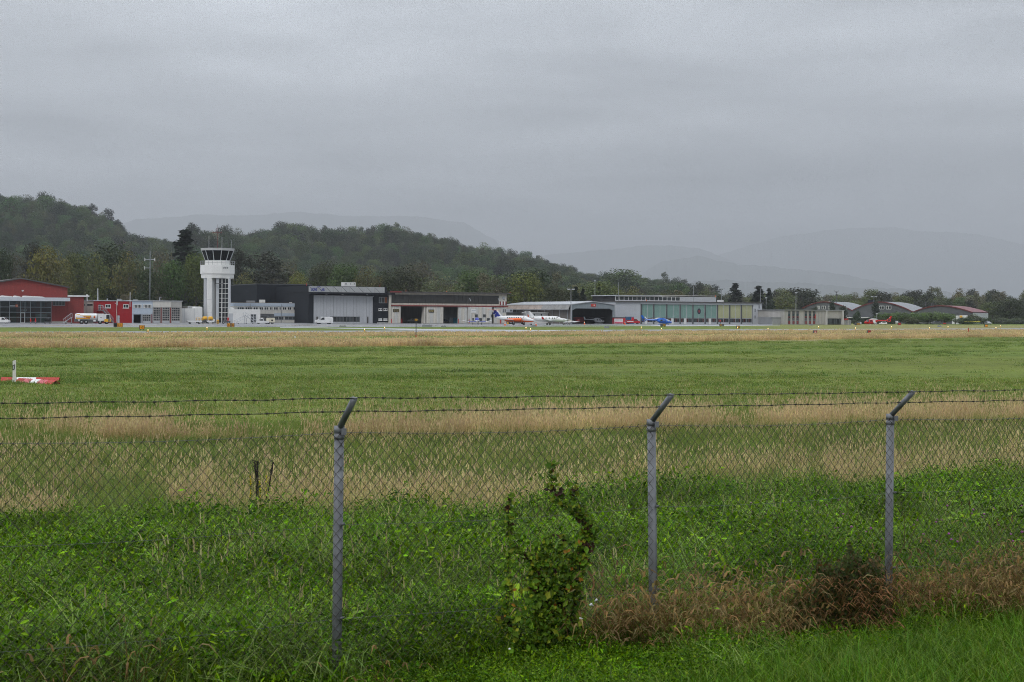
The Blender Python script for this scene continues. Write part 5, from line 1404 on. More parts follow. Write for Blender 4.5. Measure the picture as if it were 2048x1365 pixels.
# ---------------------------------------------------------------- two storey office
def office():
    f = Frame(560, 372, 28); U, Z = f.U, f.Z
    o = fthing("office_building", "long two storey office with white bands and dark strip windows behind the tower", "building", f)
    u0, u1 = U(469), U(624); zt = Z(560, 607)
    part(o, "wall", M_offwhite, (u0, u1, 0, 10, 0, Z(560,613.4)))
    part(o, "parapet", M_blueg, (u0-0.05, u1+0.05, -0.12, 10.1, Z(560,613.5), zt))
    part(o, "roof_gravel", mat("gravel_roof", (0.22,0.18,0.14), rough=0.95, var=0.3, scale=2), (u0, u1, 0.1, 10, zt+0.003, zt+0.12))
    part(o, "spandrel", M_blueg, (U(548), u1-0.01, -0.1, -0.003, Z(560,632.6), Z(560,627)))
    for a, b, n in ((474,488,3),(490,504,3),(506,516,2),(518,526.5,2),(528,537,2),(539,545.5,2),(547,556,2),(558,562,1),(565,573,2),(575,583,2),(586,592.5,2),(597,611,4),(613,621,2)):
        window(o, f.rect(a, 614.3, b, 620.6), 0, n, 1, M_white, M_glass if (a*7) % 3 else M_glass2, 0.10)
    for a, b, n in ((548,556.5,2),(557,567,2),(569,592,3),(596,608,4),(609.5,614.5,1),(616,622,2)):
        window(o, f.rect(a, 633.3, b, 640.2), 0, n, 1, M_grey, M_glass2, 0.09)
    for x in (500, 562, 592.5): pole(o, "downpipe", M_grey, [(U(x), -0.16, zt-0.2), (U(x), -0.16, 0.1)], 0.07)
    s = part(o, "small_sign", mat("sign_blue_grey", (0.10,0.12,0.24), rough=0.6), (U(591), U(596), -0.16, -0.123, Z(593,613.2), Z(593,608.8))); print_marks(s, U(592), U(594), Z(593,611.8), 0.3, -0.16, M_lgrey, (1,))
    for x0, x1, y0, y1 in ((501,515,601.5,606.5),(527,535,599.8,607),(587,592,605,607)): part(o, "roof_unit", M_white if x0 > 520 else M_grey, (U(x0), U(x1), 2, 3.6, zt+0.13, Z(x0, y0)))
    for x in (591.5, 597.5): part(o, "sign_board", M_yellow if x < 595 else M_brick, (U(x-1.6), U(x+1.6), -0.2, -0.103, Z(x,633), Z(x,629.5)))
    aw = MB(); v = -3.0; aw.prism([(U(523.5,v),Z(535,634.6,v)),(U(548,v),Z(535,636,v)),(U(548,v),Z(535,628.4,v)),(U(523.5,v),Z(535,628,v))], v, -0.13); aw.build("dark_awning", M_dgrey, o)
    bike = MB(); 
    for x in (604.5, 606.5): bike.tube((U(x),-1.0,0.35), (U(x),-1.06,0.35), 0.34, 0.34, 12)
    for x in range(596, 624, 3): bike.path([(U(x), -0.8, 0), (U(x), -0.8, 1.1)], 0.03, 4)
    bike.path([(U(596),-0.8,1.1),(U(623),-0.8,1.1)], 0.04, 4); bike.build("bike_rack", M_grey, o)
office()

# ---------------------------------------------------------------- navy hangar with the lettered fascia
def navy_hangar():
    f = Frame(690, 369, 28); U, Z = f.U, f.Z
    o = fthing("navy_hangar", "navy blue hangar with silver lettered fascia and tall grey sliding door", "hangar", f)
    uL, uD0, uD1, uR = U(617), U(627), U(746), U(778); zt = Z(690, 573.2); zs = Z(690, 589); zd = Z(690, 591.5)
    part(o, "wall", M_navy, (uL, uD0, 0, 0.4, 0, zs), (uD1, uR, 0, 0.4, 0, zs), (uL, uL+0.4, 0.41, 38, 0, zs), (uR-0.4, uR, 0.41, 38, 0, zs), (uL+0.4, uR-0.4, 37.6, 38, 0, zs))
    part(o, "soffit", M_navy, (uL, U(785), -1.6, 38, zs+0.004, Z(690,585.6)))
    part(o, "roof", M_navy, (uL-0.1, U(769.5)+0.1, -1.0, 38, Z(690,585.5), zt))
    fa = part(o, "fascia", M_silver, (U(617.4,-1.2), U(768,-1.2), -1.5, -1.004, Z(690,585.2,-1.2), Z(690,573.8,-1.2)))
    for i in range(9):
        x = 618 + i*16.4; ln = MB(); v = -1.5
        ln.tube((U(x,v), v-0.03, Z(690,574.4,v)), (U(x+10,v), v-0.03, Z(690,584.6,v)), 0.045, 0.045, 5); ln.build("brace", M_dgrey, fa)
        part(fa, "panel_joint", M_grey, (U(x+15.4,v), U(x+15.8,v), v-0.02, v-0.002, Z(690,585.0,v), Z(690,574,v)))
    mb = mat("letter_dark_blue", (0.015,0.03,0.26), rough=0.5, var=0.05); v = -1.5; zb = Z(634,582.2,v)
    text_part("lettering", "LIONS", U(633.5,v)-U(621.8,v), Z(634,576,v)-zb, mb, fa, (U(621.8,v), v-0.05, zb), bold=0.03)
    text_part("lettering", "AIR", U(649,v)-U(642.4,v), Z(634,576.6,v)-zb, mb, fa, (U(642.4,v), v-0.05, zb), bold=0.03)
    lg = MB(); um = U(637.6,v); zc = Z(637,579,v)           # curved emblem between the words
    for (cx_, cz_, rr, a0, a1) in ((0, 0.15, 0.55, 20, 200), (0.15, -0.35, 0.45, -150, 60), (-0.1, 0.6, 0.25, -30, 180)):
        lg.path([(um+cx_+rr*math.cos(R(a0+(a1-a0)*i/9)), v-0.05, zc+cz_+rr*math.sin(R(a0+(a1-a0)*i/9))) for i in range(10)], 0.035, 5)
    lg.build("emblem", mb, fa)
    # the door: upright panels
    n = 18; w = (uD1-uD0)/n; sl = f.rect(658, 633.6, 717.5, 646)
    dr = part(o, "sliding_door", M_dgrey, (uD0, uD1, 0.25, 0.38, 0, zd))
    for i in range(n):
        a, b = uD0+i*w+0.02, uD0+(i+1)*w-0.02; m = (a+b)/2
        z0 = sl[3] if sl[0] < m < sl[1] else 0.05
        part(dr, "panel", M_doorg, (a, b, 0.12+0.02*(i % 2), 0.249, z0, zd-0.02))
        if z0 > 1: 
            window(dr, (a+0.08, b-0.08, 0.35, sl[3]-0.05), 0.245, 1, 1, M_dgrey, M_glass2 if i % 3 else M_glass, 0.07)
            part(dr, "panel", M_doorg, (a, b, 0.14, 0.249, 0.02, 0.34))
    for a, b in ((633, 636), (734.6, 737)): part(dr, "wicket_door", mat("door_brown", (0.06,0.055,0.05)), (U(a), U(b), 0.06, 0.118, 0.05, Z(a,633.8)))
    for a in (649, 681, 730, 773): part(o, "soffit_lamp", M_white, (U(a), U(a+3), -1.0, -0.6, zs-0.12, zs-0.002))
    # side windows on the navy front
    window(o, f.rect(757.5, 594.5, 774.5, 606.8), 0, 3, 1, M_grey, M_glass2, 0.12)
    part(o, "interior_sheet", mat("orange_interior", (0.26,0.08,0.03)), (U(769), U(773.5), -0.09, -0.07, Z(771,606), Z(771,595)))  # orange sheet on the pane, standing in for the interior seen behind it
    for a, b, y0, y1 in ((757,764,617,621.8),(767,774.5,617,621.8),(757,764,637,641.5),(767,774.5,637,641.5)): window(o, f.rect(a,y0,b,y1), 0, 2 if y0 < 630 else 1, 1, M_white, M_glass2 if y0 < 630 else M_lgrey, 0.10, sill=True)
    part(o, "door_rail", M_grey, (uD1-2, uD1+0.2, -0.1, 0.1, zd-0.25, zd-0.02))
    part(o, "base_kerb", M_white, (U(754), U(778), -0.2, -0.02, 0, 0.18))
    ru = part(o, "roof_unit", M_white, (U(687.5,6), U(711,6), 6, 8, zt+0.003, Z(699,565,6)))
    for x, w_ in ((691.5, 2.4), (701, 1.4), (708, 1.8)): part(ru, "vent", M_grey, (U(x-w_/2,6), U(x+w_/2,6), 5.94, 5.998, Z(699,569.6,6), Z(699,566.4,6)))
    for x in (615.5, 762.5): pole(o, "beacon", M_red, [(U(x), 1, zt), (U(x), 1, Z(x, 566 if x < 700 else 570))], 0.05)
    # dark wing to the left
    g = Frame(565, 388, 28); 
    o2 = fthing("navy_wing", "blank dark navy hangar wing rising behind the office", "hangar", g)
    part(o2, "wall", M_navy, (g.U(513), g.U(624), 0, 24, 0, g.Z(565,570)))
    part(o2, "roof_edge", M_dgrey, (g.U(513)-0.1, g.U(624), -0.1, 24.1, g.Z(565,570)+0.003, g.Z(565,568.4)))
    n = 9; w = (g.U(624)-g.U(513))/n
    for i in range(n): part(o2, "panel", M_navy, (g.U(513)+i*w+0.03, g.U(513)+(i+1)*w-0.03, -0.08, -0.004, 4, g.Z(565,570.2)))
    pole(o2, "antenna", M_grey, [(g.U(607),-0.4,g.Z(607,608)), (g.U(607),-0.4,g.Z(607,597))], 0.07)
navy_hangar()

# ---------------------------------------------------------------- old white hangar
def old_hangar():
    f = Frame(780, 374, 28); U, Z = f.U, f.Z
    o = fthing("old_white_hangar", "old weathered white hangar with dark clerestory glazing and two open doors", "hangar", f)
    u0, u1 = U(779.2), U(1013); xm = 890
    zr, zt, zb, zl, zd = Z(xm,584.6), Z(xm,587.2), Z(xm,590.6), Z(xm,607.6), Z(xm,613.2)
    hl = [(U(801.8), U(852), 0, zd-0.05), (U(887), U(916.6), 0, zd-0.05), (U(984), U(988), 0, zd-0.05)]
    W = MB(); wall_holes(W, u0+0.6, u1-0.01, 0, zd-0.04, hl, 0.3, 0.5)
    W.box(u0, u0+0.5, 0.0, 28, 0, zt); W.box(u1-0.4, u1, 0.51, 28, 0, zt); W.box(u0+0.5, u1-0.4, 27.6, 28, 0, zt); W.build("wall", M_dirtyw, o)
    part(o, "lintel", M_rustw, (u0+0.51, u1, 0.05, 0.8, zd+0.25, zl-0.004))
    part(o, "door_rail", M_redtrim, (u0+0.3, U(1016), -0.15, 0.6, zd-0.036, zd+0.246))
    part(o, "upper_wall", M_dirtyw, (U(998.4), u1+0.02, 0.06, 0.8, zl, zt))
    part(o, "cornice", M_rustw, (u0, u1+0.1, 0.02, 1.0, zb, zt-0.003))
    part(o, "roof", M_roofd, (u0-0.3, U(1019), -0.9, 28.5, zt, zr))
    part(o, "roof_edge", M_redtrim, (u0-0.3, U(800), -0.96, -0.91, zt+0.06, zr+0.05))
    part(o, "corner_post", M_cream, (u0-0.25, u0+0.3, -0.2, -0.01, 0, zr-0.1))
    cl = part(o, "clerestory", M_dark, (u0+0.52, U(998.3), 0.35, 0.5, zl, zb))
    n = 26; w = (U(998.2)-u0-0.6)/n; rr = random.Random(2)
    for i in range(n): 
        part(cl, "pane", M_slate, (u0+0.56+i*w+0.03, u0+0.56+(i+1)*w-0.03, 0.2+0.01*(i % 2), 0.349, zl+0.05, zb-0.05))
    for x in (938.5, 995.5):
        q = MB(); q.quad((U(x),0.1,Z(x,597)), (U(x+1.6),0.1,Z(x,596.6)), (U(x+3.6),0.0,Z(x,602.4)), (U(x+2.2),0.0,Z(x,603))); q.build("open_vent", M_lgrey, cl)
    # sliding doors in front of the wall line
    def leaf(x0, x1, v, k): 
        d = part(o, "door_leaf", M_dirtyw, (U(x0), U(x1), v, v+0.1, 0.05, zd-0.06)); a, b = U(x0), U(x1); w_ = (b-a)/k
        for i in range(k): part(d, "board", M_dirtyw if (i+int(x0)) % 2 else mat("grey_white_boards", (0.55,0.55,0.53), rough=0.8, var=0.2, streak=0.8, scale=1.2), (a+i*w_+0.03, a+(i+1)*w_-0.03, v-0.05, v-0.002, 0.08, zd-0.1))
        return d
    leaf(783, 801.6, 0.12, 3); leaf(853, 887, 0.12, 5); leaf(916.8, 935, 0.12, 3); leaf(936, 984, -0.08, 7); leaf(988.3, 1012.8, 0.12, 4)
    q = MB(); q.prism([(U(847),0.05),(U(850.8),0.05),(U(850.4),zd-0.1),(U(848.8),zd-0.1)], 0.0, 1.6); q.build("folded_door", M_dirtyw, o)
    for (x0, x1, y0, y1) in ((786.2, 798.2, 618.4, 624.6), (857, 868, 619.6, 625.4)):
        u_, v_, a, b = f.rect(x0, y0, x1, y1); s = part(o, "warning_board", M_black, (u_, v_, -0.02, 0.04, a, b))
        m_ = mat("sign_ochre", (0.36,0.29,0.12), rough=0.6); print_marks(s, u_+(v_-u_)*0.08, v_-(v_-u_)*0.08, a+(b-a)*0.58, (b-a)*0.2, -0.02, m_, (3,2,2.6)); print_marks(s, u_+(v_-u_)*0.12, v_-(v_-u_)*0.12, a+(b-a)*0.2, (b-a)*0.2, -0.02, m_, (2,1.4,3))
    u_, v_, a, b = f.rect(941.6, 618.2, 952, 626); s = part(o, "poster", M_white, (u_, v_, -0.2, -0.14, a, b)); print_marks(s, u_+(v_-u_)*0.15, v_-(v_-u_)*0.15, a+(b-a)*0.5, (b-a)*0.14, -0.2, mat("faint_print", (0.42,0.46,0.5)), (1.2,3))
    for x, y in ((949.4,629.2),(965.4,629.2),(981.2,629.4),(944.2,636.4),(957.4,636.4),(973.4,636.6)): window(o, f.rect(x, y, x+(5.6 if x < 980 else 2.6), y+5.8), -0.13, 3, 1, M_dgrey, M_glass2, 0.09)
    for x in (990.6,): window(o, f.rect(x-1.4, 629.4, x+1.4, 635.2), 0.07, 1, 1, M_dgrey, M_glass2, 0.09)
    for x in (1006.4, 1010.4): window(o, f.rect(x-1.4, 618.4, x+1.4, 626), 0.07, 1, 1, M_lgrey, M_glass2, 0.08)
    for i in range(5):
        x = 999.6 + i*2.8; part(o, "shutter", M_redtrim if i % 2 == 0 else M_white, (U(x), U(x+2.3), -0.02, 0.055, Z(1006,611.2), Z(1006,603.4)))
    v = MB(); v.tube((U(1007), 0.04, Z(1007,597)), (U(1007), -0.06, Z(1007,597)), 0.42, 0.42, 14); v.build("round_vent", M_lgrey, o)
    for x in (782, 802.6, 937, 1000, 916): pole(o, "guard_post", M_red, [(U(x), -0.4, 0), (U(x), -0.4, Z(x,638 if x < 990 else 636))], 0.09 if x < 990 else 0.16)
    for x in (811, 892.5, 1019): pole(o, "beacon", M_orange, [(U(x), -0.2, zr), (U(x), -0.2, zr+0.3)], 0.07)
    # inside
    part(o, "shelf_unit", mat("pale_partition", (0.5,0.5,0.48)), (U(888,9), U(914,9), 9, 9.3, 0.0, Z(900,629,9)))
    part(o, "locker", M_grey, (U(899,4), U(907,4), 4, 5, 0, Z(903,636,4))); part(o, "cabinet", mat("teal_paint", (0.01,0.16,0.24)), (U(909,3), U(915,3), 3, 4, 0, Z(912,636,3)))
old_hangar()

# ---------------------------------------------------------------- corrugated hangar with the wide dark doorway
def gable_hangar():
    f = Frame(1143, 394, 28); U, Z = f.U, f.Z
    o = fthing("corrugated_hangar", "blue grey corrugated hangar with wide open doorway and red emblem board", "hangar", f)
    u0, u1, ua = U(1143), U(1229), U(1186); ze, za = Z(1186,610.5), Z(1186,604.3); zo = Z(1186,617.6); zk = Z(1186,621.5)
    h0, h1 = U(1144.6), U(1226)
    W = MB()
    W.box(u0, h0, 0, 0.4, 0, ze); W.box(h1, u1, 0, 0.4, 0, ze); W.box(h0, h1, 0, 0.4, zo, ze)
    W.prism([(u0,ze),(u1,ze),(ua,za)], 0, 0.4)
    for s, e in ((h0, 1), (h1, -1)): W.prism([(s, zk), (s+e*1.1, zo), (s, zo)] if e > 0 else [(s, zk), (s, zo), (s+e*1.1, zo)], 0.02, 0.38)
    W.build("front", M_corr, o)
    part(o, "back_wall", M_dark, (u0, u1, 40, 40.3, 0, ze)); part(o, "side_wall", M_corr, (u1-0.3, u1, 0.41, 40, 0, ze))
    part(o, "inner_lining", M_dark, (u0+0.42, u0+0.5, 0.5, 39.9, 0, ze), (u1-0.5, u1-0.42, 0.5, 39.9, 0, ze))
    # side wall towards the left with sloped skylight band
    zsk0, zsk1 = Z(1085,618.2,18), Z(1085,609,18)
    sw = part(o, "side_wall", M_brownw, (u0, u0+0.4, 0.41, 40, 0, ze-1.25))  # this wall's dark grey-brown has its shade painted in
    RB = MB()
    for (p, q) in (((u0-0.2, ze), (ua, za+0.02)), ((ua, za+0.02), (u1+0.3, ze))): RB.prism([p, q, (q[0], q[1]+0.18), (p[0], p[1]+0.18)], -0.25, 40.4)
    RB.build("roof", M_roofl, o)
    n = 10
    for i in range(n):
        v0, v1 = 0.6+i*3.9, 0.6+(i+1)*3.9-0.12; q = MB(); a = (u0-0.75, ze-1.25); b = (u0-0.15, ze-0.05)
        q._add([(a[0],v0,a[1]),(a[0],v1,a[1]),(b[0],v1,b[1]),(b[0],v0,b[1]),(a[0]+0.1,v0,a[1]),(a[0]+0.1,v1,a[1]),(b[0]+0.1,v1,b[1]),(b[0]+0.1,v0,b[1])], [(0,1,2,3),(7,6,5,4),(0,4,5,1),(1,5,6,2),(2,6,7,3),(3,7,4,0)])
        q.build("skylight_pane", M_rustgl if i > 3 else mat("grey_skylight", (0.25,0.245,0.24), rough=0.4, var=0.3, scale=0.8), o)
    part(o, "gutter", M_grey, (u0-0.95, u0-0.6, 0.3, 40, ze-1.45, ze-1.27))
    for i in range(9): part(sw, "wall_post", M_grey, (u0-0.12, u0-0.003, 2+i*4.3, 2.3+i*4.3, 0, ze-1.3))
    b0, b1, c0, c1 = f.rect(1182, 608.2, 1191, 613.6)
    s = part(o, "emblem_board", M_red, (b0, b1, -0.1, -0.003, c0, c1)); part(s, "emblem", M_white, (b0+(b1-b0)*0.55, b0+(b1-b0)*0.75, -0.12, -0.101, c0+0.25, c1-0.2)); part(s, "emblem", M_yellow, (b0+(b1-b0)*0.32, b0+(b1-b0)*0.52, -0.12, -0.101, c0+0.3, c0+0.5))
    part(o, "corner_pipe", M_lgrey, (u0-0.28, u0-0.1, -0.25, -0.05, 0, ze)); 
    # red equipment along the back inside
    part(o, "red_trolley", M_red, (U(1150,12), U(1168,12), 12, 13, 0.3, 1.9)); part(o, "red_trolley", M_red, (U(1195,14), U(1214,14), 14, 15, 0.9, 1.7))
gable_hangar()

# ---------------------------------------------------------------- green hangar
def green_hangar():
    f = Frame(1283, 409, 28); U, Z = f.U, f.Z
    o = fthing("green_hangar", "long grey hangar with sea green and olive glazed doors and rooftop storey", "hangar", f)
    u0, u1, ue = U(1160), U(1506), U(1523.6); xm = 1394; zr, zt = Z(xm,604.0), Z(xm,606.0); zp = Z(xm,609.6); zm = Z(xm,636.8); 
    uw = U(1230.5); part(o, "wall", M_lgrey, (uw, U(1281), 0, 0.4, 0, zt), (uw, uw+0.4, 0.41, 36, 0, zt), (uw+0.4, ue-0.4, 35.6, 36, 0, zt))
    vb = 42.0; part(o, "rear_hall", M_lgrey, (U(1158,vb), U(1300,vb), vb, vb+20, 0, Z(1220,602.5,vb))); part(o, "rear_roof", M_roofd, (U(1157,vb), U(1300,vb), vb-0.3, vb+20.2, Z(1220,602.4,vb), Z(1220,600.8,vb)))
    part(o, "lintel", M_lgrey, (U(1281)+0.002, ue+0.01, -0.12, 0.8, zp, zt))
    part(o, "end_block", M_lgrey, (u1, ue, -0.1, 12, 0, zp-0.003)); part(o, "wall", M_lgrey, (ue-0.4, ue, 12.01, 36, 0, zt))
    part(o, "roof", M_roofd, (uw-0.2, ue+0.2, -0.45, 36.3, zt+0.003, zr))
    px = [1283, 1307.5, 1333.5, 1360.5, 1386, 1410.5, 1435, 1459.5, 1483, 1505.5]
    for i, (a, b) in enumerate(zip(px[:-1], px[1:])):
        m = M_greenp if i < 6 else M_yelp; um = (U(a)+U(b))/2; bay = bars([U(a)+0.22, um, U(b)-0.22], [0.03, zm, zp-0.02], 0.12, 0.25, 0.10).build("door_bay", M_lgrey, o)
        for (p, q) in ((U(a)+0.27, um-0.05), (um+0.05, U(b)-0.27)):
            n = 3; w = (q-p)/n
            for k in range(n): part(bay, "panel", m, (p+k*w+0.01, p+(k+1)*w-0.01, 0.17, 0.2, zm+0.05, zp-0.07))
            for k in range(n): part(bay, "pane", M_glass2 if (i+k) % 3 else mat("dim_red_glass", (0.09,0.03,0.03), rough=0.15), (p+k*w+0.04, p+(k+1)*w-0.04, 0.17, 0.2, 0.55, zm-0.12))
            part(bay, "kick_plate", M_lgrey, (p, q, 0.15, 0.21, 0.08, 0.5))
        part(o, "pillar", M_dgrey, (U(a)-0.16, U(a)+0.16, -0.1, 0.5, 0, zp-0.003))
    for x in (1292, 1345, 1370.5, 1420): d = part(o, "wicket_door", M_white, (U(x-2.4), U(x+2.4), 0.02, 0.115, 0.03, zm-0.1))
    em = MB(); c = U(1398.5); zc = Z(1398,623); ring = [(c+0.62*math.cos(t*math.pi/9), zc+0.85*math.sin(t*math.pi/9)) for t in range(18)]; em.prism(ring, 0.09, 0.14); e = em.build("emblem", mat("emblem_navy", (0.03,0.035,0.06)), o)
    MB().prism([(c+0.28*math.cos(t*math.pi/6), zc+0.45*math.sin(t*math.pi/6)) for t in range(12)], 0.06, 0.088).build("emblem_centre", mat("emblem_red", (0.25,0.05,0.06)), e)
    for x, y0, y1 in ((1509.5,618,624.5),(1509.5,631.5,637.5),(1517.5,611,618),(1517.5,625.5,632)): window(o, f.rect(x-0.7, y0, x+0.7, y1), -0.1, 1, 1, M_dgrey, M_glass, 0.05)
    d = part(o, "door", M_dgrey, (U(1518), U(1521), -0.16, -0.103, 0, Z(1519,639)))
    pole(o, "wall_lamp", M_dgrey, [(U(1516), -0.12, Z(1516,609.5)), (U(1514.5), -1.2, Z(1516,609.2))], 0.06)
    # rooftop storey
    v = 7.0; a, b, c2 = U(1231,v), U(1360,v), U(1432,v); z0 = zr+0.004; z1 = Z(1320,593.4,v)
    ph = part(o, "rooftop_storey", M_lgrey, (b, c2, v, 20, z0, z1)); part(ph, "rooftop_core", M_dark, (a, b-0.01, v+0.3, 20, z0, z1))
    part(ph, "rooftop_roof", M_lgrey, (a-0.4, U(1322,v), v-0.4, 20.2, z1+0.003, z1+0.26)); part(ph, "rooftop_roof", M_offwhite, (b-5, c2+0.1, v-0.1, 20.1, z1+0.265, z1+0.4))
    xs = [1231 + i*8.6 for i in range(16)]
    curtain(ph, [U(x,v) for x in xs], [z0+0.25, z1-0.1], v+0.2, M_white, M_glass2, 0.16, "rooftop_glazing", 0.14)
    part(ph, "rooftop_sill", M_lgrey, (a, b, v+0.02, v+0.29, z0, z0+0.24))
    for x, y in ((1408, 592), (1440, 600.5)): part(o, "roof_unit", M_white, (U(x,9), U(x+7,9), 9, 10.5, zr+0.004 if x > 1432 else z1+0.41, Z(x,y,9)))
    for x, yt in ((1237,565),(1386.5,573),(1520.6,577)): pole(o, "flag_pole", M_grey, [(U(x,3),3,zr), (U(x,3),3,Z(x,yt,3))], 0.07)
    for x in (1293, 1431): pole(o, "beacon", M_orange, [(U(x,6.5),6.5,zr if x < 1400 else z1), (U(x,6.5),6.5,(zr if x < 1400 else z1)+0.5)], 0.08)
green_hangar()

# ---------------------------------------------------------------- rescue station
def station():
    f = Frame(1569, 416, 24); U, Z = f.U, f.Z
    s = fthing("grey_shed", "small blank grey shed left of the white striped station", "shed", f)
    zt = Z(1555,636.4,2); part(s, "wall", M_grey, (U(1543.5,2), U(1569)-0.1, 2, 9, 0, zt)); part(s, "roof", M_grey, (U(1543,2), U(1569)-0.05, 1.8, 9.2, zt+0.003, zt+0.25)); 
    for i in range(4): part(s, "panel", mat("shed_grey", (0.34,0.345,0.36), rough=0.6), (U(1544+i*6,2)+0.03, U(1550+i*6,2)-0.03, 1.94, 1.997, 0.1, zt-0.1))
    o = fthing("rescue_station", "white flat roofed station with dark and red vertical window strips and large gate", "building", f)
    u0, u1 = U(1569), U(1686.5); zt = Z(1625,621.6); g0, g1, zg = U(1653), U(1682), Z(1666,628.4)
    W = MB(); wall_holes(W, u0, u1, 0, zt, [(g0, g1, 0, zg)], 0, 0.3); W.box(u0, u0+0.3, 0.31, 14, 0, zt); W.box(u1-0.3, u1, 0.31, 14, 0, zt); W.box(u0+0.3, u1-0.3, 13.7, 14, 0, zt); W.build("wall", mat("grey_white_concrete", (0.40,0.385,0.365), rough=0.8, var=0.2, streak=0.7), o)
    part(o, "roof", M_grey, (u0-0.25, u1+0.2, -0.35, 14.2, zt+0.003, zt+0.22))
    tg = mat("teal_strip_glass", (0.035,0.065,0.068), rough=0.2, var=0.2)
    for x in (1576, 1584.4, 1592.6, 1609.2, 1617.6, 1626):
        a, b = U(x), U(x+4.6); st = part(o, "window_strip", M_dgrey, (a, b, -0.05, -0.003, 0.1, zt-0.2))
        for (ya, yb, m) in ((622.6,628,M_dgrey),(628.4,632.6,tg),(633.0,636.6,M_redtrim),(637.0,641.6,M_dgrey),(642.4,648.2,M_redtrim)): part(st, "pane", m, (a+0.06, b-0.06, -0.08, -0.052, Z(x,yb), Z(x,ya)))
        part(st, "pane", M_glass, (a+0.2, b-0.2, -0.11, -0.082, Z(x,636.0), Z(x,633.7)))
    fl = MB(); fl.prism([(U(1628.4),Z(1628,637.6)),(U(1630.2),Z(1628,637.6)),(U(1630.2),Z(1628,630)),(U(1629.2),Z(1628,628.4))], -0.25, -0.2); fl.build("red_banner", M_red, o)
    for x0, x1 in ((1597.6,1608.6),(1631.4,1636),(1637,1642),(1643,1648)): part(o, "wall_panel", mat("grey_white_concrete", (0.40,0.385,0.365), rough=0.8, var=0.2, streak=0.7), (U(x0), U(x1), -0.06, -0.003, 0.1, zt-0.1))
    for x in (1650.5, 1683): part(o, "gate_pillar", mat("pillar_grey_white", (0.52,0.51,0.5)), (U(x), U(x+2.6), -0.5, -0.005, 0, zt))
    gd = part(o, "gate", M_conc, (g0, g1, 0.1, 0.2, Z(1666,637.4), zg)); gw = (g1-g0)/8
    for i in range(8): part(gd, "pane", M_glass2 if i % 3 else M_glass, (g0+i*gw+0.05, g0+(i+1)*gw-0.05, 0.05, 0.18, 0.15, Z(1666,637.6)))
    for k in range(4): part(gd, "slat", M_conc, (g0+0.02, g1-0.02, 0.06, 0.098, Z(1666,637.2)+k*(zg-Z(1666,637.2))/4+0.02, Z(1666,637.2)+(k+1)*(zg-Z(1666,637.2))/4-0.02))
    rl = MB()
    for i in range(22): x = U(1572)+i*(U(1632)-U(1572))/21; rl.path([(x,-2.5,0),(x,-2.5,1.15)], 0.025, 4)
    rl.path([(U(1572),-2.5,1.15),(U(1632),-2.5,1.15)], 0.035, 4)
    tag(rl.build("wire_fence", M_grey, None, f.o, f.a), "thin low wire fence in front of the striped station", "fence")
    # low wall and bins right of the gate
    yw = fthing("yard_wall", "low grey yard wall with red boards right of the station gate", "wall", f)
    for i in range(5): part(yw, "panel", M_conc if i % 2 else M_grey, (U(1688+i*3.8), U(1691.4+i*3.8), 1.0, 1.2, 0, Z(1697,640.5)))
    for i in range(3): part(yw, "red_board", M_signr, (U(1688.5+i*3.9), U(1692+i*3.9), 0.8, 0.9, Z(1697,640.4), Z(1697,637.6)))
station()

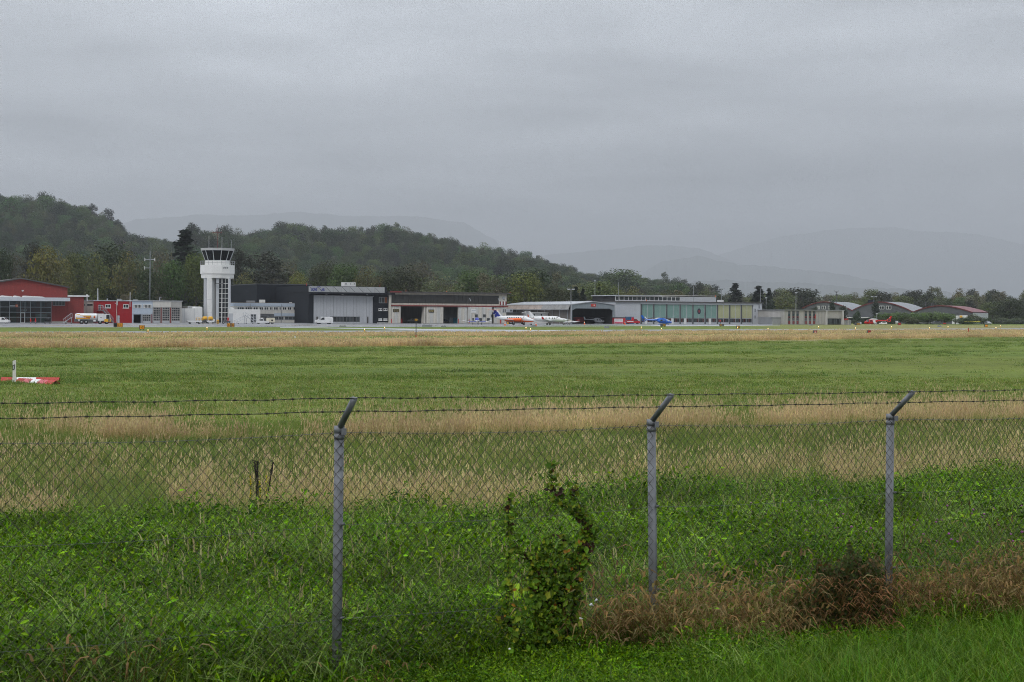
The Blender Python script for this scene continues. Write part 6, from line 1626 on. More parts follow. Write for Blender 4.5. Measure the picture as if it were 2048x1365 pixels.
# ---------------------------------------------------------------- vaulted hangars
def vaults():
    f = Frame(1605, 522, -30); U, Z = f.U, f.Z
    o = fthing("vaulted_hangars", "row of three anthracite vaulted hangars with red edged arched roofs", "hangar", f)
    specs = [(1605, 1648, 1704, 617.5, 604.6, 622), (1704, 1760, 1826, 622, 605, 625), (1826, 1880, 1945, 625, 612.4, 626)]
    depth = 26.0
    for i, (xa, xb, xc, ya, yb, yc) in enumerate(specs):
        p0, p1, p2 = (U(xa), Z(xa,ya)), (U(xb), Z(xb,yb)), (U(xc), Z(xc,yc))
        arc = []
        for k in range(17):
            t = k/16; u = p0[0] + (p2[0]-p0[0])*t; m = (p1[0]-p0[0])/(p2[0]-p0[0])
            q = (t-m)/m if t < m else (t-m)/(1-m)
            e = p0[1] if t < m else p2[1]
            arc.append((u, p1[1] - (p1[1]-e)*abs(q)**1.75))
        W = MB(); W.prism([(p0[0], 0), (p2[0], 0)] + arc[::-1], 0, 0.3); w = W.build("front", M_anth, o)
        n = 12
        for k in range(n):          # shingle courses as upright boards on the arch
            a = p0[0] + (p2[0]-p0[0])*k/n; b = p0[0] + (p2[0]-p0[0])*(k+1)/n; zz_ = min(np.interp(a, [q[0] for q in arc], [q[1] for q in arc]), np.interp(b, [q[0] for q in arc], [q[1] for q in arc]))
            part(w, "board", M_anth, (a+0.03, b-0.03, -0.05, -0.003, 0, float(zz_)-0.35))
        T = MB(); 
        for a, b in zip(arc[:-1], arc[1:]): T._add([(a[0],-0.3,a[1]-0.1),(b[0],-0.3,b[1]-0.1),(b[0],-0.3,b[1]+0.28),(a[0],-0.3,a[1]+0.28),(a[0],0.4,a[1]-0.1),(b[0],0.4,b[1]-0.1),(b[0],0.4,b[1]+0.28),(a[0],0.4,a[1]+0.28)], [(0,1,2,3),(3,2,6,7),(0,4,5,1),(4,7,6,5)])
        T.build("arch_trim", mat("arch_trim_red", (0.14,0.03,0.032), rough=0.7, var=0.2), o)
        Rf = MB()
        for a, b in zip(arc[:-1], arc[1:]): Rf._add([(a[0],0.41,a[1]+0.25),(b[0],0.41,b[1]+0.25),(b[0],depth,b[1]+0.25),(a[0],depth,a[1]+0.25),(a[0],0.41,a[1]),(b[0],0.41,b[1]),(b[0],depth,b[1]),(a[0],depth,a[1])], [(0,1,2,3),(7,6,5,4),(3,2,6,7),(0,4,5,1)])
        Rf.build("vault_roof", mat("vault_sheet_grey", (0.23,0.24,0.255), rough=0.6, var=0.15, streak=0.4) if i < 2 else M_redroof, o)
        W = MB(); W.prism([(p0[0], 0), (p2[0], 0)] + arc[::-1], depth-0.3, depth-0.01); W.build("back_wall", M_anth, o)
        if i == 2: part(o, "side_wall", M_lgrey, (p2[0]-0.3, p2[0], 0.31, depth-0.31, 0, p2[1]))
    for x0, x1 in ((1634,1639.5),(1643.5,1651.5),(1656,1663),(1746,1752),(1759,1768.5),(1772,1782.5)): window(o, f.rect(x0, 612.2, x1, 619), -0.06, 2, 1, M_white, M_glass, 0.14)
    part(o, "plinth", M_dgrey, (U(1700), U(1752), -0.4, -0.06, Z(1725,638), Z(1725,634.2))); 
    for x0, x1 in ((1697,1707),(1722,1740)): part(o, "loading_canopy", M_white, (U(x0), U(x1), -2.5, -0.06, Z(x0,636), Z(x0,634.8)))
    part(o, "roof_unit", M_navy, (U(1736,6), U(1745,6), 6, 9, Z(1740,607,6), Z(1740,600,6)))
    for x, y in ((1851,604.5),(1863,606.8),(1867,608)): pole(o, "roof_vent", M_dgrey, [(U(x,12),12,Z(x,612,12)), (U(x,12),12,Z(x,y,12))], 0.25)
    for x0, x1 in ((1904,1909),(1912,1917)): part(o, "white_tank", M_white, (U(x0,-3), U(x1,-3), -3.0, -1.5, 0, Z(1908,631.6,-3)))
    b = part(o, "banner_board", M_white, (U(1919,-2), U(1935,-2), -2.1, -2.0, Z(1927,636,-2), Z(1927,631,-2))); part(b, "yellow_field", M_yellow, (U(1919.5,-2), U(1925,-2), -2.13, -2.102, Z(1927,635.6,-2), Z(1927,631.6,-2)))
vaults()

# ---------------------------------------------------------------- low white cabin and wall behind the planes
def cabins():
    f = Frame(1075, 404, 28); U, Z = f.U, f.Z
    o = fthing("white_cabin", "white flat roofed site cabin behind the white turboprop's tail", "cabin", f)
    u0, u1, zt = U(1061), U(1102), Z(1082,627); part(o, "wall", M_white, (u0, u1, 0, 4, 0, zt)); part(o, "roof", M_white, (u0-0.5, U(1104), -0.4, 4.3, zt+0.003, zt+0.22))
    for x in (1067, 1081.5): window(o, f.rect(x, 628.4, x+2.6, 632), 0, 1, 1, M_grey, M_glass, 0.07)
    g = Frame(1030, 420, 28); o = fthing("grey_shed", "grey lean-to shed with dark wall between the white and corrugated hangars", "shed", g)
    part(o, "wall", M_brownw, (g.U(1012), g.U(1062), 0, 0.4, 0, g.Z(1035,627.6))); part(o, "upper_wall", M_lgrey, (g.U(1013), g.U(1030), 1.5, 5, 0, g.Z(1022,617.6)))
    part(o, "roof", M_dgrey, (g.U(1012), g.U(1062), -0.2, 1.4, g.Z(1035,627.5), g.Z(1035,625.2))); window(o, g.rect(1020, 619.5, 1023.5, 623.5, 1.5), 1.5, 1, 1, M_grey, M_glass2, 0.08)
    # white tent by the green hangar's end
    h = Frame(1523, 432, 28); o = fthing("white_tent", "small white tent at the right end of the green hangar", "tent", h)
    a, b, z1, z2 = h.U(1523.8), h.U(1532), h.Z(1528,641), h.Z(1526,635); B = MB(); B.prism([(a,0),(b,0),(b,z1),((a*2+b)/3,z2),(a,z1)], 0, 5); B.build("canvas", M_white, o); part(o, "door_flap", M_lgrey, (a+0.4, a+1.6, -0.05, -0.004, 0, z1*0.8))
    o = fthing("container_stack", "grey site containers standing beside the small white tent", "container", h)
    for i, (x0, x1) in enumerate(((1533,1537.5),(1538,1542))): c = part(o, "box", M_grey if i else M_lgrey, (h.U(x0), h.U(x1), -1, 2, 0, h.Z(1536,640))); part(c, "door", M_dgrey, (h.U(x0)+0.15, h.U(x0)+0.5, -1.05, -1.003, 0.1, 1.4))
    hs = Frame(237, 1255, 15); base = float(hill_z((237-1024)/F, 1255)); o = thing("hillside_house", "small house with pinkish tiled roof among trees on the hill", "house", (hs.o.x, hs.o.y, base-1), hs.a)
    part(o, "wall", mat("house_plaster", (0.30,0.28,0.27), rough=0.8), (-5,9,0,9,0,6)); r = MB(); r.prism([(-6,5.9),(10,5.9),(2,11.5)], -0.6, 9.6); r.build("roof", mat("pink_tiles", (0.20,0.135,0.135), rough=0.8, var=0.2), o)
    for x in (-3,1,5): window(o, (x, x+1.6, 2, 3.6), 0, 1, 1, M_white, M_glass, 0.1)
cabins()
# ================================================================== vehicles and aircraft
M_vwhite = mat("vehicle_white", (0.74,0.745,0.75), rough=0.3, var=0.05)
M_wind = mat("vehicle_glass", (0.015,0.018,0.022), rough=0.1, var=0.2, spec=0.5)
M_rim = mat("wheel_rim", (0.35,0.36,0.37), rough=0.4, var=0.1, metal=0.4)
M_bluem = mat("bright_blue_paint", (0.006,0.12,0.52), rough=0.3, var=0.08)
M_helired = mat("bright_red_paint", (0.60,0.015,0.015), rough=0.3, var=0.08)
M_lred = mat("lamp_red", (0.35,0.01,0.01), rough=0.3); M_lamp = mat("lamp_clear", (0.7,0.7,0.68), rough=0.2)

def spot(x, yb, Y=None):
    """where a thing seen with its foot at photo point (x, yb) stands"""
    if Y is None: return ground(x, yb)
    p = at(x, yb, Y); return Vector((p.x, Y, 0))
def wheel(parent, x, y, r, w=0.2, z=None):
    B = MB(); z = r if z is None else z
    B.tube((x, y-w/2, z), (x, y+w/2, z), r, r, 16); t = B.build("wheel", M_black, parent)
    B = MB(); B.tube((x, y-w/2-0.015, z), (x, y+w/2+0.015, z), r*0.55, r*0.55, 12); B.build("rim", M_rim, t)
    return t
def car(name, label, cat, x, yb, head, prof, W, body, glass, wheels, wr, Y=None, s=1.0, extra=None, group=None, lamps=True):
    """prof: side outline (x, z) nose towards +x; glass: list of outlines on the side; head: heading in degrees"""
    p = spot(x, yb, Y); o = thing(name, label, cat, p, R(head), group); o.scale = (s, s, s)
    zs = [q[1] for q in prof]; zm = (min(zs)+max(zs))/2
    B = MB(); n = len(prof); vs = []
    for side, ins in ((-1, 0.0), (1, 0.0)):
        for (px_, pz) in prof:
            k = max(0.0, (pz - zm)/(max(zs)-zm)); vs.append((px_, side*(W/2)*(1-0.14*k*k), pz))
    fs = [tuple(range(n)), tuple(range(2*n-1, n-1, -1))] + [((i+1) % n, i, n+i, n+(i+1) % n) for i in range(n)]
    B._add(vs, fs); b = B.build("body", body, o)
    for g in glass:
        for side in (-1, 1):
            G = MB(); pts = []
            for (px_, pz) in g:
                k = max(0.0, (pz - zm)/(max(zs)-zm)); pts.append((px_, side*((W/2)*(1-0.14*k*k)+0.012), pz))
            G._add(pts, [tuple(range(len(pts)))]); G.build("side_window", M_wind, b)
    for wx in wheels:
        for side in (-1, 1): wheel(o, wx, side*(W/2-0.12), wr, 0.2)
    if lamps:
        xf = max(q[0] for q in prof); xr = min(q[0] for q in prof); zl = zs[0] + (max(zs)-zs[0])*0.32
        for side in (-1, 1):
            part(b, "headlight", M_lamp, (xf-0.12, xf+0.012, side*(W/2-0.28)-0.16, side*(W/2-0.28)+0.16, zl, zl+0.16))
            part(b, "tail_light", M_lred, (xr-0.012, xr+0.1, side*(W/2-0.16)-0.08, side*(W/2-0.16)+0.08, zl+0.1, zl+0.4))
    if extra: extra(o, b)
    return o
VAN = [(-2.1,0.32),(2.1,0.32),(2.2,0.55),(2.15,0.95),(1.45,1.12),(0.75,1.75),(0.4,1.84),(-2.0,1.84),(-2.15,1.4),(-2.15,0.5)]
VANG = [[(0.15,1.12),(1.25,1.14),(0.68,1.68),(0.15,1.70)]]
def windscreen(x0, z0, x1, z1, w):
    def f(o, b):
        n = Vector((z1-z0, 0, -(x1-x0))).normalized()*0.02
        if n.x < 0: n = -n
        MB()._add([(x0+n.x,-w/2,z0+abs(n.z)),(x0+n.x,w/2,z0+abs(n.z)),(x1+n.x,w/2*0.9,z1+abs(n.z)),(x1+n.x,-w/2*0.9,z1+abs(n.z))], [(0,1,2,3)]).build("windscreen", M_wind, b)
    return f
HATCH = [(-1.9,0.3),(1.95,0.3),(2.0,0.6),(1.9,0.8),(1.0,0.95),(0.35,1.42),(-1.3,1.45),(-1.9,1.0),(-1.95,0.6)]
HATCHG = [[(-1.25,0.98),(0.85,0.98),(0.32,1.36),(-1.1,1.36)]]
car("delivery_van", "small white panel van parked before the grey hangar door", "van", 648, 648.6, 205, VAN, 1.8, M_vwhite, VANG, (-1.35,1.35), 0.33, s=0.92, extra=windscreen(1.40,1.15,0.78,1.72,1.5))
car("baggage_van", "white tug van cut off at the left edge by the terminal", "van", 4, 647.4, 0, VAN, 1.7, M_vwhite, VANG, (-1.3,1.3), 0.3, s=0.72, extra=windscreen(1.40,1.15,0.78,1.72,1.4))

def fuel_truck():
    p = spot(181, 648.2); o = thing("fuel_truck", "white and yellow aviation fuel truck parked by the crimson block", "truck", p, R(20)); k = 0.85; o.scale = (k,k,k)
    part(o, "chassis", M_dgrey, (-3.6, 3.5, -0.9, 0.9, 0.55, 0.95))
    T = MB(); T.loft([(-3.75,0,1.75,0.9,0.55),(-3.6,0,1.75,1.1,0.82),(-3.2,0,1.75,1.18,0.9),(1.35,0,1.75,1.18,0.9),(1.6,0,1.75,1.08,0.8)], 18, 0.8); tk = T.build("tank", M_vwhite, o)
    for sd in (-1, 1):
        Bn = MB(); Bn._add([(-3.55,sd*1.175,1.25),(-0.25,sd*1.185,1.25),(0.1,sd*1.185,2.1),(-2.35,sd*1.165,2.1),(-2.6,sd*1.08,2.4),(-3.45,sd*1.03,2.4)], [(0,1,2,3,4,5)]); Bn.build("yellow_band", M_yellow, tk)
        part(tk, "red_stripe", M_red, (-3.5,-1.2,sd*1.19-0.006,sd*1.19+0.006,1.45,1.52))
        if sd < 0:
            text_part("lettering", "Shell", 1.75, 0.5, M_red, tk, (-1.65, -1.2, 1.40))
            E = MB(); E.prism([(0.75,1.45),(0.98,1.45),(1.12,1.75),(1.02,2.02),(0.865,2.1),(0.71,2.02),(0.61,1.75)], -1.21, -1.19); e = E.build("shell_emblem", M_yellow, tk); MB().prism([(0.78,1.5),(0.95,1.5),(1.03,1.74),(0.865,1.98),(0.70,1.74)], -1.222, -1.212).build("emblem_centre", M_red, e)
    part(o, "hose_box", M_vwhite, (1.7, 3.15, -1.15, 1.15, 0.8, 2.6)); part(o, "hatch_grip", M_dgrey, (2.2, 2.75, -1.175, -1.152, 1.55, 1.65))
    C = MB(); C.prism([(3.25,0.6),(4.75,0.6),(4.8,1.2),(4.65,2.45),(3.25,2.5)], -1.12, 1.12); c = C.build("cab", M_vwhite, o)
    part(c, "cab_skirt", M_yellow, (3.3, 4.83, -1.14, 1.14, 0.55, 1.25))
    for sd in (-1, 1): MB()._add([(3.75,sd*1.135,1.3),(4.6,sd*1.135,1.3),(4.55,sd*1.135,2.3),(3.75,sd*1.135,2.3)], [(0,1,2,3)]).build("side_window", M_wind, c); part(c, "cab_door", M_dgrey, (4.25,4.6,sd*1.15-0.008,sd*1.15+0.008,0.6,1.28))
    MB()._add([(4.82,-1.0,1.35),(4.82,1.0,1.35),(4.70,1.0,2.3),(4.70,-1.0,2.3)], [(0,1,2,3)]).build("windscreen", M_wind, c)
    for x in (-2.2, -1.1, 2.3, 3.9): 
        for sd in (-1, 1): wheel(o, x, sd*0.95, 0.46, 0.32)
    part(o, "rear_locker", M_dgrey, (-3.9,-3.2,-0.95,0.95,0.55,1.15)); part(o, "side_tank", M_vwhite, (-3.0,-2.7,-1.12,-0.9,0.65,1.2), (0.6,1.2,-1.1,-0.92,0.6,1.0))
fuel_truck()

def stairs_single(x, yb, label, w, h, flip=1, s=1.0):
    p = spot(x, yb); o = thing("boarding_steps", label, "steps", p, R(18)); o.scale = (s*flip, s, s)
    for y in (-0.5, 0.5):
        part_ = MB(); part_.path([(-w/2, y, 0.15), (w*0.35, y, h)], 0.06, 4); part_.path([(w*0.35, y, h), (w/2, y, h)], 0.06, 4); part_.build("stringer", M_lgrey, o)
        r_ = MB(); r_.path([(-w/2, y, 1.05), (w*0.35, y, h+0.95), (w/2, y, h+0.95)], 0.035, 4)
        for t in range(5): q = Vector((-w/2,y,0.15)).lerp(Vector((w*0.35,y,h)), t/4); r_.path([q, q+Vector((0,0,0.92))], 0.025, 4)
        r_.path([(w/2,y,h),(w/2,y,h+0.95)], 0.025, 4); r_.build("handrail", M_lgrey, o)
        part_ = MB(); part_.path([(w*0.42, y, h), (w*0.42, y, 0.2)], 0.05, 4); part_.build("leg", M_lgrey, o)
    for k in range(8): q = Vector((-w/2,0,0.15)).lerp(Vector((w*0.35,0,h)), (k+0.5)/8); part(o, "tread", M_grey, (q.x-0.13,q.x+0.13,-0.46,0.46,q.z-0.02,q.z+0.02))
    part(o, "platform", M_grey, (w*0.35,w/2,-0.48,0.48,h-0.05,h+0.01)); part(o, "base_frame", M_lgrey, (-w*0.3,w/2,-0.6,0.6,0.12,0.24))
    for xx in (-w*0.2, w*0.4): wheel(o, xx, -0.62, 0.14, 0.1); wheel(o, xx, 0.62, 0.14, 0.1)
    return o
stairs_single(135.5, 648.0, "small grey boarding steps beside the fuel truck's tail", 1.9, 1.35, 1, 0.95)
stairs_single(482, 648.2, "left one of two tall white aircraft steps right of the tower", 4.2, 1.9, 1, 0.72)
stairs_single(500, 648.2, "right one of two white aircraft steps with yellow top", 4.2, 2.7, -1, 0.72)

def cart(x, yb, label, L, body, load=None, head=20, s=1.0):
    p = spot(x, yb); o = thing("baggage_cart", label, "cart", p, R(head)); o.scale = (s,s,s)
    part(o, "deck", body, (-L/2, L/2, -0.75, 0.75, 0.42, 0.75)); part(o, "bumper", M_dgrey, (-L/2-0.1,-L/2-0.002,-0.7,0.7,0.45,0.6))
    for xx in (-L*0.32, L*0.32): wheel(o, xx, -0.62, 0.25, 0.16); wheel(o, xx, 0.62, 0.25, 0.16)
    pole(o, "drawbar", M_dgrey, [(L/2,0,0.45),(L/2+0.7,0,0.25)], 0.04)
    if load: load(o)
    return o
def frame_load(o):
    r_ = MB()
    for x in (-1.2,-0.4,0.4,1.2): 
        for y in (-0.6,0.6): r_.path([(x,y,0.75),(x,y,1.5)], 0.05, 4)
    for y in (-0.6,0.6): 
        for z in (1.1,1.5): r_.path([(-1.2,y,z),(1.2,y,z)], 0.05, 4)
    r_.build("rail_frame", M_yellow, o)
def gpu_load(o):
    b = MB(); b.loft([(-0.6,0,1.35,0.45,0.4),(-0.4,0,1.4,0.6,0.55),(0.4,0,1.4,0.6,0.55),(0.6,0,1.35,0.45,0.4)], 12, 0.8); b.build("machine_housing", M_yellow, o); part(o, "hose_reel", M_dgrey, (-0.3,0.3,-0.75,-0.55,0.8,1.1)); part(o, "control_box", M_vwhite, (0.75,1.1,-0.4,0.4,0.76,1.3))
cart(389, 648.0, "long white flat baggage cart left of the tower foot", 3.4, M_vwhite, None, 20, 0.95)
cart(401, 646.8, "cart with yellow rail frame behind the white flat cart", 2.8, M_dgrey, frame_load, 20, 0.85)
cart(410, 647.4, "cart with round yellow machine nearest the tower's left pillar", 2.0, M_dgrey, gpu_load, 20, 0.85)
cart(421, 647.6, "low cart with second yellow machine before the tower shaft", 2.0, M_vwhite, gpu_load, 15, 0.85)
def tug():
    p = spot(452, 648.2); o = thing("baggage_tug", "small dark tug with red seat box at the foot of the stair shaft", "tug", p, R(15)); o.scale = (0.85,)*3
    B = MB(); B.prism([(-1.1,0.3),(1.1,0.3),(1.15,0.75),(0.2,0.85),(0.1,0.65),(-0.3,0.65),(-0.35,0.9),(-1.1,0.9)], -0.6, 0.6); B.build("body", M_dgrey, o)
    part(o, "red_box", M_red, (0.35,0.75,-0.4,0.4,0.86,1.7)); part(o, "seat", M_black, (-0.9,-0.4,-0.4,0.4,0.91,1.05)); pole(o, "steering_column", M_lgrey, [(0.15,0,0.8),(-0.05,0,1.3)], 0.04)
    for x in (-0.7,0.7): wheel(o, x, -0.55, 0.27, 0.2); wheel(o, x, 0.55, 0.27, 0.2)
    q = spot(435.6, 648.2); b = thing("yellow_bollard_box", "yellow hydrant cabinet left of the tower's glass shaft", "cabinet", q, R(15)); part(b, "box", M_yellow, (-0.25,0.25,-0.2,0.2,0.1,0.95)); part(b, "base", M_dgrey, (-0.2,0.2,-0.15,0.15,0,0.1)); part(b, "door", M_dgrey, (-0.15,0.15,-0.22,-0.201,0.3,0.6))
    for (x, lb) in ((66, "dark service cart with two red cones in front of the glass hall"), (95, "dark luggage trolley at the right end of the glass hall")):
        q = spot(x, 647.6); c = thing("service_cart", lb, "cart", q, R(20)); c.scale = (0.85,)*3
        part(c, "deck", M_dgrey, (-0.9,0.9,-0.5,0.5,0.3,0.5))
        for xx in (-0.6,0.6): wheel(c, xx, -0.45, 0.2, 0.12); wheel(c, xx, 0.45, 0.2, 0.12)
        if x < 80:
            for xx in (-0.55, 0.6): cn = MB(); cn.ring(10, 0.2, 0.51, 0.05, 1.35, 0, xx, 0); cn.build("traffic_cone", M_helired, c)
        else: 
            bb = MB(); bb.loft([(-0.7,0,0.85,0.35,0.25),(-0.4,0,0.95,0.42,0.42),(0.3,0,0.98,0.42,0.45),(0.7,0,0.85,0.35,0.3)], 10, 0.8); bb.build("bag_load", M_black, c)
tug()
PICK = [(-2.3,0.45),(2.3,0.45),(2.4,0.7),(2.35,1.1),(1.35,1.2),(1.0,1.85),(-0.35,1.9),(-0.4,1.15),(-2.35,1.15)]
PICKG = [[(-0.2,1.25),(1.2,1.25),(0.92,1.75),(-0.2,1.78)]]
def pk_extra(o, b): part(o, "roof_box", M_vwhite, (-0.2,0.7,-0.5,0.5,1.92,2.3)); windscreen(1.36,1.24,1.03,1.80,1.4)(o, b)
car("pickup_truck", "white pickup with roof box under the dark awning by the office", "pickup", 525, 648.4, 197, PICK, 1.7, M_vwhite, PICKG, (-1.5,1.5), 0.36, s=0.62, extra=pk_extra)
def trailer():
    p = spot(541, 648.4); o = thing("trailer", "cream box trailer with a round port behind the white pickup", "trailer", p, R(17)); o.scale = (0.85,)*3
    B = MB(); B.prism([(-1.1,0.45),(1.1,0.45),(1.2,0.9),(1.05,1.65),(-1.1,1.65)], -0.6, 0.6); b = B.build("box", mat("cream_paint", (0.66,0.62,0.50), rough=0.4), o)
    v = MB(); v.tube((0.35,-0.6,1.0), (0.35,-0.63,1.0), 0.24, 0.24, 12); v.build("port", M_black, b); part(o, "roof_gear", M_dgrey, (-0.9,-0.4,-0.3,0.3,1.66,2.1), (0.0,0.8,-0.35,0.35,1.66,2.0))
    wheel(o, -0.5, -0.5, 0.27); wheel(o, -0.5, 0.5, 0.27); wheel(o, 0.5, -0.5, 0.27); wheel(o, 0.5, 0.5, 0.27)
trailer()

# ---------------------------------------------------------------- aeroplanes (nose +x)
def place(o, s): o.scale = s if isinstance(s, tuple) else (s, s, s)
def prop(parent, x, y, z, r, n, m=None, ph=0.4):
    S = MB(); S.loft([(x-0.05,y,z,0.24,0.24),(x+0.2,y,z,0.17,0.17),(x+0.42,y,z,0.04,0.04)], 10); sp = S.build("spinner", M_rim, parent)
    for k in range(n):
        a = ph+2*math.pi*k/n; B = MB(); c, d = math.cos(a), math.sin(a)
        B._add([(x+0.03,y+c*0.15-d*0.05,z+d*0.15+c*0.05),(x+0.03,y+c*0.15+d*0.05,z+d*0.15-c*0.05),(x+0.01,y+c*r+d*0.09,z+d*r-c*0.09),(x+0.01,y+c*r-d*0.09,z+d*r+c*0.09),
                (x+0.06,y+c*0.15-d*0.05,z+d*0.15+c*0.05),(x+0.06,y+c*0.15+d*0.05,z+d*0.15-c*0.05),(x+0.04,y+c*r+d*0.09,z+d*r-c*0.09),(x+0.04,y+c*r-d*0.09,z+d*r+c*0.09)], [(0,1,2,3),(7,6,5,4),(0,4,5,1),(1,5,6,2),(2,6,7,3),(3,7,4,0)])
        B.build("blade", m or M_dgrey, sp)
def gear(parent, x, y, z0, r=0.32):
    g = pole(parent, "gear_leg", M_lgrey, [(x,y,z0),(x,y,r)], 0.09); wheel(g, x, y, r, 0.2); return g
def cabin_windows(parent, xs, y, z, rx, rz, m=M_wind):
    for x in xs:
        for sd in (-1, 1): MB().prism([(x+rx*math.cos(t*math.pi/5), z+rz*math.sin(t*math.pi/5)) for t in range(10)], sd*y-0.02, sd*y+0.02).build("cabin_window", m, parent)

def twin():
    o = thing("twin_turboprop", "orange and white twin turboprop with blue patterned T-tail on the apron", "airplane", spot(1030, 650.8), R(-33)); place(o, (0.86,0.86,0.80))
    f = MB(); f.loft([(-6.4,0,2.3,0.1,0.15),(-5.0,0,2.15,0.38,0.5),(-2.5,0,1.95,0.72,0.85),(-0.5,0,1.9,0.8,0.92),(2.6,0,1.9,0.8,0.92),(3.6,0,1.85,0.78,0.88),(4.4,0,1.62,0.66,0.66),(5.6,0,1.48,0.42,0.42),(6.4,0,1.42,0.12,0.14)], 16); fu = f.build("fuselage", M_vwhite, o)
    f = MB(); f.loft([(-3.2,0,1.55,0.45,0.42),(-1,0,1.42,0.66,0.52),(2.8,0,1.4,0.67,0.53),(4.4,0,1.32,0.58,0.46),(5.5,0,1.3,0.38,0.32),(6.2,0,1.34,0.14,0.14)], 16); f.build("orange_belly", M_orange, fu)
    cabin_windows(fu, (-1.9,-1.2,-0.5,0.2,0.9,1.6), 0.8, 2.2, 0.16, 0.2)
    MB()._add([(3.3,-0.72,2.2),(4.15,-0.5,1.98),(4.0,-0.35,2.3),(3.4,-0.5,2.62)], [(0,1,2,3)]).build("windscreen", M_wind, fu); MB()._add([(3.45,0.45,2.66),(3.45,-0.45,2.66),(4.25,-0.4,2.12),(4.25,0.4,2.12)], [(0,1,2,3)]).build("windscreen", M_wind, fu)
    for sd in (-1, 1):
        w = MB(); w.wing(((1.9,sd*0.6,1.35),2.2), ((1.3,sd*8.1,1.85),1.0), 0.14); w.build("wing", M_lgrey if sd < 0 else M_orange, o)
        e = MB(); e.loft([(-1.6,sd*2.6,1.55,0.15,0.15),(-0.2,sd*2.6,1.6,0.42,0.42),(2.6,sd*2.6,1.65,0.5,0.5),(3.6,sd*2.6,1.65,0.4,0.42),(4.0,sd*2.6,1.68,0.24,0.24)], 12); en = e.build("engine", M_orange, o); prop(en, 4.0, sd*2.6, 1.68, 1.15, 4, None, 0.9); gear(o, 1.2, sd*2.6, 1.3)
        h = MB(); h.wing(((-6.0,0,4.45),1.5), ((-6.5,sd*2.8,4.5),0.9), 0.1); h.build("tailplane", M_orange, o)
    v = MB(); v.fin(((-3.9,0,2.4),2.9), ((-5.9,0,4.5),1.9), 0.08); fn = v.build("tail_fin", M_vwhite, o)
    rr = random.Random(6)
    for (a, b, r_) in ((-6.5,4.0,0.42),(-6.9,3.5,0.3),(-5.9,3.3,0.5),(-6.3,2.8,0.4),(-5.3,2.75,0.4),(-5.0,2.4,0.28)):
        for sd in (-1, 1): MB().prism([(a+r_*(1+0.25*rr.random())*math.cos(t*math.pi/5), b+r_*(1+0.25*rr.random())*math.sin(t*math.pi/5)) for t in range(10)], sd*0.11-0.012, sd*0.11+0.012).build("blue_roundel", mat("royal_blue", (0.012,0.03,0.30), rough=0.4), fn)
    gear(o, 5.2, 0, 1.2, 0.26)
twin()
def single_turboprop():
    o = thing("single_turboprop", "white single engine turboprop with T-tail in front of the site cabin", "airplane", spot(1096, 650.4), R(-14)); place(o, (0.72,0.72,0.72))
    f = MB(); f.loft([(-7.4,0,2.6,0.1,0.2),(-5.5,0,2.35,0.35,0.5),(-3.2,0,2.1,0.72,0.82),(-1.0,0,2.05,0.84,0.95),(2.6,0,2.05,0.84,0.95),(3.7,0,1.95,0.8,0.86),(4.6,0,1.75,0.66,0.62),(6.0,0,1.7,0.5,0.48),(6.8,0,1.7,0.3,0.3)], 16); fu = f.build("fuselage", M_vwhite, o)
    cabin_windows(fu, (-1.6,-0.5,0.6,1.7,2.5), 0.85, 2.35, 0.17, 0.22)
    for sd in (-1, 1): MB()._add([(3.0,sd*0.80,2.3),(4.1,sd*0.66,2.15),(3.95,sd*0.5,2.5),(3.2,sd*0.6,2.75)], [(0,1,2,3)]).build("windscreen", M_wind, fu); MB().prism([(5.2,1.72),(6.0,1.72),(6.0,1.86),(5.3,1.86)], sd*0.56-0.02, sd*0.56+0.02).build("exhaust", M_dgrey, fu)
    for sd in (-1, 1):
        w = MB(); w.wing(((1.4,sd*0.6,1.35),2.2), ((0.7,sd*8.1,1.95),1.1), 0.14); wg = w.build("wing", M_vwhite, o); w = MB(); w.fin(((0.6,sd*8.1,1.95),0.9), ((0.1,sd*8.35,2.8),0.5), 0.1); w.build("winglet", M_red, wg)
        h = MB(); h.wing(((-6.6,0,4.7),1.4), ((-7.0,sd*2.6,4.7),0.9), 0.1); h.build("tailplane", M_vwhite, o); gear(o, 0.2, sd*2.2, 1.4)
    v = MB(); v.fin(((-4.3,0,2.6),3.0), ((-6.4,0,4.7),1.9), 0.08); v.build("tail_fin", M_vwhite, o); MB().prism([(-7.0,2.5),(-6.5,2.3),(-6.9,3.5),(-7.2,3.5)], -0.14, 0.14).build("tail_stripe", M_orange, o)
    prop(o, 6.8, 0, 1.7, 1.3, 4, None, 0.2); gear(o, 5.4, 0, 1.3, 0.28)
single_turboprop()
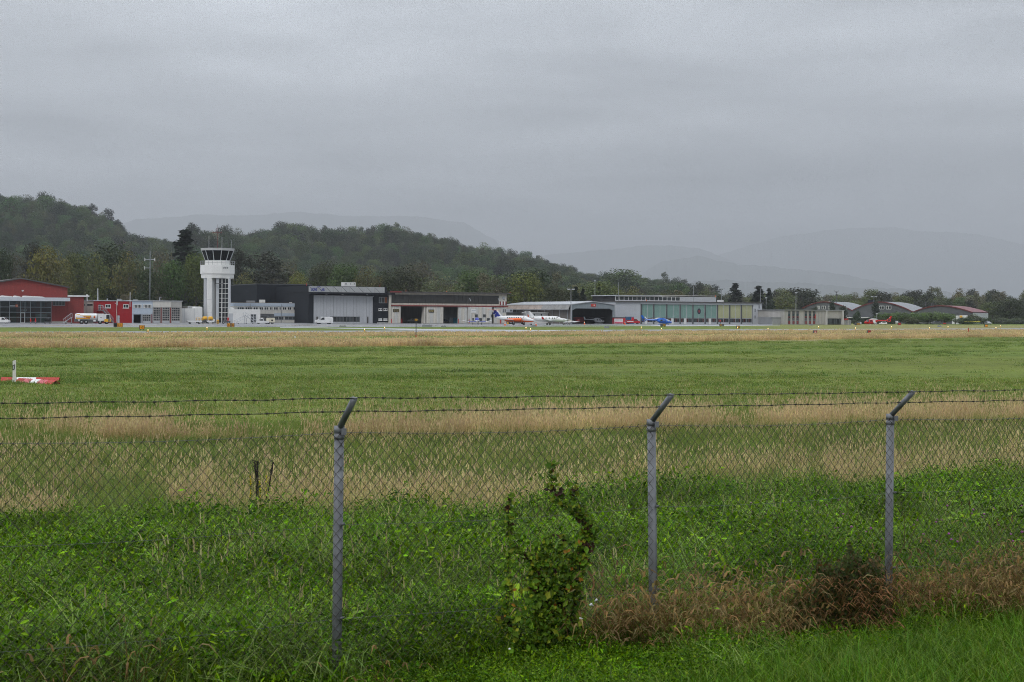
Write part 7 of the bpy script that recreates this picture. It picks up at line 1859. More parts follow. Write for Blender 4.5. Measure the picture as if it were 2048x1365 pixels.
def low_wing(x, yb, head, s, label, cover, covm, wingm, tailm=None):
    o = thing("light_aircraft", label, "airplane", spot(x, yb), R(head)); place(o, s)
    f = MB(); f.loft([(-4.4,0,1.25,0.05,0.1),(-2.5,0,1.15,0.25,0.3),(-0.8,0,1.15,0.52,0.5),(0.8,0,1.15,0.55,0.5),(1.7,0,1.1,0.48,0.42),(2.4,0,1.05,0.25,0.26)], 12); fu = f.build("fuselage", wingm, o)
    c = MB(); c.loft([(-1.6,0,1.4,0.3,0.15),(-0.9,0,1.55,0.5,0.45),(0.2,0,1.6,0.54,0.52),(0.9,0,1.42,0.5,0.4),(2.2,0,1.15,0.34,0.30)], 12); c.build("fabric_cover" if cover else "canopy", covm, fu)
    for sd in (-1, 1):
        w = MB(); w.wing(((0.7,sd*0.4,0.85),1.6), ((0.6,sd*2.6,0.88),1.5), 0.13); w.build("wing_root", wingm if not cover else covm, o); w = MB(); w.wing(((0.6,sd*2.6,0.89),1.5), ((0.2,sd*4.4,1.22),0.9), 0.13); w.build("wing", M_vwhite, o)
        h = MB(); h.wing(((-3.6,0,1.3),0.8), ((-3.7,sd*1.6,1.32),0.7), 0.1); h.build("tailplane", wingm, o); gear(o, 0.1, sd*1.3, 0.8, 0.2)
    v = MB(); v.fin(((-3.2,0,1.3),1.2), ((-4.0,0,2.35),0.7), 0.08); v.build("tail_fin", tailm or wingm, o); prop(o, 2.4, 0, 1.05, 0.9, 2, None, 1.3); gear(o, 1.7, 0, 0.8, 0.18)
low_wing(954, 649.6, -78, 0.82, "small white low wing plane under a blue cover before the old hangar", True, mat("blue_tarpaulin", (0.045,0.065,0.36), rough=0.6, var=0.2, scale=2), M_vwhite)
low_wing(1138, 649.6, 196, 0.62, "small white plane with tan canopy cover right of the white turboprop", True, mat("tan_tarpaulin", (0.40,0.38,0.33), rough=0.8, var=0.15), M_vwhite, M_redtrim)
def high_wing(x, yb, Y, head, s, label, m2):
    o = thing("high_wing_plane", label, "airplane", spot(x, yb, Y), R(head)); place(o, s)
    f = MB(); f.loft([(-4.6,0,1.5,0.08,0.12),(-2.4,0,1.45,0.3,0.32),(-0.9,0,1.45,0.52,0.62),(0.9,0,1.45,0.55,0.62),(1.6,0,1.2,0.5,0.4),(2.6,0,1.15,0.3,0.3)], 12); fu = f.build("fuselage", m2, o)
    for sd in (-1, 1): 
        w = MB(); w.wing(((0.9,sd*0.1,2.1),1.5), ((0.7,sd*5.2,2.25),1.1), 0.12); w.build("wing", M_vwhite, o); pole(o, "strut", M_vwhite, [(0.3,sd*0.5,0.95),(0.3,sd*2.6,2.1)], 0.05)
        h = MB(); h.wing(((-3.8,0,1.55),0.9), ((-4.0,sd*1.6,1.55),0.7), 0.1); h.build("tailplane", M_vwhite, o); gear(o, 0.1, sd*1.2, 1.0, 0.2)
    cabin_windows(fu, (0.3,-0.5), 0.54, 1.7, 0.28, 0.2); v = MB(); v.fin(((-3.2,0,1.6),1.4), ((-4.2,0,2.8),0.8), 0.08); v.build("tail_fin", m2, o); prop(o, 2.6, 0, 1.15, 0.95, 2); gear(o, 1.9, 0, 0.9, 0.18)
high_wing(826, 646.9, 386, 200, 0.62, "white high wing plane parked inside the old hangar's left doorway", M_vwhite)
high_wing(888, 646.9, 391, 20, 0.55, "blue and white high wing plane inside the old hangar's middle doorway", mat("steel_blue", (0.04,0.08,0.22), rough=0.4))
def tanker():
    o = thing("tank_trailer", "white rounded tank trailer with a yellow panel behind the orange twin", "trailer", spot(1033, 648.6), R(14)); place(o, 0.95)
    T = MB(); T.loft([(-2.6,0,1.5,0.6,0.5),(-2.4,0,1.5,0.95,0.75),(2.6,0,1.45,0.95,0.72),(3.2,0,1.3,0.6,0.5)], 16, 0.85); t = T.build("tank", M_vwhite, o); part(t, "yellow_panel", M_yellow, (-2.4,-1.2,-0.98,-0.955,1.45,1.75)); part(o, "chassis", M_dgrey, (-2.4,2.6,-0.7,0.7,0.45,0.75))
    for x in (-1.8,-1.0,1.8): wheel(o, x, -0.7, 0.35, 0.25); wheel(o, x, 0.7, 0.35, 0.25)
    part(o, "wheel_chock", M_yellow, (-2.9,-2.5,-1.1,-0.7,0,0.45))
tanker()

# ---------------------------------------------------------------- helicopters (nose +x)
def rotor(parent, x, z, r, n, ph=0.3, m=None):
    pole(parent, "mast", M_dgrey, [(x,0,z-0.6),(x,0,z+0.05)], 0.1); 
    for k in range(n):
        a = ph+2*math.pi*k/n; c, d = math.cos(a), math.sin(a); B = MB(); w = 0.13; L = [(0.3,0),(r*0.5,-0.02),(r,-0.22)]
        vs = []
        for (q, dz) in L: vs += [(x+c*q-d*w,d*q+c*w,z+dz),(x+c*q+d*w,d*q-c*w,z+dz),(x+c*q+d*w,d*q-c*w,z+dz-0.05),(x+c*q-d*w,d*q+c*w,z+dz-0.05)]
        B._add(vs, [(i*4+j, i*4+(j+1) % 4, i*4+4+(j+1) % 4, i*4+4+j) for i in range(2) for j in range(4)] + [(3,2,1,0),(8,9,10,11)]); B.build("rotor_blade", m or M_dgrey, parent)
def skids(parent, x0, x1, y, zt, m=M_lgrey):
    for sd in (-1, 1):
        pole(parent, "skid", m, [(x0,sd*y,0.12),(x1-0.3,sd*y,0.08),(x1,sd*y,0.3)], 0.06)
        for x in (x0*0.6, x1*0.5): pole(parent, "skid_strut", m, [(x,sd*y,0.1),(x,sd*y*0.5,zt)], 0.05)
def fenestron(parent, x, z, r, m, finm):
    B = MB(); n = 16
    for (yy, s_) in ((-0.16,1),(0.16,-1)): pass
    vs = [(x+rr*math.cos(2*math.pi*i/n), yy, z+rr*math.sin(2*math.pi*i/n)) for (rr, yy) in ((r*1.35,-0.15),(r,-0.15),(r,0.15),(r*1.35,0.15)) for i in range(n)]
    fs = [(k*n+i, k*n+(i+1) % n, ((k+1) % 4)*n+(i+1) % n, ((k+1) % 4)*n+i) for k in range(4) for i in range(n)]
    B._add(vs, fs); rg = B.build("tail_rotor_ring", m, parent)
    for k in range(8): a = k*math.pi/4; pole(rg, "fan_blade", M_dgrey, [(x,0,z),(x+r*math.cos(a),0,z+r*math.sin(a))], 0.05, 4)
def heli(x, yb, head, s, label, main, nose, kind="fenestron", Y=None, accent=None, dark=False):
    o = thing("helicopter", label, "helicopter", spot(x, yb, Y), R(head)); place(o, s)
    c = MB(); c.loft([(-1.9,0,1.75,0.25,0.35),(-1.2,0,1.6,0.75,0.8),(0,0,1.5,0.88,0.95),(1.2,0,1.42,0.86,0.9),(2.1,0,1.25,0.66,0.62),(2.7,0,1.1,0.3,0.3)], 16); cb = c.build("cabin", main, o)
    g = MB(); g.loft([(1.0,0,1.62,0.80,0.72),(1.6,0,1.52,0.78,0.66),(2.25,0,1.28,0.58,0.46),(2.62,0,1.12,0.30,0.25)], 16); g.build("nose_glass", nose, cb)
    for sd in (-1, 1):
        MB()._add([(0.1,sd*0.895,1.45),(0.95,sd*0.885,1.4),(0.9,sd*0.72,2.1),(0.15,sd*0.74,2.15)], [(0,1,2,3)]).build("side_window", M_wind, cb)
        MB()._add([(-0.95,sd*0.83,1.5),(-0.1,sd*0.90,1.45),(-0.1,sd*0.74,2.1),(-0.85,sd*0.68,2.1)], [(0,1,2,3)]).build("side_window", M_wind if not accent else accent, cb)
    if accent:
        for sd in (-1, 1): MB()._add([(-1.35,sd*0.72,0.85),(-0.35,sd*0.86,0.75),(0.15,sd*0.90,2.05),(-0.85,sd*0.70,2.25)], [(0,1,2,3)]).build("white_door", accent, cb)
    e = MB(); e.loft([(-1.9,0,2.3,0.2,0.15),(-1.3,0,2.4,0.45,0.32),(0,0,2.45,0.5,0.34),(0.8,0,2.35,0.3,0.2)], 12); e.build("engine_cowl", accent or main, o)
    b = MB(); b.loft([(-1.6,0,1.95,0.34,0.38),(-3,0,1.95,0.24,0.26),(-5.6,0,2.0,0.17,0.2)], 12); b.build("tail_boom", main, o)
    if kind == "fenestron":
        fenestron(o, -5.9, 2.05, 0.5, main, main); v = MB(); v.fin(((-5.7,0,2.55),0.9), ((-6.35,0,3.75),0.6), 0.14); fn = v.build("tail_fin", main, o)
        if accent: part(fn, "white_cross", M_vwhite, (-6.35,-6.05,-0.08,0.08,3.12,3.2), (-6.24,-6.16,-0.09,0.09,3.0,3.32))
    else:
        v = MB(); v.fin(((-5.4,0,1.9),0.8), ((-6.0,0,3.2),0.5), 0.12); v.build("tail_fin", main, o); pole(o, "tail_rotor", M_dgrey, [(-5.8,0.2,2.0),(-5.8,0.2,3.4)], 0.05, 4)
    h = MB(); h.wing(((-4.4,-1.1,2.0),0.5), ((-4.4,1.1,2.0),0.5), 0.1); h.build("stabiliser", main, o)
    rotor(o, -0.3, 3.0, 4.6, 3 if kind == "fenestron" else 4, 0.35); skids(o, -1.6, 1.9, 0.95, 0.85, main if dark else M_lgrey)
    return o
heli(1326, 650.4, -4, (0.83,0.83,0.66), "bright blue helicopter with white nose glass before the green doors", M_bluem, mat("pale_nose_glass", (0.34,0.38,0.42), rough=0.15), dark=True)
heli(1744, 651.2, 186, (0.84,0.84,0.70), "red rescue helicopter with white door and ringed tail rotor by the hedge", M_helired, M_wind, accent=M_vwhite)
heli(1196, 648.6, 14, (0.66,0.66,0.62), "white helicopter standing in the dark doorway of the corrugated hangar", M_lgrey, M_wind, "open", 402, accent=None)
heli(1318, 649.2, 12, (0.66,0.66,0.66), "white and yellow helicopter half hidden behind the blue one", M_vwhite, M_wind, "open", 404)

# ---------------------------------------------------------------- red trucks by the corrugated hangar
def red_vehicles():
    o = thing("exhibit_container", "red container with white lettered side right of the dark doorway", "container", spot(1237, 649.6, 392), R(12)); place(o, 0.92)
    part(o, "box", mat("container_red", (0.30,0.02,0.03), rough=0.5, var=0.12), (-1.7,1.9,-0.9,0.9,0.1,1.9)); part(o, "roof_cover", M_dgrey, (-1.75,1.95,-0.95,0.95,1.903,2.1)); pn = part(o, "white_panel", M_vwhite, (-1.55,1.1,-0.93,-0.902,0.2,1.65))
    part(pn, "pink_band", mat("pink_print", (0.55,0.10,0.16), rough=0.6), (-1.5,1.05,-0.95,-0.932,0.25,0.75)); print_marks(pn, -1.4, 0.9, 1.15, 0.22, -0.93, mat("mauve_print", (0.30,0.16,0.22)), (1,2.4,1,2,1.2)); part(o, "side_door", M_red, (1.2,1.85,-0.92,-0.902,0.15,1.85))
    FT = [(-2.6,0.4),(2.6,0.4),(2.7,0.8),(2.6,1.1),(1.9,1.25),(1.35,1.95),(0.1,2.0),(0.0,1.5),(-2.6,1.5)]
    def ex(o, b): part(o, "white_stripe", M_vwhite, (-2.5,0.0,-0.97,-0.952,0.85,1.15)); part(o, "red_locker", M_helired, (-0.55,0.15,-0.6,0.6,1.52,2.6)); windscreen(1.88,1.30,1.40,1.90,1.5)(o, b)
    car("fire_pickup", "red fire service pickup with white stripe before the green hangar's blank wall", "truck", 1266, 649.8, 6, FT, 1.9, mat("fire_red", (0.42,0.015,0.02), rough=0.35), [[(0.3,1.35),(1.7,1.35),(1.28,1.85),(0.3,1.9)]], (-1.7,1.75), 0.36, s=0.72, Y=396, extra=ex)
    o = thing("blue_container", "blue container standing behind the red fire pickup", "container", spot(1259, 649.4, 404), R(20)); place(o, 0.9); part(o, "box", mat("container_blue", (0.035,0.12,0.24), rough=0.5, var=0.12), (-1.1,1.1,-1,1,0,2.3))
    for i in range(5): part(o, "rib", mat("container_blue", (0,0,0)), (-1.0+i*0.45,-0.8+i*0.45,-1.06,-1.002,0.1,2.2))
red_vehicles()
# ---------------------------------------------------------------- right hand parking
car("parked_car", "silver hatchback half hidden by the rescue helicopter's nose", "car", 1716, 650.6, 175, HATCH, 1.7, M_lgrey, HATCHG, (-1.25,1.25), 0.3, s=0.55, Y=452)
car("parked_car", "white car parked behind the rescue helicopter's tail", "car", 1766, 650.4, 180, HATCH, 1.7, M_vwhite, HATCHG, (-1.25,1.25), 0.3, s=0.6, Y=446)
car("parked_car", "white car on the deck above the hedge", "car", 1712, 640.4, 180, HATCH, 1.7, M_vwhite, HATCHG, (-1.25,1.25), 0.3, s=0.75, Y=505)
car("parked_car", "white hatchback behind the last plane tree's trunk", "car", 1790, 648.6, 100, HATCH, 1.7, M_vwhite, HATCHG, (-1.25,1.25), 0.3, s=0.7, Y=470)
MINI = [(-2.5,0.35),(2.4,0.35),(2.5,0.9),(2.3,1.2),(2.0,2.0),(1.8,2.1),(-2.5,2.1)]
car("minibus", "white minibus with dark windows under the plane trees", "minibus", 1847, 648.0, 4, MINI, 1.9, M_vwhite, [[(-2.3,1.2),(-0.6,1.2),(-0.6,1.85),(-2.3,1.85)],[(-0.4,1.2),(1.0,1.2),(1.0,1.85),(-0.4,1.85)],[(1.15,1.2),(2.1,1.2),(1.85,1.85),(1.15,1.85)]], (-1.6,1.6), 0.36, s=0.68, Y=478)
car("parked_car", "dark blue car left of the white minibus", "car", 1830, 648.0, 10, HATCH, 1.7, mat("car_navy", (0.03,0.035,0.06), rough=0.3), HATCHG, (-1.25,1.25), 0.3, s=0.72, Y=476)
car("parked_car", "grey car with lit lamp beside the yellow flower strip", "car", 1976, 648.0, -80, HATCH, 1.7, mat("car_grey", (0.30,0.32,0.34), rough=0.35), HATCHG, (-1.25,1.25), 0.3, s=0.72, Y=480)
car("parked_car", "dark car parked low beneath the right plane trees", "car", 1872, 648.8, 175, HATCH, 1.7, M_dgrey, HATCHG, (-1.25,1.25), 0.3, s=0.8, Y=468)
# ================================================================== airfield furniture
def sign(x, y0, y1, w, label, panels, name="taxiway_sign", head=20, yb=None):
    """low board on the grass; panels: (share of width, colour, lettering, letter colour)"""
    p = ground(x, (yb or y1) + 0.6); o = thing(name, label, "sign", p, R(head)); k = p.y/F; W = w*k; h = (y1-y0)*k
    part(o, "frame", M_dgrey, (-W/2-0.05, W/2+0.05, 0, 0.22, 0.10, 0.22+h)); 
    for s_ in (-0.35, 0.35): part(o, "foot", M_dgrey, (s_*W-0.05, s_*W+0.05, 0.05, 0.17, 0, 0.10))
    u = -W/2
    for (q, m, t, tm) in panels:
        a, b = u+0.03, u+q*W-0.03; u += q*W; pn = part(o, "panel", m, (a, b, -0.03, -0.002, 0.16, 0.18+h))
        if t: text_part("lettering", t, (b-a)*0.6, h*0.6, tm, pn, (a+(b-a)*0.2, -0.045, 0.17+h*0.2))
    return o
sign(236.5, 648.6, 655, 17, "black and amber taxiway sign before the crimson block", [(0.36,M_black,None,None),(0.22,M_signy,"B",M_black),(0.42,M_signy,"C-",M_black)])
sign(284, 653.4, 660, 9.5, "small amber taxiway sign left of the tower on the near grass", [(1,M_signy,"-C",M_black)])
sign(461.5, 648.8, 654.6, 14, "wide amber taxiway sign with dark divider below the tower", [(0.45,M_signy,"A-",M_black),(0.15,M_dgrey,None,None),(0.40,M_signy,"B",M_black)])
M_sigd = mat("sign_dull_amber", (0.38,0.20,0.02), rough=0.6, var=0.15)
sign(1326.5, 649.4, 653.6, 10.5, "dull amber sign in front of the blue helicopter", [(0.4,M_dgrey,None,None),(0.6,M_sigd,None,None)])
sign(1444, 649.8, 652.8, 9, "brownish amber sign before the olive doors", [(0.5,M_sigd,None,None),(0.5,M_brownw,None,None)])
sign(1476.5, 653.2, 657, 6.5, "small dull amber sign on the grass before the green hangar's right end", [(1,M_sigd,None,None)])
sign(1715, 647.6, 650.4, 12, "yellow sign under the rescue helicopter's nose", [(0.35,M_dgrey,None,None),(0.65,M_sigd,None,None)])
sign(1972.6, 650.8, 654.2, 6.4, "bright amber sign near the right edge before the red vaulted roof", [(1,M_signy,None,None)])
sign(1630.5, 663.8, 669.2, 6.6, "red runway sign left of two in the near grass", [(1,M_signr,"06",M_white)], "runway_sign")
sign(1738.5, 663.4, 668, 6.6, "red runway sign right of two in the near grass", [(1,M_signr,None,None)], "runway_sign")
sign(1799, 646.8, 650.4, 6, "small red board right of the rescue helicopter's tail", [(1,M_signr,None,None)], "marker_board")
sign(1871, 646.4, 648.4, 7, "low amber board under the plane trees", [(1,M_sigd,None,None)], "marker_board")
sign(1889, 646.8, 649, 8, "low red board under the rightmost plane tree", [(1,M_signr,None,None)], "marker_board")
sign(1822, 643.4, 646.4, 8.5, "plain white board in front of the plane tree row", [(1,M_white,None,None)], "notice_board")
for (x, y0, y1, w, lb) in ((686, 651.2, 654.4, 13.5, "low grey concrete block before the grey hangar door"), (854.5, 649.8, 654.4, 19, "longest low grey block before the old hangar"), (887.5, 652, 654.6, 9, "small grey block right of the longest grey block"), (1068.5, 650.8, 654.2, 9, "grey block below the orange twin's nose"), (1214.5, 652.8, 656.8, 9, "pale grey block on the grass before the corrugated hangar"), (1623, 648.6, 651, 8, "low grey cabinet in front of the striped station"), (1880, 651.4, 653.6, 7, "bluish grey block on the grass before the right vault")):
    p = ground(x, y1+0.3); k = p.y/F; o = thing("concrete_block", lb, "block", p, R(18)); W, h = w*k, (y1-y0)*k
    B = MB(); B.prism([(-W/2,0),(W/2,0),(W/2,h*0.92),(W/2-0.06,h),(-W/2+0.06,h),(-W/2,h*0.92)], 0, 0.5); B.build("slab", M_grey if x < 1800 else mat("blue_grey_paint", (0.22,0.24,0.34)), o)
    for s_ in (-0.3, 0.3): part(o, "lifting_eye", M_dgrey, (s_*W-0.04, s_*W+0.04, 0.2, 0.3, h, h+0.07))
M_glow = mat("lit_lamp", (1.0,0.8,0.5), emit=(1.0,0.72,0.38), estr=3.2)
LIGHTS = [(296,664.2),(414,659),(729,662.2),(769,658),(1052,658),(1061,661.3),(1282.5,657),(1323,660.4),(1475,657.2),(1536,660),(1637,655.8),(1711,658.8),(1783,656),(1859,658.2),(1896,655.2),(1992,657.6),(2001,653.8)]
for i, (x, y) in enumerate(LIGHTS):
    p = ground(x, y+0.9); k = p.y/F
    near = ("near the left edge" if x < 350 else "below the tower" if x < 450 else "before the grey hangar door" if x < 740 else "before the navy hangar corner" if x < 800 else "left of a close pair below the turboprops" if x < 1056 else "right of a close pair below the turboprops" if x < 1100 else "before the fire pickup" if x < 1300 else "before the blue helicopter" if x < 1400 else "beside the dull amber sign" if x < 1500 else "before the grey shed" if x < 1600 else "before the striped station" if x < 1650 else "before the low yard wall" if x < 1750 else "before the rescue helicopter's tail" if x < 1800 else "on the near edge below the minibus" if x < 1880 else "below the rightmost plane tree" if x < 1950 else "lower of two at the right edge" if x < 1996 else "upper of two at the right edge")
    o = thing("runway_light", "lit runway edge lamp " + near, "lamp", p, 0, "runway edge lights")
    B = MB(); B.ring(8, 0.09, 0, 0.07, 0.26); B.build("stem", M_yellow, o)
    B = MB(); B.ring(10, 0.06*k*8, 0.26, 0.075*k*8, 0.32); B.ring(10, 0.075*k*8, 0.32, 0.035*k*8, 0.38, 0, 0, 0, False, True); B.build("lens", M_glow, o)
def markers():
    p = ground(28.5, 766.0); o = thing("delineator_post", "white roadside post with black reflector frame standing in the meadow", "post", p, R(8)); k = p.y/F
    h = 45*k; B = MB(); B.prism([(-3.0*k,0),(3.0*k,0),(3.0*k,h*0.97),(1.6*k,h),(-1.6*k,h*0.985),(-3.0*k,h*0.955)], -0.035, 0.035); b = B.build("post_body", mat("post_white", (0.70,0.69,0.66), rough=0.5, var=0.08), o)
    q = MB(); q.prism([(-2.9*k,h*0.56),(1.0*k,h*0.60),(1.2*k,h*0.82),(-2.9*k,h*0.78)], -0.045, -0.036); f = q.build("reflector_frame", M_black, b); q = MB(); q.prism([(-1.7*k,h*0.61),(0.1*k,h*0.63),(0.2*k,h*0.78),(-1.7*k,h*0.755)], -0.052, -0.046); q.build("reflector", M_lgrey, f)
    for (pts, label, cols, hgt) in (([(38,763.5),(112,768.5)], "near red and white ridge marker lying in the grass by the white post", None, 0.16), ([(3,761.8),(119,762.3)], "far red and white ridge marker lying behind the white post", None, 0.16)):
        a, c = ground(pts[0][0], pts[0][1]+0.8), ground(pts[1][0], pts[1][1]+0.8); L = (c-a).length; ang = math.atan2(c.y-a.y, c.x-a.x)
        o = thing("ridge_marker", label, "marker", a, ang); n = 5; mr_ = mat("marker_red", (0.42,0.035,0.03), rough=0.6, var=0.15); seq = [mr_, mat("faded_pink_red", (0.55,0.13,0.15), rough=0.6), M_white, mat("faded_pink_red", (0,0,0)), mr_] if "near" in label else [mr_, M_white, M_white, mr_, mr_]
        for i in range(n):
            x0, x1 = L*i/n, L*(i+1)/n; B = MB(); t = 0.02
            for sd in (-1, 1): B._add([(x0,sd*0.20,0.02),(x1,sd*0.20,0.02),(x1,0,0.15),(x0,0,0.15),(x0,sd*0.20,0),(x1,sd*0.20,0),(x1,0,0.13),(x0,0,0.13)], [(0,1,2,3),(7,6,5,4),(0,4,5,1),(1,5,6,2),(2,6,7,3),(3,7,4,0)])
            B.build("segment", seq[i], o)
    p = ground(590, 683); o = thing("marker_stake", "thin white stake standing in the far meadow", "stake", p); k = p.y/F; pole(o, "stake", M_white, [(0,0,0),(0,0,11*k)], 0.06); part(o, "cap", M_dgrey, (-0.07,0.07,-0.07,0.07,11*k,11.5*k))
    p = ground(832, 682); o = thing("wind_pole", "thin pole with red foot and small yellow box in front of the old hangar", "pole", p); k = p.y/F; pole(o, "mast", M_dgrey, [(0,0,12*k),(0,0,42*k)], 0.045); pole(o, "red_foot", M_signr, [(0,0,0),(0,0,12*k)], 0.06); part(o, "instrument_box", M_sigd, (-0.14,0.14,-0.1,0.1,40*k,44*k))
    p = ground(1937, 666.5); o = thing("red_stake", "thin dark red stake at the runway's near edge on the right", "stake", p); k = p.y/F; pole(o, "stake", M_signr, [(0,0,0),(0,0,10*k)], 0.07); part(o, "cap", M_dgrey, (-0.09,0.09,-0.09,0.09,10*k,10.4*k))
markers()
def cone(x, yb, label):
    o = thing("traffic_cone", label, "cone", spot(x, yb), 0, "orange cones on the apron"); B = MB(); B.ring(12, 0.2, 0.04, 0.04, 0.85); B.build("cone_body", M_orange, o); part(o, "base", M_orange, (-0.28,0.28,-0.28,0.28,0,0.04)); B = MB(); B.ring(12, 0.135, 0.42, 0.10, 0.6, 0, 0, 0, False, False); B.build("white_band", M_white, o)
for x, y, lb in ((1010, 651.6, "orange cone behind the orange twin's tail"), (1072, 652.4, "orange cone between the two turboprops"), (1169, 649.4, "orange cone at the left of the dark doorway"), (1250, 649.8, "orange cone at the red container's right corner")): cone(x, y, lb)
def lamp_mast(x, ytop, Y, label, heads=2, base=0.0, w=6):
    p = at(x, ytop, Y); o = thing("light_mast", label, "mast", (p.x, Y, 0)); h = p.z; k = Y/F
    pole(o, "pole", M_grey, [(0,0,0),(0,0,h)], [0.14,0.07], 8)
    if heads: 
        a = pole(o, "cross_arm", M_grey, [(-w*k,0,h),(w*k,0,h)], 0.07)
        for s_ in (-1, 1): part(a, "lamp_head", M_lgrey, (s_*w*k*0.8-0.35, s_*w*k*0.8+0.35, -0.3, 0.3, h-0.12, h+0.14))
    else: part(o, "lamp_head", M_lgrey, (-0.25,0.25,-0.25,0.25,h,h+0.3))
lamp_mast(1142, 579, 392, "tall twin headed light mast at the corrugated hangar's left corner")
lamp_mast(1190, 563, 470, "thin bare pole behind the corrugated hangar's roof", 0)
lamp_mast(1443, 578, 470, "twin headed light mast behind the green hangar's roof")
lamp_mast(1592, 587, 440, "slim light mast rising behind the striped station", 0)
lamp_mast(1532.5, 597, 440, "short lamp at the right end of the green hangar", 0)
lamp_mast(1748, 594, 500, "lamp mast in front of the middle vault", 2, 0, 5)
lamp_mast(1753.5, 629, 440, "short white globe lamp above the rescue helicopter's tail", 0)
lamp_mast(1693.5, 617, 470, "short mast with red and white cap right of the station", 0)
def wind_mast():
    Y = 520; p = at(1673, 583, Y); o = thing("wind_sensor_mast", "thin mast with wind sensors above the left vault", "mast", (p.x, Y, 0)); h = p.z; pole(o, "pole", M_dgrey, [(0,0,0),(0,0,h)], 0.09)
    for s_ in (-1, 1): pole(o, "sensor_arm", M_dgrey, [(0,0,h-0.6),(s_*0.8,0,h+0.2)], 0.08)
    part(o, "sensor_box", M_dgrey, (-0.3,0.3,-0.2,0.2,h-1.6,h-1.0))
wind_mast()

# ---------------------------------------------------------------- a figure by the olive doors
def person(x, yb, Y, label, jacket, trousers, s=1.0):
    p = spot(x, yb, Y); o = thing("person", label, "person", p, R(160)); o.scale = (s,)*3
    V = [(0,0,0.95),(0,0,1.2),(0,0,1.42),(0,0,1.52),(0,0,1.66),(0,0,1.76),(0.2,0,1.42),(0.27,0.02,1.15),(0.25,0.12,0.92),(-0.2,0,1.42),(-0.27,0.02,1.15),(-0.25,0.12,0.92),(0.1,0,0.88),(0.11,0.02,0.48),(0.12,-0.02,0.06),(0.12,0.14,0.04),(-0.1,0,0.88),(-0.11,-0.02,0.48),(-0.12,-0.04,0.06),(-0.12,0.12,0.04)]
    E = [(0,1),(1,2),(2,3),(3,4),(4,5),(2,6),(6,7),(7,8),(2,9),(9,10),(10,11),(0,12),(12,13),(13,14),(14,15),(0,16),(16,17),(17,18),(18,19)]
    rad = [0.16,0.17,0.16,0.06,0.10,0.08,0.07,0.055,0.04,0.07,0.055,0.04,0.10,0.075,0.05,0.04,0.10,0.075,0.05,0.04]
    me = bpy.data.meshes.new("body"); me.from_pydata(V, E, []); ob = bpy.data.objects.new("body", me); COL.objects.link(ob); ob.parent = o
    md = ob.modifiers.new("skin", 'SKIN'); 
    for i, r_ in enumerate(rad): me.skin_vertices[0].data[i].radius = (r_, r_)
    me.skin_vertices[0].data[0].use_root = True
    m2 = ob.modifiers.new("sub", 'SUBSURF'); m2.levels = 1; m2.render_levels = 1
    m = bpy.data.materials.new("work_clothes"); m.use_nodes = True; N, L = m.node_tree.nodes, m.node_tree.links
    tc = N.new("ShaderNodeTexCoord"); sp = N.new("ShaderNodeSeparateXYZ"); L.new(tc.outputs["Object"], sp.inputs[0]); cr = N.new("ShaderNodeValToRGB"); cr.color_ramp.interpolation = 'CONSTANT'
    cr.color_ramp.elements[0].color = (*trousers, 1); cr.color_ramp.elements[1].position = 0.49; cr.color_ramp.elements[1].color = (*jacket, 1)
    for pos, c in ((0.755,(0.38,0.24,0.18)),(0.86,(0.05,0.035,0.025))): e_ = cr.color_ramp.elements.new(pos); e_.color = (*c, 1)
    mm = N.new("ShaderNodeMath"); mm.operation = 'DIVIDE'; mm.inputs[1].default_value = 2.0; L.new(sp.outputs[2], mm.inputs[0]); L.new(mm.outputs[0], cr.inputs[0]); L.new(cr.outputs[0], N["Principled BSDF"].inputs["Base Color"]); N["Principled BSDF"].inputs["Roughness"].default_value = 0.8
    me.materials.append(m)
person(1440.5, 649.2, 414, "person in red jacket standing before the olive hangar doors", (0.45,0.04,0.03), (0.05,0.05,0.07), 0.8)

# ================================================================== trees with a face of their own
T = tree
T("round_dark", 2, 494, 44, 430, "dark tree cut off by the left edge behind the terminal")
T("grey_bare", 30, 502, 46, 436, "thin grey half bare tree at far left behind the terminal roof")
T("pine", 66, 484, 37, 470, "small dark pine poking above the trees over the terminal")
T("yellow_broad", 92, 494, 62, 432, "broad yellow green tree above the terminal's gable")
T("olive_loose", 128, 520, 40, 424, "dull olive tree right of the yellow green tree")
T("round_green", 150, 503, 46, 438, "fresh green tree above the pale annex")
T("olive_loose", 188, 508, 46, 428, "brownish olive tree behind the crimson block's left corner")
T("round_dark", 226, 484, 76, 440, "largest dark tree with a ragged top behind the crimson block")
T("olive_loose", 258, 506, 50, 420, "slender olive tree directly above the crimson block's right window")
T("poplar", 250, 588, 18, 352, "small pale sapling on the crimson block's rear", )
T("grey_bare", 322, 496, 50, 442, "grey green thin tree just right of the radio mast")
T("round_dark", 296, 530, 46, 418, "dark green tree behind the radio mast")
T("spruce", 371, 461, 125, 452, "tallest dark conifer left of the control tower")
T("round_green", 345, 520, 44, 424, "dense green tree behind the garage doors' right end")
T("round_green", 392, 505, 44, 430, "green tree touching the tower's left side")
T("pine", 480, 498, 47, 442, "dark conical pine right of the tower cab")
T("olive_loose", 494, 546, 42, 414, "pale olive birch like tree right of the tower shaft")
T("pine", 533, 503, 77, 446, "big brown green pine above the navy wing")
T("grey_bare", 578, 518, 46, 480, "pale grey green tree behind the big pine")
T("yellow_broad", 597, 545, 34, 424, "small golden tree above the navy wing's right end")
T("round_dark", 648, 520, 52, 440, "dark tree above the lettered fascia's left end")
T("round_green", 690, 526, 50, 432, "green tree behind the white roof unit")
T("olive_loose", 735, 534, 46, 428, "olive tree above the lettered fascia's right end")
T("round_dark", 775, 538, 46, 436, "dark green tree over the gap between the navy and old hangars")
T("round_dark", 815, 530, 62, 440, "rounded dark tree above the old hangar's left half")
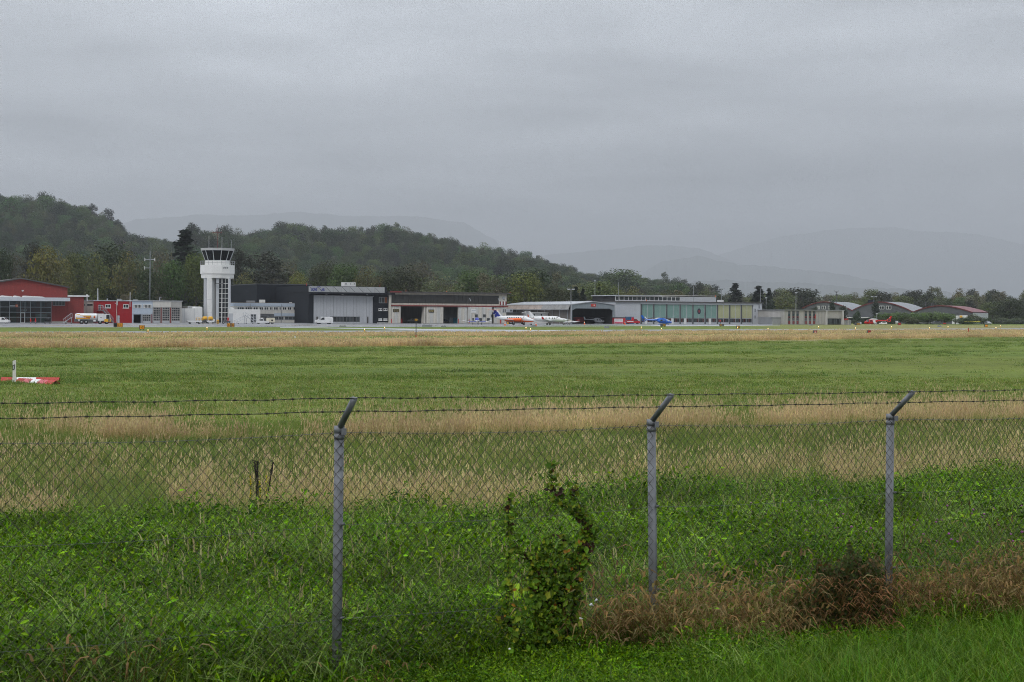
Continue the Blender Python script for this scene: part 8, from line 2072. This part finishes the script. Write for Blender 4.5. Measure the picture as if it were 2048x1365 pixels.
T("grey_bare", 838, 517, 60, 560, "large grey olive tree rising behind the rounded dark tree")
T("willow", 880, 549, 84, 424, "wide drooping olive willow above the old hangar")
T("round_green", 940, 540, 50, 436, "light green tree right of the willow")
T("poplar", 966, 546, 26, 430, "narrow yellow green tree above the old hangar's right part")
T("grey_bare", 992, 552, 40, 440, "thin tree behind the old hangar's right end")
T("round_dark", 1052, 536, 88, 452, "big dark tree above the corrugated hangar's skylights")
T("yellow_broad", 1048, 545, 62, 438, "yellow topped tree in front of the big dark tree")
T("round_dark", 1110, 568, 44, 430, "low dark tree over the corrugated hangar's roof")
T("spruce", 1152, 574, 34, 436, "left of two small firs above the corrugated gable")
T("spruce", 1166, 578, 30, 436, "right of two small firs above the corrugated gable")
T("round_green", 1200, 562, 62, 500, "broad light green tree behind the rooftop storey's left end")
T("olive_loose", 1262, 574, 44, 490, "olive tree behind the rooftop storey's glazing")
T("round_green", 1244, 538, 66, 900, "hazy rounded tree standing out on the low ridge", base=4.0)
T("olive_loose", 1350, 582, 50, 520, "dull tree behind the blank part of the rooftop storey")
T("grey_bare", 1412, 570, 34, 900, "pale ghostly round tree in the haze", )
T("spruce", 1471, 567, 57, 560, "lone spruce above the olive hangar doors")
T("spruce", 1517, 572, 57, 540, "tall spruce at the green hangar's right corner")
T("spruce", 1538, 577, 37, 560, "slimmer spruce right of the tall spruce")
T("thuja", 1540, 598, 16, 436, "dark column shaped evergreen right of the green hangar")
T("olive_loose", 1566, 582, 44, 580, "loose olive tree behind the grey shed")
T("pine", 1602, 576, 70, 600, "broad hazy pine above the striped station")
T("thuja", 1665, 599, 11, 470, "narrow dark cypress in front of the left vault's window")
T("thuja", 1629, 613, 11, 460, "small evergreen above the striped station's roof")
T("thuja", 1687, 610, 16, 452, "dark evergreen right of the station gate")
T("thuja", 1751, 600, 13, 480, "tall dark cypress on the middle vault's front")
T("shrub", 1714, 619, 13, 462, "small bush on the deck between the left and middle vault", cat="bush", name="shrub")
T("pine", 1766, 583, 32, 700, "dark pine tops above the middle vault")
T("pine", 1834, 580, 32, 760, "pointed conifer above the middle vault's pale roof")
T("round_dark", 2018, 596, 52, 560, "big round dark tree near the right edge")
T("round_green", 1985, 604, 40, 590, "green tree left of the big round tree at right")
T("round_dark", 2046, 602, 26, 640, "hazy tree cut off by the right edge")
T("poplar", 1940, 596, 20, 700, "slim conifer like tree above the red roof's end")
for i, x in enumerate((1772, 1801, 1836, 1862, 1889)):
    T("plane", x, (624.5,623,624,622.5,625)[i], (40,34,36,42,40)[i], (470,474,470,476,470)[i], "%s of five clipped plane trees in front of the vaults" % ("leftmost","second from left","middle","fourth from left","rightmost")[i], name="plane_tree", group="row of clipped plane trees")
for (x, y, w, Y, lb) in ((1822,634,30,466,"dark bush below the second plane tree"),(1928,634,36,480,"rounded bush left of the tall bush by the red roof"),(1948,627,26,484,"tall feathery bush at the red roof's corner"),(1966,634,34,484,"low bush under the red roof's eave"),(2004,636,40,500,"low bush right of the vaults"),(2034,636,36,505,"hedge like bush at the right edge"),(1532,637,18,430,"low green bush beside the white tent"),(1708,640,14,450,"small bush beside the yard wall")):
    T("shrub", x, y, w, Y, lb, name="bush", cat="bush")
def hedge(x0, x1, yt, Y, label, m):
    a, b = at(x0, yt, Y), at(x1, yt, Y); o = thing("hedge", label, "hedge", (a.x, Y, 0)); L = b.x-a.x; h = a.z; r = random.Random(int(x0)); B = VB(int(x0))
    for _ in range(int(L*170)):
        x = r.uniform(0, L); f_ = r.random(); p = (x, r.uniform(-0.5,-0.38), r.uniform(0,h)) if f_ < 0.6 else (x, r.uniform(-0.5,0.5), h+r.gauss(0,0.05))
        B.leaf(p, (r.gauss(0,0.4), -0.8 if f_ < 0.6 else r.gauss(0,0.3), 0.2 if f_ < 0.6 else 1), r.uniform(0.12,0.24), jit(r, m, 0.3), 1.3)
    link("foliage", B.mesh("foliage", ML_tree), o); part(o, "core", mat("hedge_core", (0.02,0.03,0.012), rough=0.9), (0.1,L-0.1,-0.36,0.36,0,h-0.06))
hedge(1706, 1790, 639.6, 462, "clipped dark green hedge behind the rescue helicopter", (0.030,0.050,0.018))
hedge(1985, 2075, 640.5, 520, "long low hedge at the right edge of the airfield", (0.045,0.06,0.022))
def flower_strip():
    o = thing("flower_strip", "strip of yellow flowers in front of the red roofed vault", "flowers", at(1945,645,478)*Vector((1,1,0)) if False else Vector((at(1945,645,478).x, 478, 0))); r = random.Random(8); B = VB(8); L = 30/F*478
    for _ in range(900):
        y = r.random() < 0.35; B.leaf((r.uniform(-L/2,L/2)*1.0, r.uniform(-0.8,0.8), r.uniform(0.8,1.15) if y else r.uniform(0,0.9)), (r.gauss(0,0.5),-0.6,0.8), r.uniform(0.08,0.2), jit(r,(0.55,0.45,0.04) if y else (0.05,0.085,0.02),0.3), 1.2)
    link("foliage", B.mesh("foliage", ML_tree), o)
flower_strip()
def far_fence():
    a, b = at(1990, 645, 492), at(2080, 645, 492); o = thing("perimeter_fence", "dark perimeter fence along the field at far right", "fence", (a.x, 492, 0)); n = 16; L = b.x-a.x
    for i in range(n): pole(o, "post", M_dgrey, [(L*i/(n-1),0,0),(L*i/(n-1),0,1.5)], 0.05, 4)
    for z in (0.5,1.0,1.45): pole(o, "rail", M_dgrey, [(0,0,z),(L,0,z)], 0.03, 4)
far_fence()
